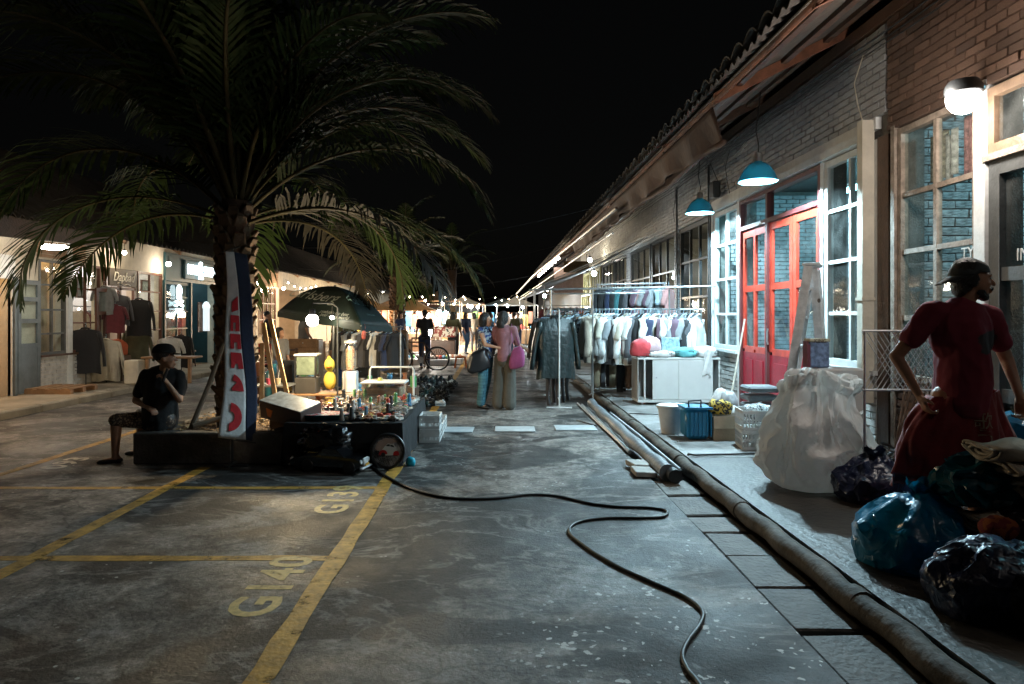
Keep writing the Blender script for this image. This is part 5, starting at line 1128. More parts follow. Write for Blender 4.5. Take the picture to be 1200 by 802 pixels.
pk = thing('picture_pack', 'patterned picture pack standing in the wire tray', 'package', (2.86,11.1,.885)); b = MB(); b.rbox((2.86,11.12,1.04), (.30,.04,.30), .01, (R(-12),0,0)); part('pack', b, mat('patterned_pack', (.25,.42,.50), .5, vary=.8, scale=18), pk)
# tubs, baskets and boxes on the pavement
def bucket(name, label, x, y, r0, r1, h, m, cat='bucket'):
    b = MB(); b.lathe([(r0,0),(r1,h*.92),(r1*1.06,h*.92),(r1*1.06,h),(r1*.97,h),(r0*.93,.02),(.001,.02)], 24, (x,y,.12)); return solo(name, b, m, label, cat, loc=(x,y,.12), smooth='auto')
t = thing('white_tub', 'white oval tub standing left of the blue basket', 'tub', (2.17,8.32,.12)); b = MB(); b.lathe([(.14,0),(.185,.30),(.20,.31),(.20,.34),(.18,.35),(.001,.36)], 24, (0,0,0)); b.v = [(v[0]+2.17, v[1]*.8+8.32, v[2]+.12) for v in b.v]; part('tub', b, M['plasticw'], t, smooth='auto')
b = MB(); b.rbox((2.50,8.85,.20), (.62,.34,.14), .03); t2 = solo('foam_box', b, M['plasticw'], 'low white foam box behind the blue basket', 'box', loc=(2.5,8.85,.12))
bb_ = thing('blue_basket', 'blue ribbed plastic basket with black handle beside the cardboard box', 'basket', (2.33,7.95,.12)); blue_p = mat('blue_plastic', (.01,.17,.33), .35, vary=.2)
b = MB(); b.rbox((2.33,7.95,.31), (.29,.30,.36), .05); part('tub', b, blue_p, bb_, smooth='auto')
for i in range(7): b = MB(); b.bb(2.19+i*.045, 2.205+i*.045, 7.785, 7.80, .17, .44); part('rib', b, blue_p, bb_)
b = MB(); b.bb(2.17,2.49,7.78,8.12,.475,.50); part('rim', b, blue_p, bb_)
b = MB(); b.tube([(2.22,7.82,.49),(2.22,7.82,.57),(2.36,7.82,.58),(2.36,7.82,.50)], .012, 6); part('handle', b, M['black'], bb_)
bx_ = thing('cardboard_box', 'open brown cardboard box holding plastic bags and a gold black parcel', 'box', (2.66,7.9,.12))
for x0,x1,y0,y1 in ((2.49,2.83,7.78,7.786),(2.49,2.83,8.05,8.056),(2.49,2.496,7.787,8.049),(2.824,2.83,7.787,8.049)): b = MB(); b.bb(x0,x1,y0,y1,.12,.40); part('side_panel', b, M['card'], bx_)
b = MB(); b.bb(2.50,2.82,7.79,8.04,.13,.30); part('filling', b, M['card'], bx_)
b = MB(); b.box((2.66,7.762,.335), (.34,.005,.14), (R(-8),0,0)); part('flap', b, mat('pale_cardboard', (.48,.36,.25), .8), bx_)
heap('plastic_bag', 'pale plastic bag bulging from the cardboard box', (2.72,7.95,.36), (.3,.24,.14), mat('thin_pale_plastic', (.6,.6,.6), .3), 9, 'bag', sub=3)
heap('parcel', 'gold and black wrapped parcel lying on the cardboard box', (2.60,7.88,.42), (.26,.2,.16), striped('gold_black_wrap', [(.01,.01,.01),(.5,.33,.05),(.02,.02,.02),(.55,.4,.1)], 14), 12, 'parcel', sub=3, amp=.4)
heap('plastic_bag', 'small knotted grey plastic bag behind the gold parcel', (2.84,8.3,.36), (.2,.2,.26), mat('grey_thin_plastic', (.4,.38,.38), .35), 14, 'bag', sub=3)
def crate(x, y, z, label, w=.40, d=.30, h=.205, m=None, rz=0, group='white crates on the pavement', rows=3, lid=False):
    t = thing('plastic_crate', label, 'crate', (x,y,z), rz, group); m = m or M['plasticw']
    def prt(n, *a): b = MB(); b.bb(*a); o = put(n, b.mesh(n), m, t); return o
    prt('base', -w/2+.005, w/2-.005, -d/2+.005, d/2-.005, 0, .012)
    b = MB()
    for s in (-1,1):
        y0 = s*d/2; b.bb(-w/2, w/2, y0-.006, y0+.006, h-.035, h); b.bb(-w/2, w/2, y0-.006, y0+.006, 0, .03); b.bb(-w/2, w/2, y0-.005, y0+.005, h*.5-.008, h*.5+.008)
        x0 = s*w/2; b.bb(x0-.0055, x0+.0055, -d/2, d/2, h-.035, h-.001); b.bb(x0-.0055, x0+.0055, -d/2, d/2, .001, .03); b.bb(x0-.0045, x0+.0045, -d/2, d/2, h*.5-.007, h*.5+.007)
        b.bb(-.07, .07, y0-.0045, y0+.0045, h*.5, h-.036)
    n = 13
    for i in range(n+1):
        x = -w/2+w*i/n
        for s in (-1,1): b.bb(x-.006, x+.006, s*d/2-.004, s*d/2+.004, .02, h-.02)
    for i in range(9):
        y_ = -d/2+d*i/8
        for s in (-1,1): b.bb(s*w/2-.0035, s*w/2+.0035, y_-.006, y_+.006, .02, h-.02)
    put('lattice_wall', b.mesh('lattice_wall', fix=False), m, t); return t
crate(2.87,7.42,.12,'white lattice crate at the bottom of the stack left of the ladder', .42,.34, rz=R(-8)); crate(2.875,7.43,.33,'white lattice crate on top of the stack left of the ladder', .42,.34, rz=R(-6))
heap('crate_contents', 'clear jars and dark lids piled in the top white crate', (2.88,7.43,.45), (.34,.26,.13), striped('jar_mix', [(.05,.05,.05),(.5,.52,.52),(.15,.15,.15),(.4,.4,.42)], 25), 21, 'jars', amp=.5, sub=3, freq=4)
heap('soft_toy', 'pale round bundle leaning by the cabinet and the red door', (3.05,9.2,.12), (.3,.25,.42), mat('off_white_sack', (.5,.46,.44), .8), 33, 'bundle', sub=3)
# aluminium step ladder
ld = thing('step_ladder', 'scuffed aluminium step ladder standing open before the red door', 'ladder', (3.15,7.05,.12))
E1 = Vector((.50,.866,0))*.20
def lrail(name, a, c, w_, d_): b = MB(); dv = c-a; q = Vector((0,0,1)).rotation_difference(dv).to_matrix() @ Matrix.Rotation(R(60),3,'Z'); b.box((a+c)/2, (w_,d_,dv.length), q); return part(name, b, M['alu'], ld)
FB, FT, RB, RT = Vector((2.92,6.98,.12)), Vector((3.26,7.06,2.05)), Vector((3.50,7.16,.12)), Vector((3.33,7.10,2.03))
for s in (-1,1):
    k = 1.15 if s < 0 else 1.0
    lrail('side_rail', FB+E1*s*1.15, FT+E1*s*.85, .03, .085); lrail('rear_leg', RB+E1*s*1.1, RT+E1*s*.85, .03, .075)
for k in range(6):
    t_ = .13+k*.15; c = FB.lerp(FT, t_); h_ = E1*(1.1-.3*t_); b = MB(); b.tube([c-h_, c+h_], .02, 4); b.box(c, (.10,(h_.length*2-.03),.022), (0,0,R(-30))); part('step', b, M['alu'], ld)
b = MB(); b.rbox((3.295,7.08,2.07), (.16,.42,.035), .008, (0,0,R(-30))); part('top_cap', b, M['alu'], ld)
for t_ in (.25,.6): c = RB.lerp(RT, t_); b = MB(); b.tube([c-E1, c+E1], .012, 6); part('rear_brace', b, M['alu'], ld)
b = MB(); b.lathe([(.001,0),(.022,0),(.022,.006),(.001,.006)], 14, FT+E1*-.86+Vector((.08,-.05,-.35)), (R(90),0,R(30))); part('round_badge', b, M['darkwood'], ld)
# air conditioner unit with tin on it, grey vent stack
ac = thing('outdoor_unit', 'boxy white outdoor unit with square vent under the big white window', 'appliance', (3.34,6.75,.12))
b = MB(); b.rbox((3.34,6.75,.58), (.46,.34,.92), .02); part('case', b, mat('off_white_enamel', (.55,.52,.50), .4, vary=.12), ac)
b = MB(); b.rbox((3.30,6.575,.88), (.22,.02,.14), .006); part('vent_frame', b, mat('grey_enamel', (.3,.28,.27), .5), ac)
for i in range(4): b = MB(); b.bb(3.21,3.39,6.555,6.565,.83+i*.03,.845+i*.03); part('vent_slat', b, M['black'], ac)
tn = thing('tin_box', 'blue picture tin box standing on the white outdoor unit', 'tin', (3.15,6.68,1.04)); b = MB(); b.rbox((3.15,6.68,1.17), (.19,.13,.25), .01); part('tin', b, mat('printed_tin', (.18,.22,.34), .35, vary=.8, scale=20), tn)
b = MB(); b.rbox((3.15,6.68,1.31), (.20,.14,.03), .006); part('lid', b, mat('cream_tin', (.5,.42,.3), .4), tn); text('lettering', 'KING', .05, M['darkwood'], tn, (0,-.073,.262), (R(90),0,0), .001)
b = MB(); b.bb(3.035,3.045,6.63,6.73,1.04,1.3); b.bb(3.02,3.05,6.6,6.605,1.04,1.27); solo('spray_can', b, CC['maroon'], 'thin dark red box standing left of the tin', 'box', loc=(3.04,6.65,1.04))
vs_ = thing('vent_stack', 'grey stacked louvre trays behind the ladder beside the red door', 'trays', (3.05,7.9,.12))
for i in range(6): b = MB(); b.rbox((3.08,7.95,.2+i*.10), (.36,.3,.07), .02); part('tray', b, mat('dark_grey_plastic', (.12,.13,.14), .5), vs_)
b = MB(); b.lathe([(.05,0),(.055,.03),(.055,.36),(.03,.42),(.03,.46)], 12, (3.42,8.62,.12)); solo('fire_extinguisher', b, M['redplastic'], 'dark red cylinder standing at the foot of the red door', 'extinguisher', loc=(3.42,8.62,.12), smooth='auto')
b = MB(); b.tube([(3.2,9.35,.13),(3.3,9.5,.5),(3.45,9.62,1.1),(3.55,9.7,1.5)], .012, 6); solo('thin_stick', b, M['cream'], 'thin pale stick leaning by the red door', 'stick', loc=(3.2,9.35,.13))

# ------------------------------------------------------------------ sacks and bags at the right
M['sack'] = crease(mat('woven_white_plastic', (.78,.76,.74), .45, vary=.10, scale=5), 2.6, .05, ((.75,.70,.66), .42), (1,1,.6))
def crumple(me, ratio, ang=28):
    "planar creases like stiff plastic film"
    o = bpy.data.objects.new('tmp', me); C.objects.link(o); m = o.modifiers.new('d', 'DECIMATE'); m.ratio = ratio; bpy.context.view_layer.update()
    out = bpy.data.meshes.new_from_object(o.evaluated_get(bpy.context.evaluated_depsgraph_get())); out.name = me.name; bpy.data.objects.remove(o)
    out.polygons.foreach_set('use_smooth', [True]*len(out.polygons)); out.set_sharp_from_angle(angle=R(ang)); return out
def bagmesh(name, label, c, d, m, seed, amp, freq, sub=5, neck=0., rz=0., cat='bag', tilt=0.):
    bm = bmesh.new(); bmesh.ops.create_icosphere(bm, subdivisions=sub, radius=1); o_ = Vector((seed*3.7, seed*2.1, seed*.7))
    for v in bm.verts:
        p = v.co.copy(); q = p.copy(); q.x = math.copysign(abs(q.x)**.85, q.x); q.y = math.copysign(abs(q.y)**.85, q.y)
        w_ = Vector((noise.noise(p*1.3+o_), noise.noise(p*1.3+o_+Vector((9,0,0))), noise.noise(p*1.3+o_+Vector((0,9,0)))))
        pp = p+w_*.5; f = 0; a_ = 1.
        for k, s in enumerate((1,2.1,4.3,8.5)): f += a_*(1-2.6*abs(noise.noise(Vector((pp.x*s*freq, pp.y*s*freq, pp.z*s*freq*.6))+o_))); a_ *= .48
        q *= 1+amp*(f-.55)
        if neck and p.z > -.3: an = math.atan2(p.y, p.x); q *= 1+.075*math.sin(an*7+3*noise.noise(p*1.5+o_))*min(1,(p.z+.3)*1.3)*(1-abs(p.z)**6)
        if neck and p.z > .35: t = (p.z-.35)/.65; q.x *= 1-neck*t**.7*.9; q.y *= 1-neck*t**.7*.9; q.z += .15*neck*t
        if q.z < -.6: q.z = -.6-(abs(q.z)-.6)*.06
        v.co = Vector((q.x*d[0]/2+tilt*q.z, q.y*d[1]/2, (q.z+.6)*d[2]/1.6))
    me = bpy.data.meshes.new(name); bm.to_mesh(me); bm.free(); me.polygons.foreach_set('use_smooth', [True]*len(me.polygons)); me = crumple(me, .22, 30); o = put(name, me, m); o.location = c; o.rotation_euler = (0,0,rz)
    if neck > .3:
        b = MB(); zt = d[2]*1.02; b.grid(lambda u, v: ((.02+.055*v+.012*math.sin(u*38))*math.cos(6.283*u)+tilt, (.02+.055*v+.012*math.sin(u*31))*math.sin(6.283*u), zt-.03+.085*v+.02*math.sin(u*25)*v), 26, 5); kn = put('knotted_neck', b.mesh('knotted_neck', smooth=True), m, o)
    return setp(o, label, cat)
# big sack: body plus folded-over open rim as one skin
def sack():
    b = MB(); nu, nv = 240, 110; prof = [(.0,.0),(.36,.0),(.43,.06),(.44,.20),(.42,.36),(.36,.52),(.30,.66),(.255,.78),(.25,.86),(.27,.90),(.29,.885),(.295,.84),(.27,.78),(.22,.72),(.12,.66),(.0,.60)]
    def fn(u, v):
        t = v*(len(prof)-1); i = min(int(t), len(prof)-2); f = t-i; f = f*f*(3-2*f)*.5+f*.5; r = prof[i][0]*(1-f)+prof[i+1][0]*f; z = prof[i][1]*(1-f)+prof[i+1][1]*f; a = 2*math.pi*u
        x, y = math.cos(a), math.sin(a); p = Vector((x*1.1, y*1.1, z*1.6)); q = p+Vector((noise.noise(p*1.4), noise.noise(p*1.4+Vector((7,0,0))), noise.noise(p*1.4+Vector((0,7,0)))))*.55
        w_ = 0; am = 1
        for s in (1.2,2.6,5.5,11): w_ += am*(1-2.4*abs(noise.noise(Vector((q.x*s,q.y*s,q.z*s*.55))+Vector((3,1,4))))); am *= .5
        k = min(1, z*3+.15); rr = r*(1+.25*k*(w_-.5)) + (.022*math.sin(a*5+z*4) if .3 < z < .85 else 0)
        lean = -.12*z+.42*max(0, z-.55)
        return (x*rr*1.05+lean+.07*(x>0)*(1-z)*.5, y*rr*.85, z*(1+.05*math.sin(a*2+1))+.035*noise.noise(Vector((a*2,z*6,2)))*k+.05*(z > .7)*math.cos(a+2.2)+.002)
    b.grid(fn, nu, nv); return crumple(b.mesh('sack', smooth=True), .30, 35)
so_ = put('woven_sack', sack(), M['sack']); so_.location = (2.73,5.78,.12); so_.rotation_euler = (0,0,R(20)); so_.scale = (.94,.95,1.02); setp(so_, 'big crumpled white woven sack with folded rim before the ladder', 'sack')
black_pl = crease(mat('black_bin_bag', (.008,.008,.012), .38, vary=.3, spec=.35), 4, .06); navy_pl = crease(mat('navy_bin_bag', (.010,.016,.045), .34, vary=.3, spec=.4), 4, .06); blue_pl = crease(mat('bright_blue_bin_bag', (.0,.17,.32), .3, vary=.2, spec=.5), 3, .06, ((.0,.2,.35), .2))
bagmesh('bin_bag', 'dark navy knotted bin bag beside the white woven sack', (2.93,5.28,.12), (.55,.5,.34), navy_pl, 3, .13, 1.0, neck=.6)
bagmesh('bin_bag', 'bright teal blue bin bag on the pavement before the folded cloth', (2.42,3.95,.12), (.58,.52,.40), blue_pl, 7, .10, .8, neck=.35, rz=.4, tilt=.06)
bagmesh('bin_bag', 'dark blue torn bin bag nearest the kerb', (2.42,3.30,.12), (.58,.46,.34), navy_pl, 12, .11, .8, neck=.2)
bagmesh('bin_bag', 'large black bin bag at the foot of the cloth heap', (2.72,3.05,.12), (.74,.60,.34), black_pl, 15, .10, .9, neck=.15)
bagmesh('bin_bag', 'black bin bag under the rolled cloth at the edge of view', (3.02,3.65,.12), (.88,.66,.42), black_pl, 17, .09, .9)
bagmesh('bin_bag', 'bright blue bag behind the man by the dark door', (3.42,4.55,.12), (.4,.4,.72), blue_pl, 19, .16, 1.2)
bagmesh('bin_bag', 'teal plastic bag crushed under the beige cloth rolls', (2.82,3.86,.5), (.55,.4,.26), mat('teal_plastic', (.0,.07,.10), .3), 23, .2, 1.3)
M['roll'] = mat('beige_cotton', (.42,.36,.28), .9, vary=.12, bump=.5, bscale=18)
def rollcloth(label, x, y, z, L_, w_, h_, seed, rz):
    t = thing('rolled_cloth', label, 'cloth roll', (x,y,z), rz)
    for k in range(2):
        b = MB(); s = 1-.27*k
        def fn(u, v, s=s, k=k):
            a = 2*math.pi*u; q = (1+.05*math.sin(a*3+v*7+seed))*s; return (-L_/2-.012*k+L_*v+.02*noise.noise(Vector((a,v*4,seed))), w_/2*math.cos(a)*q+.012*noise.noise(Vector((v*9,a*2,seed))), h_/2*math.copysign(abs(math.sin(a))**.8, math.sin(a))*q+h_/2+.014*math.sin(v*15+a*2+seed))
        b.grid(fn, 26, 24, .012); put('layer', b.mesh('layer', smooth=True), M['roll'], t)
    b = MB(); b.tube([(-L_/2-.01+.002*k, w_*.30*(1-k/26)*math.cos(k*.75), h_/2+h_*.30*(1-k/26)*math.sin(k*.75)) for k in range(22)], .008, 6, sq=1.2); put('inner_fold', b.mesh('inner_fold', smooth=True), M['roll'], t)
    return t
rollcloth('beige cloth roll on top of the heap in front of the man', 3.02,3.78,.77,.72,.26,.09,1,R(8)); rollcloth('second beige cloth roll just below the top one', 3.06,3.74,.685,.66,.30,.09,5,R(4)); rollcloth('thick beige roll in the middle of the cloth heap', 3.10,3.66,.58,.60,.30,.11,9,R(12)); rollcloth('crumpled khaki cloth roll low in the heap beside the red rag', 2.95,3.70,.38,.70,.34,.10,14,R(-4))
heap('red_rag', 'small red and orange rag between the blue bag and black bag', (2.62,3.55,.40), (.18,.14,.10), striped('red_rag_cloth', [(.18,.02,.02),(.3,.08,.02),(.10,.01,.02),(.25,.05,.03)], 9), 41, 'rag', sub=3)
# pile of metal hangers and rods, wire mesh trolley
hp = random.Random(3)
for k in range(46):
    x, y = 3.30+hp.uniform(-.28,.3), 5.75+hp.uniform(-.45,.5); z = .14+hp.uniform(0,.34)*(1-abs(x-3.3)*1.6); a = hp.uniform(0,3.14); e = hp.uniform(-.35,.45); L_ = hp.uniform(.25,.7)
    d = Vector((math.cos(a)*math.cos(e), math.sin(a)*math.cos(e), math.sin(e)))*L_/2; c_ = Vector((x,y,z)); lo = min((c_-d).z,(c_+d).z); c_.z += max(0, .13-lo)
    b = MB(); b.tube([c_-d, c_+d*.2+Vector((0,0,.01)), c_+d], hp.choice((.006,.009,.012)), 6); solo('metal_rod', b, M['blackframe'] if k % 4 else M['metal'], ['dark','thick dark','slim dark','bright','short dark'][k % 5]+' metal rod in the '+['lower','upper'][z > .3]+' tangle behind the white sack'+['',' near the trolley'][y > 5.8], 'rod', loc=tuple(c_), group='rods tangled behind the white sack')
pole('curved_pipe', [(2.95,6.15,.16),(3.1,6.2,.35),(3.3,6.3,.58),(3.42,6.35,.66),(3.46,6.36,.3),(3.46,6.36,.14)], .022, M['alu'], 'bent grey pipe rising behind the white sack', 'pipe')
for k in range(5): pole('long_stick', [(3.2+.04*k,5.6+.05*k,.14),(3.55+.02*k,5.5+.12*k,.95+.05*k)], .010, M['darkwood'], ['dark stick leaning on the window, foremost','dark stick leaning second from the front','dark stick in the middle of the leaning bundle','dark stick fourth in the leaning bundle','dark stick rearmost in the leaning bundle'][k], 'stick')
tr = thing('wire_trolley', 'silver wire mesh trolley basket between the window and the man', 'trolley', (3.3,5.35,.12))
b = MB()
for i in range(15): x = 3.0+i*.04; b.tube([(x-.14,5.32,1.42),(x+.14,5.32,.98)], .004, 4, False); b.tube([(x+.14,5.325,1.42),(x-.14,5.325,.98)], .004, 4, False)
part('mesh_panel', b, M['alu'], tr)
for z in (.97,1.43): b = MB(); b.tube([(2.86,5.32,z),(3.70,5.32,z)], .010, 6); part('rim', b, M['alu'], tr)
for x in (2.88,3.68): b = MB(); b.tube([(x,5.32,.14),(x,5.32,1.43)], .010, 6); part('leg', b, M['alu'], tr)
# ------------------------------------------------------------------ tubes in the gutter, hose, sheets and cable
b = MB(); b.tube([(1.62+.006*math.sin(i), 6.42+i*.36, .075+.006*math.sin(i*2.3)) for i in range(15)], [.070+.009*math.sin(i*1.9) for i in range(15)], 16); b.tube([(1.62,6.40,.075),(1.62,6.43,.075)], .08, 16)
big = solo('rolled_tarpaulin', b, mat('dark_grey_tarpaulin', (.16,.17,.18), .45, vary=.3, bump=.5, bscale=16), 'thick grey tarpaulin roll lying in the gutter', 'roll', loc=(1.62,6.5,.07), smooth='auto')
for k, (x, y0, y1, z, r, m, l) in enumerate(((1.50,7.6,11.6,.03,.022,'metal','steel tube left of the grey roll'),(1.46,8.4,11.9,.025,.014,'metal','thin steel tube outermost on the road side'),(1.745,7.2,11.2,.03,.02,'metal','steel tube between the grey roll and the kerb pipe'),(1.775,6.55,10.4,.075,.014,'alu','thin bright tube resting beside the grey roll'),(1.72,6.3,9.0,.11,.012,'black','black tube on the kerb side of the grey roll'))):
    pole('gutter_tube', [(x+.03*(y0>8),y0,z),(x,(y0+y1)/2,z+.003),(x-.02,y1,z)], r, M[m], l, 'tube')
b = MB(); b.lathe([(.05,-.05),(.065,-.05),(.065,.06),(.03,.06)], 12, (1.66,6.33,.07), (R(90),0,0)); solo('pipe_coupling', b, M['black'], 'black coupling at the near end of the grey roll', 'coupling', loc=(1.66,6.33,.07), smooth='auto')
for (x,y,z,l,dz) in ((1.44,6.62,.035,'wooden block under the grey roll nearest the camera',0),(1.46,6.9,.045,'second wooden block beside the grey roll',.2)): b = MB(); b.rbox((x,y,z), (.20,.26,.05), .006, (0,.05,dz)); solo('wood_block', b, mat('grey_plank', (.38,.35,.32), .8, vary=.35, bump=.3), l, 'block', loc=(x,y,0))
for k, (x, y, w_) in enumerate(((-.55,9.2,.52),(.27,9.25,.54),(1.10,9.35,.56))):
    b = MB(); b.rbox((x,y,.012), (w_,.40,.014), .003, (0,0,rnd.uniform(-.05,.05))); solo('flat_board', b, mat('pale_board', (.42,.44,.45), .7, vary=.25), ['pale board lying on the road nearest the parking line','pale board lying on the road in front of the women','pale board lying on the road nearest the gutter'][k], 'board', loc=(x,y,0))
b = MB(); b.tube([(1.97,7.0,.10),(1.98,6.98,.135),(2.02,6.93,.135),(2.4,6.97,.135),(2.9,7.05,.135),(3.3,7.02,.135)], .012, 6); b.tube([(1.2,10.0,.012),(1.35,9.7,.012),(1.42,9.5,.012)], .01, 6); solo('black_hose', b, M['rubber'], 'black hose crossing the pavement before the white crates', 'hose', loc=(2.4,7,.13), smooth=True)
b = MB(); b.tube([(1.95,9.9,.132),(2.3,9.8,.132),(2.9,9.85,.132),(3.5,9.95,.132)], .007, 5); solo('thin_cable', b, M['rubber'], 'thin dark cable crossing the pavement below the cabinet', 'cable', loc=(2.4,9.8,.13), smooth=True)
cpx = [(398,520),(412,530),(428,541),(452,558),(482,573),(515,582),(548,585),(583,584),(620,580),(655,582),(690,590),(725,594),(760,595),(779,598),(782,602),(775,606),(750,607),(715,607),(685,610),(670,616),(668,625),(680,636),(700,650),(730,667),(770,685),(800,698),(818,710),(824,720),(820,733),(806,752),(800,768),(806,785),(818,800),(835,830),(860,880)]
pts = [gr(px, py, .012) for px, py in cpx]; sm_ = []
for i in range(len(pts)-1):
    p0, p1, p2, p3 = pts[max(i-1,0)], pts[i], pts[i+1], pts[min(i+2,len(pts)-1)]
    for k in range(5): t_ = k/5; sm_.append(.5*((2*p1)+(p2-p0)*t_+(2*p0-5*p1+4*p2-p3)*t_**2+(3*p1-p0-3*p2+p3)*t_**3))
b = MB(); b.tube(sm_, .0115, 8); solo('black_cable', b, M['rubber'], 'long black cable looping across the road from the toy stall', 'cable', loc=(-1,6.8,0), smooth=True)
# ------------------------------------------------------------------ toy stall round the palm planter
navy = cloth('navy_banner', (.006,.014,.045)); bwhite = cloth('white_banner', (.62,.58,.56)); bred = cloth('red_print', (.55,.012,.02))
fg = thing('banner_flag', 'tall navy and white banner with cut red letters on a thin pole before the palm', 'banner', (-2.70,7.0,0))
b = MB(); b.tube([(-2.70,7.02,0),(-2.70,7.02,2.24)], .012, 8); b.tube([(-2.80,7.0,2.2),(-2.62,7.02,2.26)], .008, 6); b.tube([(-2.82,6.97,.30),(-2.45,7.0,.245)], .008, 6); part('pole', b, M['blackframe'], fg, smooth='auto')
b = MB(); b.rbox((-2.70,7.0,.012), (.34,.05,.02), .004); b.rbox((-2.70,7.0,.03), (.05,.30,.02), .004); part('foot', b, M['blackframe'], fg)
def fx(u, v): # u 0..1 across, v 0 top..1 bottom
    w_ = .165+.13*v; s_ = .40+.34*v; q = (u/.62*s_ if u < .62 else s_+(u-.62)/.38*(1-s_)); x = -2.735-.045*v+.02*math.sin(v*3.1)+.010*math.sin(v*11)*(.3+v)+w_*q
    return Vector((x, 6.93+.8*(x+2.735)+.015*math.sin(v*6), 2.2-1.88*v-.07*q*v))
b = MB(); b.grid(lambda u, v: fx(u*.62, v), 8, 40, .003); part('white_panel', b, bwhite, fg, smooth=True)
b = MB(); b.grid(lambda u, v: fx(.62+u*.38, v)+Vector((0,.012*u,-.02*u)), 6, 40, .003); part('navy_panel', b, navy, fg, smooth=True)
def fpoly(pl): # red shapes on the white panel, given in (u,v)
    b = MB(); n = len(pl); b.add([fx(u,v)+Vector((.008,-.011,0)) for u,v in pl], [tuple(range(n))]); part('red_letter', b, bred, fg, fix=False)
def arcp(cu, cv, ru, rv, a0, a1, n=14): return [(cu+ru*math.cos(R(a0+(a1-a0)*k/n)), cv+rv*math.sin(R(a0+(a1-a0)*k/n))) for k in range(n+1)]
fpoly(arcp(.22,.885,.30,.075,-90,90)+arcp(.22,.885,.12,.030,90,-90)); fpoly([(.22,.745),(.60,.745)]+arcp(.22,.745,.34,.09,0,-80)+[(.24,.69),(.36,.70),(.22,.73)])
fpoly([(.20,.54),(.58,.54),(.60,.625),(.44,.625),(.42,.60),(.34,.60),(.30,.625),(.20,.625)]); fpoly([(.20,.44),(.60,.44),(.60,.52),(.46,.52),(.46,.485),(.34,.485),(.34,.52),(.20,.52)])
fpoly([(.20,.34),(.58,.34),(.58,.425),(.42,.425),(.42,.38),(.32,.38),(.32,.425),(.20,.425)]); fpoly([(.25,.27),(.55,.235),(.55,.31),(.25,.325)])
# table under black cloth
tb = thing('low_table', 'low stall table under a floor length black cloth covered with small toys', 'table', (-1.55,8.1,0))
b = MB(); b.rbox((-1.55,8.1,.425), (1.20,2.15,.03), .006); part('tabletop', b, M['darkwood'], tb)
b = MB()
def tc_(u, v):
    P_ = [(-2.16,7.0),(-.95,7.0),(-.95,9.2),(-2.16,9.2),(-2.16,7.0)]; s = u*4; i = min(int(s),3); f = s-i; x = P_[i][0]*(1-f)+P_[i+1][0]*f; y = P_[i][1]*(1-f)+P_[i+1][1]*f
    cx, cy = -1.55, 8.1; q = 1+.03*v*(1+.8*math.sin(u*90)); return (cx+(x-cx)*q, cy+(y-cy)*q, .444-.43*v)
b.grid(tc_, 160, 6, .003); part('skirt_cloth', b, M['blackcloth'], tb, smooth='auto')
b = MB(); b.grid(lambda u, v: (-2.16+1.21*u, 7.0+2.2*v, .447+.003*math.sin(u*20+v*30)), 20, 30, .004); part('cloth_top', b, M['blackcloth'], tb)
tr_ = random.Random(11); TC = [(.5,.06,.04),(.55,.5,.45),(.5,.33,.08),(.08,.25,.4),(.35,.33,.3),(.6,.56,.5),(.1,.3,.12),(.45,.2,.12),(.3,.12,.06),(.05,.05,.05)]
TM = [mat('toy_paint_%d' % k, c, .3, vary=.3, scale=20) for k, c in enumerate(TC)]; clearp = glass('clear_plastic', (.95,.95,.95), .2, .08)
NMT = ['red','white','yellow','blue','grey','cream','green','orange brown','dark brown','black']
def toycar(me_only=True):
    b = MB(); b.rbox((0,0,.022), (.085,.036,.016), .006); b.rbox((-.004,0,.037), (.045,.032,.016), .006); return b.mesh('body')
cbm = toycar(); wb = MB(); [wb.lathe([(.001,-.004),(.011,-.004),(.011,.004),(.001,.004)], 10, (sx*.027,sy*.018,.011), (R(90),0,0)) for sx in (-1,1) for sy in (-1,1)]; cwm = wb.mesh('wheels')
fb = MB(); fb.lathe([(.014,0),(.018,.01),(.012,.03),(.016,.045),(.010,.056),(.013,.066),(.012,.078),(.001,.085)], 10); fgm = fb.mesh('figurine', smooth=True)
cbx = MB(); cbx.rbox((0,0,.02), (.10,.07,.04), .004); cbxm = cbx.mesh('case')
for k in range(190):
    i, j = k % 12, k//12; x, y = -2.02+i*.088+tr_.uniform(-.02,.02), 7.12+j*.125+tr_.uniform(-.025,.025)
    if x < -1.55 and y < 7.75 and j < 5 and i < 5: continue
    zone = ['front','front middle','middle','back middle','back'][min(4,int((y-7.0)/.42))]+' '+['left','centre left','centre right','right'][min(3,int((x+2.1)/.28))]+' part of the black table'
    c = tr_.randrange(10); kind = tr_.random(); a = tr_.uniform(0,3.14)
    if kind < .42:
        t = thing('toy_car', f'tiny {NMT[c]} toy car on the '+zone, 'toy', (x,y,.452), a, 'small toys spread over the black table'); put('body', cbm, TM[c], t); put('wheels', cwm, M['black'], t); t.scale = (1.35,)*3
    elif kind < .72:
        o = put('figurine', fgm, TM[c]); o.location = (x,y,.452); s = tr_.uniform(.9,2.0); o.scale = (s,s,s); o.rotation_euler = (0 if tr_.random() < .6 else 1.3, 0, a); setp(o, f'tiny {NMT[c]} figurine on the '+zone, 'toy', 'small toys spread over the black table')
        if o.rotation_euler.x: o.location.z += .02
    else:
        t = thing('toy_case', f'tiny {NMT[c]} toy in clear case, '+zone, 'toy', (x,y,.452), a*.3, 'small toys spread over the black table'); q = put('toy', fgm, TM[c], t, (0,0,.005), (1.4,0,.5)); q.scale = (.7,.7,.7); put('case', cbxm, clearp, t); t.scale = (1.9,1.7,1.9)
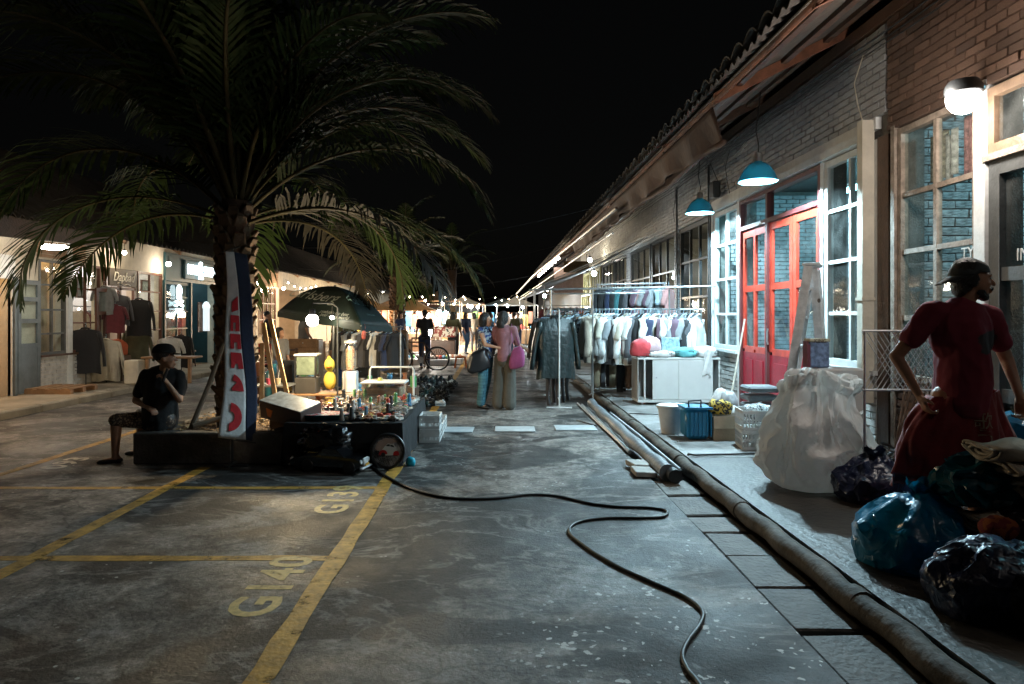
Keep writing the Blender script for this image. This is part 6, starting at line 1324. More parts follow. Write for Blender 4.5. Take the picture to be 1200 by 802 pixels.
# pale printed cards and packs lying between the toys
pkm = [striped('pack_print_%d' % k, c, 24) for k, c in enumerate(([(.6,.5,.4),(.5,.08,.06),(.65,.6,.52)],[(.55,.5,.46),(.35,.28,.2),(.62,.55,.45)],[(.5,.3,.1),(.62,.56,.5),(.15,.25,.35)],[(.6,.55,.52),(.55,.42,.32),(.4,.38,.36)]))]
cdn = ['red printed','tan printed','amber printed','pale']
pmb = MB(); pmb.rbox((0,0,.012), (.15,.11,.022), .004); pme = pmb.mesh('toy_pack'); bmb = MB(); bmb.grid(lambda u, v: (-.055+.11*u, -.04+.08*v, .024+.03*math.sin(math.pi*u)*math.sin(math.pi*v)), 6, 6); bme = bmb.mesh('blister', smooth=True)
for k in range(64):
    i, j = k % 7, k//7; x, y = -2.0+i*.155+tr_.uniform(-.03,.03), 7.2+j*.2+tr_.uniform(-.04,.04)
    if x < -1.55 and y < 7.7: continue
    zone = ['front','front middle','middle','back middle','back'][min(4,int((y-7.0)/.42))]+' '+['left','centre left','centre right','right'][min(3,int((x+2.1)/.28))]; c = tr_.randrange(4)
    t = thing('toy_pack', f'{cdn[c]} toy pack lying flat under toys, {zone} of the black table', 'toy pack', (x,y,.452), tr_.uniform(-.5,.5), 'toy packs on the black table'); put('card', pme, pkm[c], t); put('blister', bme, clearp, t)
# goods crowded between the black table and the umbrella
gk = random.Random(77); ZN = [('beside the timber laths',-3.35,9.6),('by the rounded case',-3.1,10.4),('under the umbrella left corner',-3.3,11.3),('at the umbrella pole',-2.75,10.6),('below the hanging doll',-2.05,10.4),('behind the pipe frame',-1.5,10.5),('beside the shoe spread',-2.25,11.6),('at the chest of drawers',-4.3,14.6),('left of the umbrella',-4.0,12.2)]
for zi, (zn, zx, zy) in enumerate(ZN):
    hb = .22+.12*(zi % 3); b = MB(); b.rbox((zx,zy,hb/2), (.62,.42,hb), .01); solo('display_crate', b, [M['wood'],M['card'],M['darkwood']][zi % 3], ['brown wooden','cardboard','dark wooden'][zi % 3]+' display crate '+zn, 'crate', loc=(zx,zy,0))
    for q in range(5):
        c = gk.randrange(10); x, y = zx-.25+.125*q, zy+gk.uniform(-.12,.12); kd = gk.choice(('vase','doll','tin','plush toy','toy lorry')); b = MB(); h = gk.uniform(.14,.30)
        if kd == 'vase': b.lathe([(.03,0),(.055,h*.3),(.03,h*.75),(.04,h)], 12, (x,y,hb))
        elif kd == 'doll': b.lathe([(.05,0),(.03,h*.5),(.02,h*.62)], 10, (x,y,hb)); b.ball((x,y,hb+h*.78), .04, 10, 7); b.tube([(x-.06,y,hb+h*.45),(x,y,hb+h*.6),(x+.06,y,hb+h*.45)], .012, 6)
        elif kd == 'tin': b.lathe([(.05,0),(.05,h*.8),(.052,h*.8),(.052,h*.88),(.001,h*.88)], 14, (x,y,hb))
        elif kd == 'plush toy': b.ball((x,y,hb+.06), .06, 10, 7); b.ball((x,y,hb+.15), .045, 10, 7); b.ball((x-.03,y,hb+.19), .016, 8, 6); b.ball((x+.03,y,hb+.19), .016, 8, 6)
        else: b.rbox((x,y,hb+.05), (.10,.14,.06), .01); b.rbox((x,y-.04,hb+.10), (.09,.06,.06), .01); b.lathe([(.001,-.055),(.02,-.055),(.02,.055),(.001,.055)], 10, (x,y-.04,hb+.02), (0,R(90),0))
        solo(kd.replace(' ','_'), b, TM[c], f'{NMT[c]} {kd}, {["leftmost","left","middle","right","rightmost"][q]} on the display crate {zn}', kd, loc=(x,y,hb), smooth='auto')
# oval tray and long box at the near left of the table
ty = thing('oval_tray', 'blue edged oval tray of red and white trinkets on the table corner', 'tray', (-1.86,7.28,.455)); b = MB(); b.lathe([(.24,.0),(.30,.05),(.31,.055),(.30,.045),(.24,.012),(.001,.012)], 32, (0,0,0)); b.v = [(v[0]*1.1-1.86,v[1]*.62+7.28,v[2]+.455) for v in b.v]; part('tray', b, mat('turquoise_enamel_tray', (.02,.16,.2), .3), ty, smooth='auto')
b = MB(); b.lathe([(.001,.046),(.28,.046),(.285,.04),(.001,.03)], 32, (0,0,0)); b.v = [(v[0]*1.1-1.86,v[1]*.62+7.28,v[2]+.465) for v in b.v]; part('printed_sheet', b, striped('red_white_sheet', [(.6,.55,.5),(.5,.06,.06),(.62,.58,.55),(.3,.25,.25)], 14), ty)
lbx = thing('toy_box', 'long printed toy box with white top and orange mark tilted at the table corner', 'box', (-2.16,7.32,.42)); rt = Euler((R(14),R(-8)*-1,R(-30))).to_matrix()
b = MB(); b.rbox((-2.2,7.35,.53), (.62,.30,.20), .008, rt); part('box', b, mat('dark_brown_card', (.08,.05,.04), .5), lbx)
b = MB(); b.rbox(Vector((-2.2,7.35,.53))+rt @ Vector((0,0,.104)), (.615,.295,.006), .002, rt); part('printed_top', b, mat('pale_box_print', (.45,.50,.52), .4, vary=.6, scale=9), lbx)
b = MB(); b.prism([(-.02,-.05),(.03,-.06),(.07,.03),(-.03,.04)], .003, lambda x, y, z: Vector((-2.2,7.35,.53))+rt @ Vector((x-.17,-.152-z,y))); part('orange_mark', b, mat('orange_print', (.7,.18,.02), .5), lbx)
for z, sz, c, l in ((.12,(.34,.26,.2),'card','small brown carton on the planter behind the long toy box'),):
    b = MB(); b.rbox((-2.30,7.6,.40), sz, .006); solo('carton', b, M['card'], l, 'box', loc=(-2.3,7.6,.33))
# toy limousine cars on the ground
def bigcar(label, x, y, rz, s=1., blk=None):
    t = thing('toy_car', label, 'toy car', (x,y,0), rz, None); m = blk or mat('black_toy_lacquer', (.006,.006,.007), .12, vary=.1, coat=.5)
    def p(n, b, mm, sm='auto'): b.v = [tuple(Vector(v)*s) for v in b.v]; return put(n, b.mesh(n, smooth=sm), mm, t)
    b = MB(); side = [(-.34,.06),(-.34,.12),(-.30,.15),(-.12,.165),(-.05,.235),(.10,.235),(.17,.165),(.30,.15),(.345,.12),(.345,.06)]
    b.prism([(q[0],q[1]) for q in side], .22, lambda a, z, d: Vector((a, d-.11, z))); p('body', b, m, False)
    b = MB(); b.prism([(-.10,.168),(-.045,.226),(.09,.226),(.15,.168)], .224, lambda a, z, d: Vector((a, d-.112, z))); p('window', b, M['glass_dark'], False)
    for sx in (-.22,.23):
        for sy in (-.10,.10):
            b = MB(); b.lathe([(.02,-.02),(.06,-.02),(.065,-.012),(.065,.012),(.06,.02),(.02,.02)], 18, (sx,sy,.065), (R(90),0,0)); w_ = p('wheel', b, M['black']); b = MB(); b.lathe([(.001,-.026),(.03,-.024),(.034,-.018)], 16, (sx,sy,.065), (R(90) if sy < 0 else R(-90),0,0)); b.v=[tuple(Vector(v)*s) for v in b.v]; b.lathe([(.001,-.026*s),(.022*s,-.0285*s),(.024*s,-.02*s)], 12, Vector((sx,sy,.065))*s, (R(90) if sy < 0 else R(-90),0,0)); q = put('hubcap', b.mesh('hubcap', smooth='auto'), M['metal'], w_)
    b = MB(); b.rbox((.352,0,.115), (.02,.10,.075), .006); p('grille', b, M['alu']); b = MB(); b.rbox((.36,0,.06), (.03,.24,.02), .006); p('bumper', b, M['alu'])
    for sy in (-.085,.085): b = MB(); b.lathe([(.001,0),(.02,0),(.022,-.012)], 12, (.352,sy,.12), (0,R(90),0)); p('headlight', b, M['plasticw'])
    b = MB(); b.rbox((.372,0,.088), (.004,.09,.025), .001); p('number_plate', b, M['yellow']); return t
bigcar('large glossy black toy car with chrome grille on the road before the black table', -1.62,6.82,R(-14),1.0)
bigcar('second black toy car piled behind and left of the chrome grilled one', -1.78,6.93,R(170),.8)
heap('toy_parts', 'jumble of small black toy parts glinting against the table cloth', (-1.72,6.94,.16), (.5,.1,.26), mat('glossy_black_bits', (.008,.008,.009), .15, vary=.3), 51, 'toys', amp=.55, freq=4, sub=4)
# round picture sign with black rim
rs = thing('round_sign', 'round white picture sign of an old red and white car with black rim', 'sign', (-1.08,6.90,0)); Rr = (R(90-10),0,R(4))
b = MB(); b.lathe([(.155,-.012),(.172,-.012),(.182,.0),(.172,.02),(.155,.02),(.150,.004)], 40, (-1.08,6.88,.185), Rr); part('rim', b, M['black'], rs, smooth='auto')
b = MB(); b.lathe([(.001,.004),(.155,.004),(.155,-.008),(.001,-.008)], 40, (-1.08,6.88,.185), Rr); part('disc', b, mat('sign_white', (.58,.54,.55), .35, vary=.1), rs)
Rm_ = Euler(Rr).to_matrix()
def sp(pl, m, n='printed_shape', d=.006): b = MB(); b.prism(pl, .001, lambda x, y, z: Vector((-1.08,6.88,.185))+Rm_ @ Vector((x,y,d+z))); part(n, b, m, rs)
pr_red = mat('sign_red', (.45,.02,.02), .4); pr_dk = mat('sign_dark', (.02,.02,.025), .4); pr_tan = mat('sign_tan', (.42,.30,.26), .5)
sp([(-.13,.02),(-.10,.09),(-.03,.13),(.06,.12),(.09,.09),(.0,.06),(-.08,.0)], pr_tan, d=.0045)
sp([(-.03,.045),(0,.075),(.06,.065),(.085,.03),(.095,-.01),(.095,-.045),(-.05,-.045),(-.06,.01)], M['plasticw'], d=.0055)
sp([(-.02,.05),(.0,.068),(.02,.066),(.02,.045)], pr_dk, d=.007); sp([(.025,.045),(.025,.064),(.055,.056),(.065,.035)], pr_dk, d=.007)
sp(arcp(-.045,-.03,.042,.042,0,180)+[(-.087,-.04)], pr_red, d=.007); sp(arcp(.085,-.03,.03,.03,0,180)+[(.055,-.045),(.115,-.045)], pr_red, d=.007); sp(arcp(-.045,-.035,.022,.022,0,360)[:-1], pr_dk, d=.0085); sp([(-.09,-.045),(.1,-.045),(.1,-.052),(-.09,-.052)], pr_dk, d=.0075)
text('lettering', 'Classic', .035, pr_dk, rs, Vector((0,-.02,.185))+Rm_ @ Vector((0,-.085,.008)), Rr, .0005)
heap('blue_scrap', 'small bright blue plastic scrap lying on the road beside the round sign', (-.87,7.05,.0), (.10,.08,.09), mat('cyan_plastic', (.02,.40,.55), .4), 61, 'scrap', sub=2)
# white crates beside table, clear storage box, pipe frame
for k, (y, z) in enumerate(((8.5,0),(8.5,.17),(8.95,0),(9.4,0))): crate(-.80,y,z,['white crate at the table corner on the road','white crate stacked on the one at the table corner','white crate second along the table side','white crate farthest along the table side'][k], .24,.36,.16, group='white crates beside the black table')
cbt = thing('storage_box', 'clear plastic storage box with pale lid at the back of the black table', 'box', (-1.45,9.05,.455))
b = MB(); b.bb(-1.72,-1.18,8.82,9.2,.458,.46); b.bb(-1.72,-1.715,8.82,9.2,.46,.66); b.bb(-1.185,-1.18,8.82,9.2,.46,.66); b.bb(-1.715,-1.185,8.82,8.825,.46,.66); b.bb(-1.715,-1.185,9.195,9.2,.46,.66); part('wall', b, clearp, cbt)
b = MB(); b.rbox((-1.45,9.01,.675), (.58,.42,.025), .008); part('lid', b, M['plasticw'], cbt); b = MB(); b.rbox((-1.45,9.01,.54), (.46,.32,.14), .02); part('contents', b, M['card'], cbt)
pole('tube_rack', [(-1.72,9.4,.02),(-1.72,9.4,.80),(-1.70,9.4,.84),(-1.14,9.4,.84),(-1.12,9.4,.80),(-1.12,9.4,.02)], .014, white_metal, 'white pipe frame standing behind the clear storage box', 'frame')
# things standing behind the table: aquarium tin, yellow bear, gumball style dispenser, jug
q_ = thing('display_case', 'green framed glass lantern case with dark base behind the oval tray', 'display case', (-2.62,9.55,.47))
b = MB(); b.rbox((-2.62,9.55,.58), (.30,.26,.22), .01); part('base', b, mat('dark_metal_box', (.06,.055,.05), .4), q_); b = MB(); b.rbox((-2.62,9.55,.85), (.26,.22,.26), .01); part('glass_box', b, mat('greenish_glass_block', (.16,.20,.15), .15, vary=.5), q_); b = MB(); b.rbox((-2.62,9.55,1.005), (.32,.27,.03), .008); part('lid', b, M['plasticw'], q_)
for x in (-2.76,-2.48): b = MB(); b.bb(x-.01,x+.01,9.42,9.44,.69,.99); part('corner_post', b, M['black'], q_)
be = thing('yellow_toy', 'upright yellow plush duck like toy behind the stall table', 'toy', (-2.32,9.6,.47)); b = MB(); b.ball((-1.72,8.9,.62), .10, 14, 10, (.9,.8,1.3)); b.ball((-1.72,8.88,.84), .085, 14, 10, (.9,.9,1.15)); b.tube([(-1.72,8.9,.88),(-1.74,8.9,.97)], [.05,.012], 10); put('body', fused(b, .012, 'body', 2), mat('yellow_plush', (.55,.42,.06), .8), be, Vector((1.72,-8.9,-.45)))
b = MB(); b.ball((-1.71,8.79,.82), .035, 10, 7, (1.2,1,.5)); put('beak', b.mesh('beak', (-1.72,8.9,.45), True), mat('orange_plastic', (.6,.2,.02), .5), be)
dp_ = thing('dispenser', 'tall clear globe dispenser with white block base behind the toys', 'dispenser', (-2.03,9.35,.45)); b = MB(); b.rbox((-2.03,9.6,.62), (.19,.18,.30), .012); part('base', b, M['plasticw'], dp_); b = MB(); b.lathe([(.075,0),(.085,.06),(.085,.34),(.07,.38)], 18, (-2.03,9.6,.78)); part('cylinder', b, clearp, dp_, smooth='auto'); b = MB(); b.lathe([(.06,0),(.07,.28),(.04,.33)], 12, (-2.03,9.6,.785)); part('filling', b, striped('sweets', [(.5,.2,.1),(.6,.5,.3),(.4,.3,.25),(.3,.1,.1)], 30), dp_); b = MB(); b.lathe([(.09,0),(.09,.03),(.03,.05)], 18, (-2.03,9.6,1.165)); part('cap', b, M['plasticw'], dp_)
bt = thing('stool_table', 'small brown table standing behind the toy stall', 'table', (-2.32,9.6,0)); b = MB(); b.rbox((-2.32,9.62,.455), (1.10,.42,.03), .006); part('tabletop', b, M['wood'], bt)
for sx in (-.5,.5):
    for sy in (-.15,.15): b = MB(); b.bb(-2.32+sx-.02,-2.32+sx+.02,9.6+sy-.02,9.6+sy+.02,0,.44); part('leg', b, M['wood'], bt)
for (x,y,r,c,l) in ((-1.52,9.05,.06,(.02,.35,.45),'small turquoise toy figure behind the stall toys'),(-1.52,9.06,.055,(.5,.42,.1),'small pale yellow toy head above the turquoise figure'),(-1.42,9.3,.08,(.04,.1,.3),'dark blue toy with red face beside the dispenser')):
    b = MB(); z0 = .51 if c[2] < .45 or c[0] > .1 else .51; zz = .62 if c[0] == .5 else .52; b.ball((x,y,zz), r, 12, 8, (1,1,1.1)); b.ball((x,y-.01,zz+r*1.3), r*.7, 10, 7); solo('toy', b, mat('toy_'+str(int(c[2]*100)), c, .5), l, 'toy', loc=(x,y,zz), smooth=True)
# timber frames leaning at the palm, water jug, coffee cups, stick
for k, pts_ in enumerate(([(-2.55,8.2,.03),(-2.95,8.7,1.45)],[(-2.40,8.3,.03),(-2.86,8.7,1.5)],[(-2.82,8.25,.2),(-2.93,8.6,1.2)])):
    a, c = Vector(pts_[0]), Vector(pts_[1]); d = c-a; b = MB(); b.box((a+c)/2, (.05,.035,d.length), Vector((0,0,1)).rotation_difference(d).to_matrix()); solo('timber_lath', b, mat('pale_timber', (.50,.33,.17), .6, vary=.3), ['pale timber lath leaning on the palm beside the banner','second pale timber lath leaning on the palm','short timber lath close to the palm trunk'][k], 'lath', loc=tuple(a))
a, c = Vector((-3.28,7.36,.33)), Vector((-2.98,7.5,1.25)); pole('branch', [a, a.lerp(c,.5)+Vector((.02,0,.01)), c], .028, mat('grey_branch', (.13,.10,.07), .85), 'rough branch leaning against the palm beside the seated man', 'branch')
pole('branch', [(-3.25,7.35,.36),(-2.95,7.5,.44)], .03, MATS['grey_branch'], 'short branch lying on the planter soil', 'branch')
for (x,c,l) in ((-3.05,(.4,.04,.08),'iced red drink in a clear lidded cup by the palm'),(-2.92,(.5,.4,.25),'pale drink in a clear lidded cup by the palm')):
    t = thing('drink_cup', l, 'cup', (x,9.2,.62)); b = MB(); b.lathe([(.032,0),(.045,.13),(.046,.135),(.03,.16),(.001,.165)], 14, (x,9.2,.62)); part('cup', b, clearp, t, smooth='auto'); b = MB(); b.lathe([(.029,0.003),(.038,.085)], 12, (x,9.2,.62)); part('drink', b, mat('drink'+str(int(c[1]*100)), c, .3), t); b = MB(); b.tube([(x,9.2,.7),(x+.015,9.2,.83)], .003, 5); part('straw', b, M['plasticw'], t)
st = thing('side_table', 'small low metal table holding two drinks behind the palm', 'table', (-2.98,9.2+.02,0)); b = MB(); b.rbox((-3.0,9.3,.605), (.5,.4,.025), .005); part('tabletop', b, M['metal'], st)
for sx in (-.2,.2): b = MB(); b.tube([(-3.0+sx,9.45,.0),(-3.0+sx,9.45,.6)], .012, 6); part('leg', b, M['metal'], st); b = MB(); b.tube([(-3.0+sx,9.15,.3),(-3.0+sx,9.15,.6)], .012, 6); part('leg', b, M['metal'], st)
jg = thing('water_jug', 'large blue green water bottle standing behind the timber laths', 'bottle', (-3.35,10.2,0)); b = MB(); b.lathe([(.13,0),(.14,.05),(.135,.10),(.14,.2),(.14,.34),(.06,.42),(.03,.44),(.03,.48)], 20, (-3.3,10.2,.35)); part('bottle', b, mat('blue_water_plastic', (.05,.22,.28), .15), jg, smooth='auto'); b = MB(); b.rbox((-3.3,10.2,.17), (.34,.34,.34), .01); part('stand', b, M['blackframe'], jg)

# ------------------------------------------------------------------ dark green parasol
um = thing('market_umbrella', 'dark green square market umbrella with pale script lettering, tilted to the street', 'umbrella', (-2.75,11.2,0)); gm = mat('dark_green_canvas', (.009,.017,.013), .6, vary=.25, bump=.3, bscale=12); tm_ = mat('dark_teal_canvas', (.006,.030,.032), .6, vary=.25)
PAN = []; AP = Vector((-2.62,11.2,2.03)); CR = [Vector((-3.5,11.0,1.61)), Vector((-1.96,10.0,1.41)), Vector((-1.70,11.3,1.36)), Vector((-3.2,12.6,1.58))]
for k in range(4):
    A, B = CR[k], CR[(k+1)%4]; b = MB()
    def fn(u, v, A=A, B=B):
        e = A.lerp(B, u); e = e + Vector((0,0,-.05*math.sin(math.pi*u)*0)) ; p = AP.lerp(e, v); p.z += .13*math.sin(math.pi*v)*(1-.25*math.sin(math.pi*u)); return p
    b.grid(fn, 12, 12, .004); PAN.append(part('canopy_panel', b, tm_ if k == 1 else gm, um, smooth=True))
    b = MB()
    def fv(u, v, A=A, B=B): e = A.lerp(B, u); return e+Vector((0,0,-.085*v+.006*math.sin(u*20)*v))
    b.grid(fv, 16, 2, .004); part('valance', b, tm_ if k == 1 else gm, um, smooth='auto')
    b = MB(); b.tube([AP+Vector((0,0,-.05)), AP.lerp(A,.5)+Vector((0,0,.08)), A+Vector((0,0,-.015))], .009, 6); part('rib', b, white_metal, um)
b = MB(); b.tube([(-2.70,11.25,.0),(-2.62,11.2,2.05)], .02, 10); part('pole', b, M['blackframe'], um, smooth='auto'); b = MB(); b.lathe([(.25,0),(.25,.04),(.08,.1),(.03,.18)], 20, (-2.70,11.25,0)); part('base', b, M['black'], um)
pale = mat('pale_canvas_print', (.50,.52,.47), .7); paleb = mat('pale_blue_print', (.30,.50,.50), .7)
def on_panel(body, k, u, v, size, m, ext=0., sx=1.):
    A, B = CR[k], CR[(k+1)%4]; xd = (B-A).normalized(); C_ = AP.lerp(A.lerp(B,u), v); C_.z += .13*math.sin(math.pi*v)*(1-.25*math.sin(math.pi*u)); dn = (A.lerp(B,u)-AP).normalized(); n = xd.cross(-dn).normalized(); yd = n.cross(xd)
    if n.z < 0: n = -n
    mt = Matrix((xd, yd, n)).transposed().to_4x4(); mt.translation = C_+n*.010-um.location
    o = text('lettering', body, size, m, um, (0,0,0), (0,0,0), .001, sx=1, shear=.3); o.matrix_local = mt @ Matrix.Diagonal((sx,1,1,1)); bpy.context.view_layer.update(); conform(o, PAN[k], -n, .014); return o
on_panel('Carlsberg', 0, .25, .58, .30, pale, sx=.95); on_panel('Carlsberg', 1, .50, .58, .30, paleb, sx=.75); on_panel('probably the best', 0, .70, .88, .085, pale, sx=1.0); on_panel('beer in the world', 0, .70, .94, .085, pale, sx=1.0); on_panel('COPENHAGEN', 1, .5, .83, .05, paleb)
lamp_bulb(-2.34, 8.75, 1.49, 190, (1.,.78,.46), 'very bright bare bulb hanging over the toy stall before the umbrella', .08, 'bulb_neutral', .22); lamp_bulb(-2.65, 10.9, 1.5, 60, (1.,.76,.45), 'bulb up inside the dark green umbrella', .05, 'bulb_neutral', .3)
pole('lamp_pole', [(-2.15,9.33,0),(-2.15,9.33,1.66),(-2.2,9.2,1.72),(-2.34,8.75,1.71)], .012, M['blackframe'], 'thin black pole with bent arm holding the bulb over the toy stall', 'lamp pole')
lamp_bulb(-2.42, 10.15, 1.52, 6, (1.,.85,.6), 'small second bulb beside the very bright one under the umbrella', .03, 'bulb_neutral', .2)
b = MB(); b.lathe([(.03,0),(.035,.08),(.02,.13),(.03,.17),(.02,.22)], 12, (-1.95,10.15,1.20)); solo('hanging_doll', b, mat('red_white_doll', (.5,.12,.10), .6, vary=.6, scale=20), 'small red and white doll hanging from the umbrella corner', 'doll', loc=(-1.95,10.15,1.3), smooth=True)
# rack of dark clothes under the umbrella and furniture behind
rack((-2.9,12.6,0), (-1.7,12.3,0), 1.35, 'clothes rack under the dark green umbrella', .2, M['alu'])
rod_garments(['black','grey','black','white','dark grey','black','white','black','navy','black'], (-2.85,12.6,0), (-1.75,12.32,0), 1.36, R(60), 'shirt', 'shirts under the umbrella', 'the rack under the umbrella', .9)
for k, (x, y, h, w_, m, l) in enumerate(((-4.3,15.5,.95,.7,'wood','brown chest of drawers glowing under the umbrella light'),(-3.2,16.5,.8,.8,'orangewood','orange wooden cupboard behind the umbrella rack'),(-2.6,18.0,1.1,.6,'wood','tall wooden cabinet behind the umbrella corner'))):
    t = thing('chest_of_drawers', l, 'furniture', (x,y,0)); b = MB(); b.rbox((x,y,.06+h/2), (w_,.4,h), .01); part('carcass', b, M[m], t)
    for j in range(4): b = MB(); b.rbox((x,y-.205,.12+h*(j+.5)/4*.98), (w_*.9,.02,h/4*.82), .005); d_ = part('drawer', b, M[m], t); b = MB(); b.ball((x,y-.225,.12+h*(j+.5)/4*.98), .015, 8, 6); part('knob', b, M['metal'], d_)
def chair(x, y, rz, m, label, seat=.45, h=.9):
    t = thing('wooden_chair', label, 'chair', (x,y,0), rz)
    def p(n, *a): b = MB(); b.bb(*a); put(n, b.mesh(n), m, t)
    p('seat', -.2,.2,-.2,.2,seat-.03,seat)
    for sx in (-1,1): p('leg', sx*.18-.018,sx*.18+.018,-.198,-.162,0,seat-.031); p('leg', sx*.18-.018,sx*.18+.018,.162,.198,0,seat-.031); p('back_post', sx*.18-.018,sx*.18+.018,.162,.198,seat+.001,h)
    for z in (.6,.72,.84): p('back_slat', -.161,.161,.17,.19,z,z+.05)
chair(-4.9,14.2,R(20),M['orangewood'],'orange wooden chair lit by the umbrella bulb', .6, 1.15); chair(-5.4,15.6,R(-30),M['redpaint'],'red chair behind the orange wooden one'); chair(-3.9,13.4,R(60),M['darkwood'],'dark folding chair left of the umbrella pole'); chair(-2.3,20.5,R(10),M['orangewood'],'wooden chair near the bicycle and farther palm'); chair(-3.0,21.0,R(-40),M['wood'],'brown chair left of the farther palm crate')
guit = thing('accordion_case', 'dark rounded case with three brass discs beside the umbrella pole', 'case', (-3.0,9.9,0)); b = MB(); b.rbox((-3.0,9.9,.45), (.30,.22,.9), .06); part('case', b, M['black'], guit, smooth='auto')
for (dx,dz) in ((-.05,.55),(.06,.50),(-.02,.40)): b = MB(); b.lathe([(.02,0),(.036,.004),(.036,.012),(.02,.012)], 14, (-3.0+dx,9.79,dz), (R(90),0,0)); part('brass_disc', b, mat('brass', (.6,.42,.12), .3, metal=.9), guit)
passer(-3.75,11.9, R(60), 3, 6, 'stooping person in grey shirt and pale blue jeans left of the umbrella pole', 2, sc=.8)
passer(-3.15,14.2, R(200), 5, 2, 'person in dark jeans standing behind the umbrella', 0)
# shoes laid out on the road
SM = []
for k in range(3):
    b = MB(); b.tube([(0,-.12,.03),(0,-.10,.04),(0,-.03,.045),(0,.05,.05),(0,.11,.055),(0,.13,.05)], [.018,.038,.040,.034,.036,.02], 10, sq=.8); b.tube([(0,.03,.06),(0,.08,.07+.02*k),(0,.10,.09+.03*k)], [.03,.032,.030], 10); b.bb(-.04,.04,-.13,.13,0,.016); SM.append(b.mesh('shoe', smooth='auto'))
shoem = [mat('shoe_black', (.012,.014,.016), .28, rand=.4), mat('shoe_teal_dark', (.02,.05,.055), .3), mat('shoe_white', (.5,.52,.52), .4), mat('shoe_grey', (.10,.11,.12), .4)]
sr = random.Random(2)
for j in range(15):
    for i in range(9):
        for s in (-1,1):
            y = 11.7+j*.27+sr.uniform(-.05,.05); x = -2.05+i*.135*.98+s*.0+sr.uniform(-.03,.03)+(.06 if s > 0 else 0); k = sr.choice((0,0,0,0,1,1,3,2)) if sr.random() < .5 else 0
            if x > -.93: continue
            o = put('shoe', SM[sr.randrange(3)], shoem[k]); o.location = (x,y,sr.choice((.012,.012,.05))); o.rotation_euler = (sr.uniform(-.3,.3),sr.uniform(-.6,.6),sr.uniform(0,6.28)); setp(o, ['black','dark teal','white','grey'][k]+' shoe in the '+['near','near middle','far middle','far'][min(3,j//4)]+' part of the shoe spread, '+['stall side','inner left','inner right','street side'][min(3,i//2)], 'shoe', 'shoes spread on the road')

# ------------------------------------------------------------------ bicycle
def bicycle(x, y, rz, label):
    t = thing('bicycle', label, 'bicycle', (x,y,0), rz); r = .33
    def p(n, b, m, par=None, sm='auto'): return put(n, b.mesh(n, smooth=sm), m, par or t)
    for cx in (-.52,.52):
        b = MB(); b.tube([(cx+r*math.cos(a*2*math.pi/32),0,r+r*math.sin(a*2*math.pi/32)) for a in range(33)], .022, 7, False); w_ = p('wheel', b, M['black'])
        b = MB(); b.tube([(cx+(r-.03)*math.cos(a*2*math.pi/32),0,r+(r-.03)*math.sin(a*2*math.pi/32)) for a in range(33)], .009, 5, False); p('rim', b, M['alu'], w_)
        b = MB(); [b.tube([(cx+.02*math.cos(a+.5),.02*(-1)**k,r+.02*math.sin(a+.5)),(cx+(r-.03)*math.cos(a),0,r+(r-.03)*math.sin(a))], .0025, 3, False) for k, a in enumerate([i*2*math.pi/24 for i in range(24)])]; b.tube([(cx,-.04,r),(cx,.04,r)], .025, 8); p('spokes', b, M['alu'], w_)
    f = MB(); S = (.14,0,.78); H_ = (-.34,0,.80); Bb = (.05,0,.30)
    for a, c in ((S,Bb),(S,H_),((-.36,0,.68),Bb),(Bb,(.52,.04,r)),(S,(.52,.04,r)),(Bb,(.52,-.04,r)),(S,(.52,-.04,r))): f.tube([a,c], .014, 7)
    p('frame', f, M['darkwood']); f = MB(); f.tube([(-.30,0,.92),(-.36,0,.68)], .016, 7); [f.tube([(-.36,0,.68),(-.38,s*.05,.6),(-.52,s*.05,r)], .012, 6) for s in (-1,1)]; p('fork', f, M['alu'])
    f = MB(); f.tube([(-.38,-.28,1.0),(-.30,-.2,.98),(-.29,0,.95),(-.30,.2,.98),(-.38,.28,1.0)], .012, 6); p('handlebar', f, M['alu']); f = MB(); f.rbox((.19,0,.90), (.25,.14,.05), .02); f.tube([(.14,0,.78),(.16,0,.88)], .012, 6); p('saddle', f, M['black'])
    f = MB(); f.lathe([(.03,-.005),(.09,-.005),(.09,.005),(.03,.005)], 20, (.05,-.05,.30), (R(90),0,0)); f.tube([(.05,-.06,.3),(.12,-.08,.16)], .01, 6); f.box((.13,-.12,.155), (.08,.1,.02)); p('crank', f, M['alu']); return t
bicycle(-2.15,19.3,R(4),'bicycle parked across the street near the farther palm')
b = MB(); b.rbox((-3.72,25.2,.3), (1.3,.5,.75), .01); solo('tree_box', b, M['wood'], 'brown wooden box at the foot of the farther palm', 'box', loc=(-3.72,25.2,0))
osn = thing('plastic_stool', 'small bright orange plastic stool on the parking line', 'stool', (-1.02,20.3,0)); om = mat('orange_stool', (.75,.16,.02), .4)
b = MB(); b.rbox((-1.02,20.3,.32), (.34,.34,.04), .015); part('seat', b, om, osn)
for sx in (-1,1):
    for sy in (-1,1): b = MB(); b.tube([(-1.02+sx*.13,20.3+sy*.13,.31),(-1.02+sx*.17,20.3+sy*.17,0)], .022, 6); part('leg', b, om, osn)
for sx in (-1,1): b = MB(); b.bb(-1.02+sx*.15-.01,-1.02+sx*.15+.01,20.16,20.44,.14,.17); part('rung', b, om, osn)
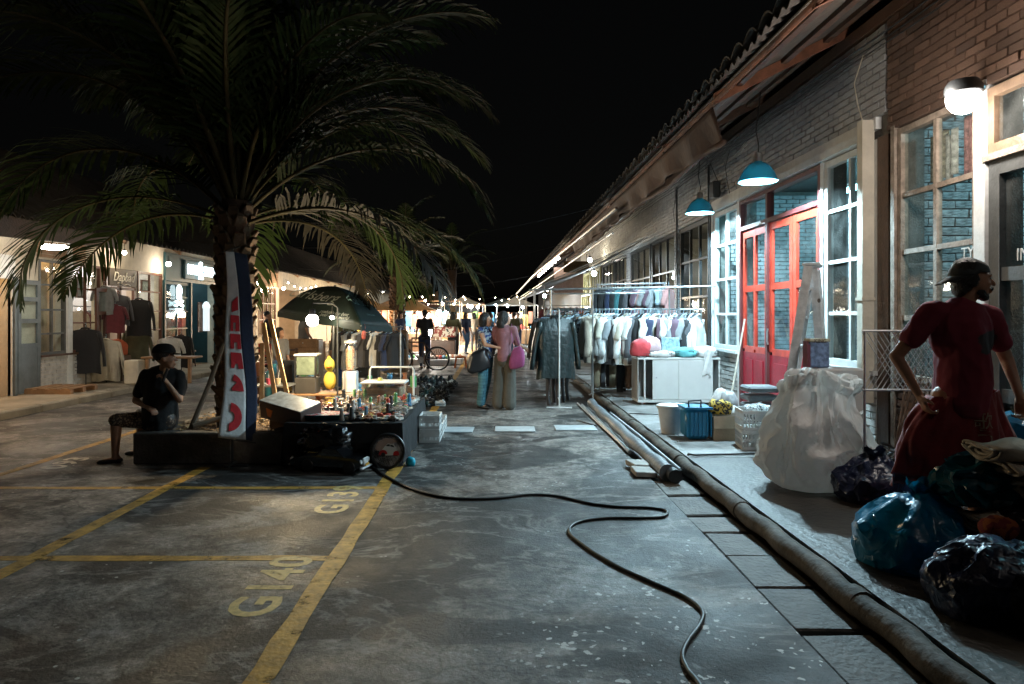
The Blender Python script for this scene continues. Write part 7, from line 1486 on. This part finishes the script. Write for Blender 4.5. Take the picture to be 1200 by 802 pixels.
# low trays with wares and a draped cart
for k, (x, y, w_) in enumerate(((-2.5,21.6,1.0),(-1.75,21.3,.7),(-1.3,21.8,.5))):
    t = thing('ware_tray', ['wide low white tray of wares behind the bicycle','low tray of blue and white wares beside the orange stool','small white tray of wares farther behind the stool'][k], 'tray', (x,y,0)); b = MB(); b.rbox((x,y,.10), (w_,.6,.2), .02); part('tray', b, M['plasticw'], t)
    for j in range(6): b = MB(); b.ball((x-w_*.4+w_*.16*j,y-.1,.25), .07, 8, 6); part('ware', b, TM[(j*3+k) % 10], t)
ct = thing('draped_cart', 'cart draped in striped cloth with dark shelves beside the orange stool', 'cart', (-1.75,23.0,0)); b = MB(); b.rbox((-1.75,23.0,1.0), (.9,.6,.35), .04); part('striped_cloth', b, striped('striped_cart_cloth', [(.5,.42,.32),(.2,.04,.03),(.55,.5,.4),(.05,.05,.05)], 5), ct); b = MB(); b.rbox((-1.75,23.0,.45), (.85,.55,.55), .02); part('cart_body', b, M['darkwood'], ct)

# ------------------------------------------------------------------ far stalls, tents and their lamps
tent_m = [mat('orange_lit_canvas', (.55,.33,.15), .8, vary=.2), mat('white_tent_canvas', (.6,.58,.54), .8, vary=.15), mat('blue_grey_tent_canvas', (.25,.33,.38), .8, vary=.15), mat('brown_tent_canvas', (.28,.17,.10), .8, vary=.2)]
def stall(x, y, w_, d, h, m, label, wares=True, mw=0):
    t = thing('market_stall', label, 'stall', (x,y,0)); A = Vector((x,y,h+.55))
    Cn = [Vector((x-w_/2,y-d/2,h)),Vector((x+w_/2,y-d/2,h)),Vector((x+w_/2,y+d/2,h)),Vector((x-w_/2,y+d/2,h))]
    for k in range(4):
        P_, Q = Cn[k], Cn[(k+1)%4]; b = MB(); b.grid(lambda u, v: A.lerp(P_.lerp(Q,u),v)+Vector((0,0,-.06*math.sin(math.pi*v))), 6, 6, .01); part('canopy_panel', b, m, t, smooth='auto')
        b = MB(); b.tube([P_+Vector((0,0,-h)), P_], .02, 6); part('pole', b, M['alu'], t)
    b = MB(); b.rbox((x,y,.4), (w_*.85,d*.5,.8), .02); part('counter', b, CC['cream'] if mw else M['wood'], t)
    if wares:
        sw = random.Random(int(x*100+y))
        for k in range(9): b = MB(); q = (x-w_*.38+w_*.095*k, y-d*.12); b.rbox((q[0],q[1],.82+.08), (.14,.14,sw.uniform(.1,.3)), .03); part('ware', b, TM[sw.randrange(9)], t)
        for k in range(7): b = MB(); b.rbox((x-w_*.4+w_*.13*k, y+d*.35, 1.35+sw.uniform(-.1,.1)), (.28,.08,.7), .03); part('hanging_ware', b, TM[sw.randrange(10)], t)
    return t
SL = [(-5.2,27.5,2.6,2.2,1.75,0,'orange lit tent stall left of the farther palm',(1,.66,.32),200),(-3.6,30,2.2,2.2,1.75,0,'tent stall with white tube lamps right of the farther palm',(.95,.85,.75),300),(-3.0,36,2.4,2.4,2.3,3,'brown tent stall under two bright lamps',(1,.82,.55),500),(-1.9,42,2.6,2.6,2.2,1,'white tent stall with warm glow in the middle distance',(1,.75,.4),600),(.6,50,3,3,2.3,2,'blue grey tent at the end of the street',(.85,.95,1),500),(1.2,38,2.2,3,2.1,1,'white canopy against the right shop row far down',(.75,.93,1),420),(-5.8,38,2.6,2.4,1.9,3,'brown tent on the left far down the street',(1,.7,.4),300)]
for (x,y,w_,d,h,k,l,c,p) in SL:
    stall(x,y,w_,d,h,tent_m[k],l); lamp_bulb(x+.3,y-d*.3,h-.1,p*1.6,c,'bright bulb in the '+l,.07,'bulb_neutral' if c[0] > .9 else 'bulb_cool',.2)
    lamp_bulb(x-.55,y-d*.5,h+.02,p*.25,c,'small bulb at the '+l,.05,'bulb_neutral' if c[0] > .9 else 'bulb_cool',.15)
lamp_bulb(-2.02,21.4,1.02,120,(1.,.93,.8),'low bright lamp standing behind the bicycle',.10,'bulb_neutral')
pole('lamp_stand', [(-2.02,21.4,0),(-2.02,21.4,.98)], .015, M['alu'], 'thin stand holding the low bright lamp', 'stand')
pole('lamp_mast', [(-2.6,33,0),(-2.6,33,2.35),(-2.5,33,2.6)], .03, M['metal'], 'lamp mast rising among the bright stalls', 'mast')
for k, (px, py, y, pw, c, r) in enumerate(((514,366,33,350,(1,.82,.55),.12),(523,366,33.4,200,(1,.82,.55),.09),(499,374,29,120,(.7,.85,1),.08),(512,375,31,100,(1,.85,.65),.09),(528,376,35,100,(1,.8,.5),.09),(552,359,60,60,(1,.95,.85),.16),(560,360,64,40,(1,.95,.85),.14),(533,333,75,20,(1,1,1),.16))):
    p = at(px,py,y); lamp_bulb(p.x,p.y,p.z,pw*1.5,c,['big warm floodlight over the middle stalls','second warm floodlight beside the big one','bluish white floodlight over the left stalls','warm lamp below the floodlights','warm lamp right of the floodlights','distant white lamp at the roof end','second distant lamp at the roof end','lone small lamp high in the palm crown distance'][k],r,'bulb_neutral' if k != 2 else 'bulb_cool')
for k, (px, py, y) in enumerate(((552,359,60),(560,360,64),(533,333,75),(514,366,33),(499,374,29),(512,375,31),(528,376,35))):
    p = at(px,py,y); pole('lamp_mast', [(p.x,p.y+.1,0),(p.x,p.y+.1,p.z+.25),(p.x,p.y,p.z+.22)], .03, M['blackframe'], ['mast of the distant roof end lamp','mast of the second distant lamp','tall mast of the lone small lamp','mast of the big warm floodlight','mast of the bluish floodlight','mast of the warm lamp below the floodlights','mast of the warm lamp right of the floodlights'][k], 'mast')
fb_ = thing('end_building', 'low dark building with reddish roof edge closing the street', 'building', (-4,66,0)); b = MB(); b.bb(-12,-1.5,66,74,-.15,2.4); part('wall', b, M['greydoor'], fb_); b = MB(); b.bb(-12.4,-1.0,65.6,74.4,2.402,2.75); part('roof', b, M['rust'], fb_)
# hedge-like dark trees behind stalls
# awnings and string lights along the right eave
for k, (y0, y1, l) in enumerate(((16.5,20.5,'grey white awning cloth sloping from the eave beyond the racks'),(21,26,'second grey white awning farther along the shop row'),(27,33,'third awning over the bright far stalls'))):
    t = thing('awning', l, 'awning', (2.4,y0,0)); b = MB(); b.grid(lambda u, v: (3.55-2.4*v, y0+(y1-y0)*u, 3.35-1.05*v-.10*math.sin(math.pi*v)+.02*math.sin(u*22)), 24, 8, .006); part('cloth', b, M['awning'], t, smooth=True)
    for y in (y0,y1): b = MB(); b.tube([(3.7,y,3.45),(1.15,y,2.30)], .016, 6); part('arm', b, M['alu'], t)
    for y in (y0+.05,y1-.05): b = MB(); b.tube([(1.2,y,.0),(1.2,y,2.32)], .016, 6); part('post', b, M['alu'], t)
    b = MB(); b.tube([(1.15,y0,2.29),(1.15,y1,2.29)], .02, 8); part('front_bar', b, M['alu'], t)
pole('long_awning_pole', [(2.35,13.2,3.62),(1.35,24,2.95),(.95,30,2.5)], .035, white_metal, 'long pale pole running under the eave toward the far stalls', 'pole')
pole('long_awning_pole', [(2.5,14.5,3.3),(1.5,24,2.6),(1.1,29,2.35)], .022, white_metal, 'thinner pale pole below the long one under the eave', 'pole')
sl_ = thing('string_lights', 'row of small round lights strung along the far eave', 'string lights', (2.1,24,3.5)); b = MB(); b.tube([(2.2,23+i*.8,3.62+.03*math.sin(i*3.14)) for i in range(16)], .006, 4); part('wire', b, M['rubber'], sl_)
for k in range(8): b = MB(); b.ball((2.2,23.8+k*1.5,3.55), .06, 8, 6); part('bulb', b, M['bulb_neutral'], sl_, smooth=True)
# tube lamp box under the eave lighting the racks
tl = thing('tube_lamp', 'tilted fluorescent lamp box under the eave above the clothes racks', 'lamp', (2.62,14.6,3.95)); b = MB(); b.rbox((2.62,14.6,3.95), (.10,1.2,.06), .01, (0,R(25),0)); part('diffuser', b, emis('tube_glow', (.85,.98,1.), 6), tl); b = MB(); b.rbox((2.60,14.6,3.995), (.14,1.26,.03), .005, (0,R(25),0)); part('housing', b, M['plasticw'], tl)
b = MB(); b.tube([(2.62,14.2,4.0),(2.62,14.2,4.2)], .01, 5); part('hanger', b, M['blackframe'], tl); sp_ = point('tube_light', (-.05,0,-.10), 1500, COOL, .2, tl, 125, .5); sp_.rotation_euler = (R(-14), R(26), 0)
b = MB()
# hanging shop sign far along
sg = thing('hanging_sign', 'dull brown hanging board with dark lettering beyond the dark framed windows', 'sign', (2.85,22.3,0)); b = MB(); b.rbox((2.62,22,3.12), (.82,.06,.36), .01); part('board', b, mat('dull_brown_board', (.16,.12,.06), .7), sg); text('lettering', 'Retrois', .19, M['darkwood'], sg, Vector((2.55,21.96,3.13))-Vector(sg.location), (R(90),0,0), .004)
b = MB(); b.prism([(0,0),(.05,.04),(.1,.03),(.08,-.04),(.02,-.05)], .004, lambda x, y, z: Vector((2.88+x, 21.965-z, 3.15+y))); part('leaf_mark', b, M['orangewood'], sg); b = MB(); b.tube([(2.3,22,3.31),(2.3,22,3.6)], .008, 5); b.tube([(2.95,22,3.31),(2.95,22,3.6)], .008, 5); part('hanger', b, M['blackframe'], sg)
lamp_bulb(3.25,23.4,3.45,75,(1.,.9,.6),'bright bulb above the hanging brown sign',.08,'bulb_neutral',.25)
lamp_bulb(2.9,28,2.6,130,(.9,.97,1.),'bright bulb under the far awning',.08,'bulb_cool',.25)
lamp_bulb(2.4,33,2.5,200,(.9,.97,1.),'bright bulb under the farthest awning',.09,'bulb_cool',.25)
lamp_bulb(2.7,18.6,2.7,70,(.8,.95,1.),'bulb under the first awning behind the racks',.07,'bulb_cool',.3)
b = MB(); b.grid(lambda u, v: (3.3-1.1*u, 25.5+.04*math.sin(u*9), 3.35-.95*v), 10, 6, .006); solo('hanging_sheet', b, cloth('pale_pink_sheet', (.5,.36,.33)), 'pale pinkish sheet hung from the eave behind the brown sign', 'sheet', loc=(2.7,25.5,3), smooth=True)
rack((1.6,19.5,.12), (3.4,19.0,.12), 1.75, 'rack of colourful clothes under the first awning', .2)
rod_garments(['orange','dusty rose','black','white','navy','maroon','pale blue','black','orange','grey','white','black'], (1.6,19.5,0), (3.4,19.0,0), 1.76, R(50), 'jacket', 'clothes under the first awning', 'the rack under the awning', 1.0)
rack((1.7,24.5,.12), (3.4,24.0,.12), 1.9, 'far rack of bright clothes beneath the hanging sheet', .2)
rod_garments(['maroon','white','navy','dusty rose','black','plum','orange','white'], (1.7,24.5,0), (3.4,24.0,0), 1.92, R(50), 'jacket', 'clothes beneath the hanging sheet', 'the rack beneath the sheet', 1.1)
# clothes on stands outside the left shops
for k, (px, py, y, col, kind, l, s) in enumerate(((100,379,14.1,'black','jacket','black coat on a stand at the white post by the left shops',1.15),(124,392,14.6,'cream','jacket','cream coat on a stand beside the orange bundle',1.1),(122,330,14.9,'grey','shirt','grey dress hanging in the brown doorway',.85),(139,340,15.2,'dark grey','long shirt','dark patterned top in the brown doorway',.9),(163,345,15.6,'black','jacket','long black coat hanging right of the brown doorway',1.05),(160,380,15.9,'olive','jacket','dark olive coat below the black one at the doorway',1.1),(199,390,16.2,'white','shirt','white T shirt on a stand before the barber window',1.05),(212,388,17.0,'black','jacket','black coat on a stand in front of the barber shop',1.0),(135,352,15.0,'maroon','shirt','dark maroon shirt under the script sign',.85))):
    p = at(px,py,y); t = hang(kind, col, p.x, p.y, p.z, R(20), l, 'garments outside the left shops', s, seed=k)
    if k in (0,1,6,7):
        pole('clothes_stand', [(p.x,p.y+.02,.12),(p.x,p.y+.02,p.z+.02)], .012, M['blackframe'], 'thin stand holding the '+l.split(' on ')[0]+(' by the post' if k == 0 else ''), 'stand')
p = gr(134,446,.12); b = MB(); b.rbox((p.x+.0,p.y,.40), (.55,.4,.55), .02); solo('basket_box', b, mat('brown_woven_box', (.16,.10,.06), .8), 'brown box carrying an orange bundle by the left doorway', 'box', loc=(p.x,p.y,.12))
heap('orange_bundle', 'orange red cloth bundle on the brown box by the left doorway', (p.x,p.y,.68), (.55,.4,.34), mat('orange_cloth', (.50,.10,.03), .8), 71, 'bundle', sub=3)
p = gr(152,450,.12); b = MB(); b.rbox((p.x+.1,p.y,.37), (.3,.3,.50), .02); solo('cream_box', b, M['cream'], 'cream box beside the low table on the left pavement', 'box', loc=(p.x,p.y,.12))
lt = thing('low_table', 'low table with a bottle on the left pavement', 'table', (p.x+.7,p.y+.3,.12)); b = MB(); b.rbox((p.x+.75,p.y+.3,.66), (1.1,.5,.04), .01); part('tabletop', b, M['wood'], lt)
for sx in (-.45,.45): b = MB(); b.bb(p.x+.75+sx-.03,p.x+.75+sx+.03,p.y+.1,p.y+.16,.12,.64); part('leg', b, M['wood'], lt)
b = MB(); b.lathe([(.04,0),(.042,.16),(.015,.22),(.016,.26)], 12, (p.x+.55,p.y+.25,.68)); solo('bottle', b, mat('pale_blue_bottle', (.35,.45,.5), .2), 'clear bottle standing on the low table on the left pavement', 'bottle', loc=(p.x+.55,p.y+.25,.68), smooth='auto')
p = gr(222,430,.12); t = thing('wooden_stool', 'dark stool before the barber shop', 'stool', tuple(p)); b = MB(); b.lathe([(.17,.42),(.17,.46),(.001,.465)], 16, tuple(p)); part('seat', b, M['darkwood'], t)
for a in range(4): b = MB(); c_, s_ = math.cos(a*1.57+.8), math.sin(a*1.57+.8); b.tube([(p.x+.1*c_,p.y+.1*s_,.54),(p.x+.17*c_,p.y+.17*s_,.12)], .014, 6); part('leg', b, M['darkwood'], t)
b = MB(); b.rbox((-6.5,18.2,.32), (1.5,.7,.12), .05); solo('white_bench', b, M['plasticw'], 'low white padded bench at the left kerb behind the palm', 'bench', loc=(-6.5,18.2,0)); 
# people sitting by the warm brick shop, stacked crates & framed pictures
for k in range(5):
    b = MB(); x, y = -6.9+.5*k, 22+.4*k; b.rbox((x,y,.35), (.4,.35,.7), .01); solo('wooden_crate', b, M['wood' if k % 2 else 'orangewood'], ['upright wooden crate nearest the palm trunk','orange wooden crate second from the palm trunk','brown crate in the middle of the row','orange crate fourth in the row','brown crate at the end of the row'][k]+' before the warm brick shop', 'crate', loc=(x,y,0))
# nearer wall lamp of the same kind as the globe, beside the shop door
t = thing('globe_wall_lamp', 'second round globe lamp on the shop wall nearer the viewer', 'wall lamp', (3.5,2.4,3.17)); b = MB(); b.ball((3.5,2.4,3.17), .115, 16, 10); part('globe', b, MATS['white_globe'], t, smooth=True); b = MB(); b.tube([(3.5,2.4,3.28),(3.62,2.42,3.32),(3.8,2.45,3.3)], .03, 8); part('bracket', b, M['blackframe'], t); point('globe_light', (-.17,0,-.05), 2, (1.,.88,.76), .12, t)

# stock hung inside the left shop windows and small bulbs
lk = random.Random(4); LZ = [('behind the grey framed window',12.95,13.6),('behind the brown framed window',13.9,14.8),('inside the brown doorway',15.05,16.2),('behind the pane beside the barber',16.5,17.5),('inside the barber window',17.9,19.1),('past the palm',22.8,24.5)]
for zn, y0, y1 in LZ:
    n = 5; cols = [lk.choice(['black','brown','dark grey','maroon','beige','olive','navy','khaki','plum']) for _ in range(n)]
    if zn.startswith('inside the barber'): continue
    rod_garments(cols, (XL-.7,y0,0), (XL-.9,y1,0), 1.75, R(75), 'shirt', 'garments hanging '+zn, 'rail '+zn.replace(' window',' pane').replace('framed ',''), .95)
    b = MB(); b.tube([(XL-.7,y0-.1,1.76),(XL-.9,y1+.1,1.76)], .012, 6); b.tube([(XL-.75,y0-.1,.12),(XL-.75,y0-.1,1.76)], .012, 6); b.tube([(XL-.9,y1+.1,.12),(XL-.9,y1+.1,1.76)], .012, 6); solo('clothes_rail', b, M['blackframe'], 'black clothes rail '+zn, 'rail', loc=(XL-.8,y0,.12))
    sl_ = thing('string_lights', 'string of tiny warm lights '+zn, 'string lights', (XL-.4,y0,2.3)); b = MB(); b.tube([(XL-.4,y0+(y1-y0)*i/8,2.35-.25*math.sin(math.pi*i/8)) for i in range(9)], .004, 4); part('wire', b, M['rubber'], sl_)
    for i in range(6): b = MB(); u = (i+.5)/6; b.ball((XL-.38,y0+(y1-y0)*u,2.33-.25*math.sin(math.pi*u)-lk.uniform(0,.9)*(i % 2)), .022, 8, 6); part('bulb', b, M['bulb_warm'], sl_)
# overhead wires across the street
for k, (a, c, l) in enumerate((((-6.9,14,3.1),(2.5,15,4.0),'thin overhead wire from the left eave to the right eave'),((-6.9,24,3.2),(2.4,22,3.9),'second overhead wire farther up the street'),((-6.9,30,3.2),(2.2,34,3.6),'third overhead wire above the far stalls'))):
    A, B = Vector(a), Vector(c); b = MB(); b.tube([A.lerp(B,i/16)+Vector((0,0,-.5*math.sin(math.pi*i/16))) for i in range(17)], .006, 5); solo('overhead_wire', b, M['rubber'], l, 'wire', loc=a)

# strings of small bulbs over the far stalls and along the left eave
for k, (a, c, n, l) in enumerate((((-5.9,24,2.6),(-1.2,33,2.5),11,'long string of small bulbs over the farther palm stalls'),((-5.5,30,2.2),(-.6,40,2.4),8,'string of small bulbs over the middle stalls'),((-6.95,22.6,2.75),(-6.95,34,2.75),16,'string of small bulbs along the left eave behind the umbrella'),((.2,42,2.6),(2.6,30,2.9),6,'string of small bulbs over the right hand far stalls'),((-3.4,40,2.9),(1.5,46,2.7),5,'string of small bulbs across the end of the market'))):
    t = thing('string_lights', l, 'string lights', a); A, B = Vector(a), Vector(c); b = MB(); f_ = lambda u: A.lerp(B,u)+Vector((0,0,-.18*abs(math.sin(u*9)))); b.tube([f_(i/40) for i in range(41)], .006, 4); part('wire', b, M['rubber'], t)
    b = MB(); b.ball((0,0,0), .026, 8, 6); me = b.mesh('bulb', smooth=True)
    for i in range(n): o = put('bulb', me, M['bulb_warm' if i % 3 else 'bulb_neutral'], t, f_((i+.5)/n)-A-Vector((0,0,.05)))
for p in proto:
    for ch in list(p.children): bpy.data.objects.remove(ch)
    bpy.data.objects.remove(p)
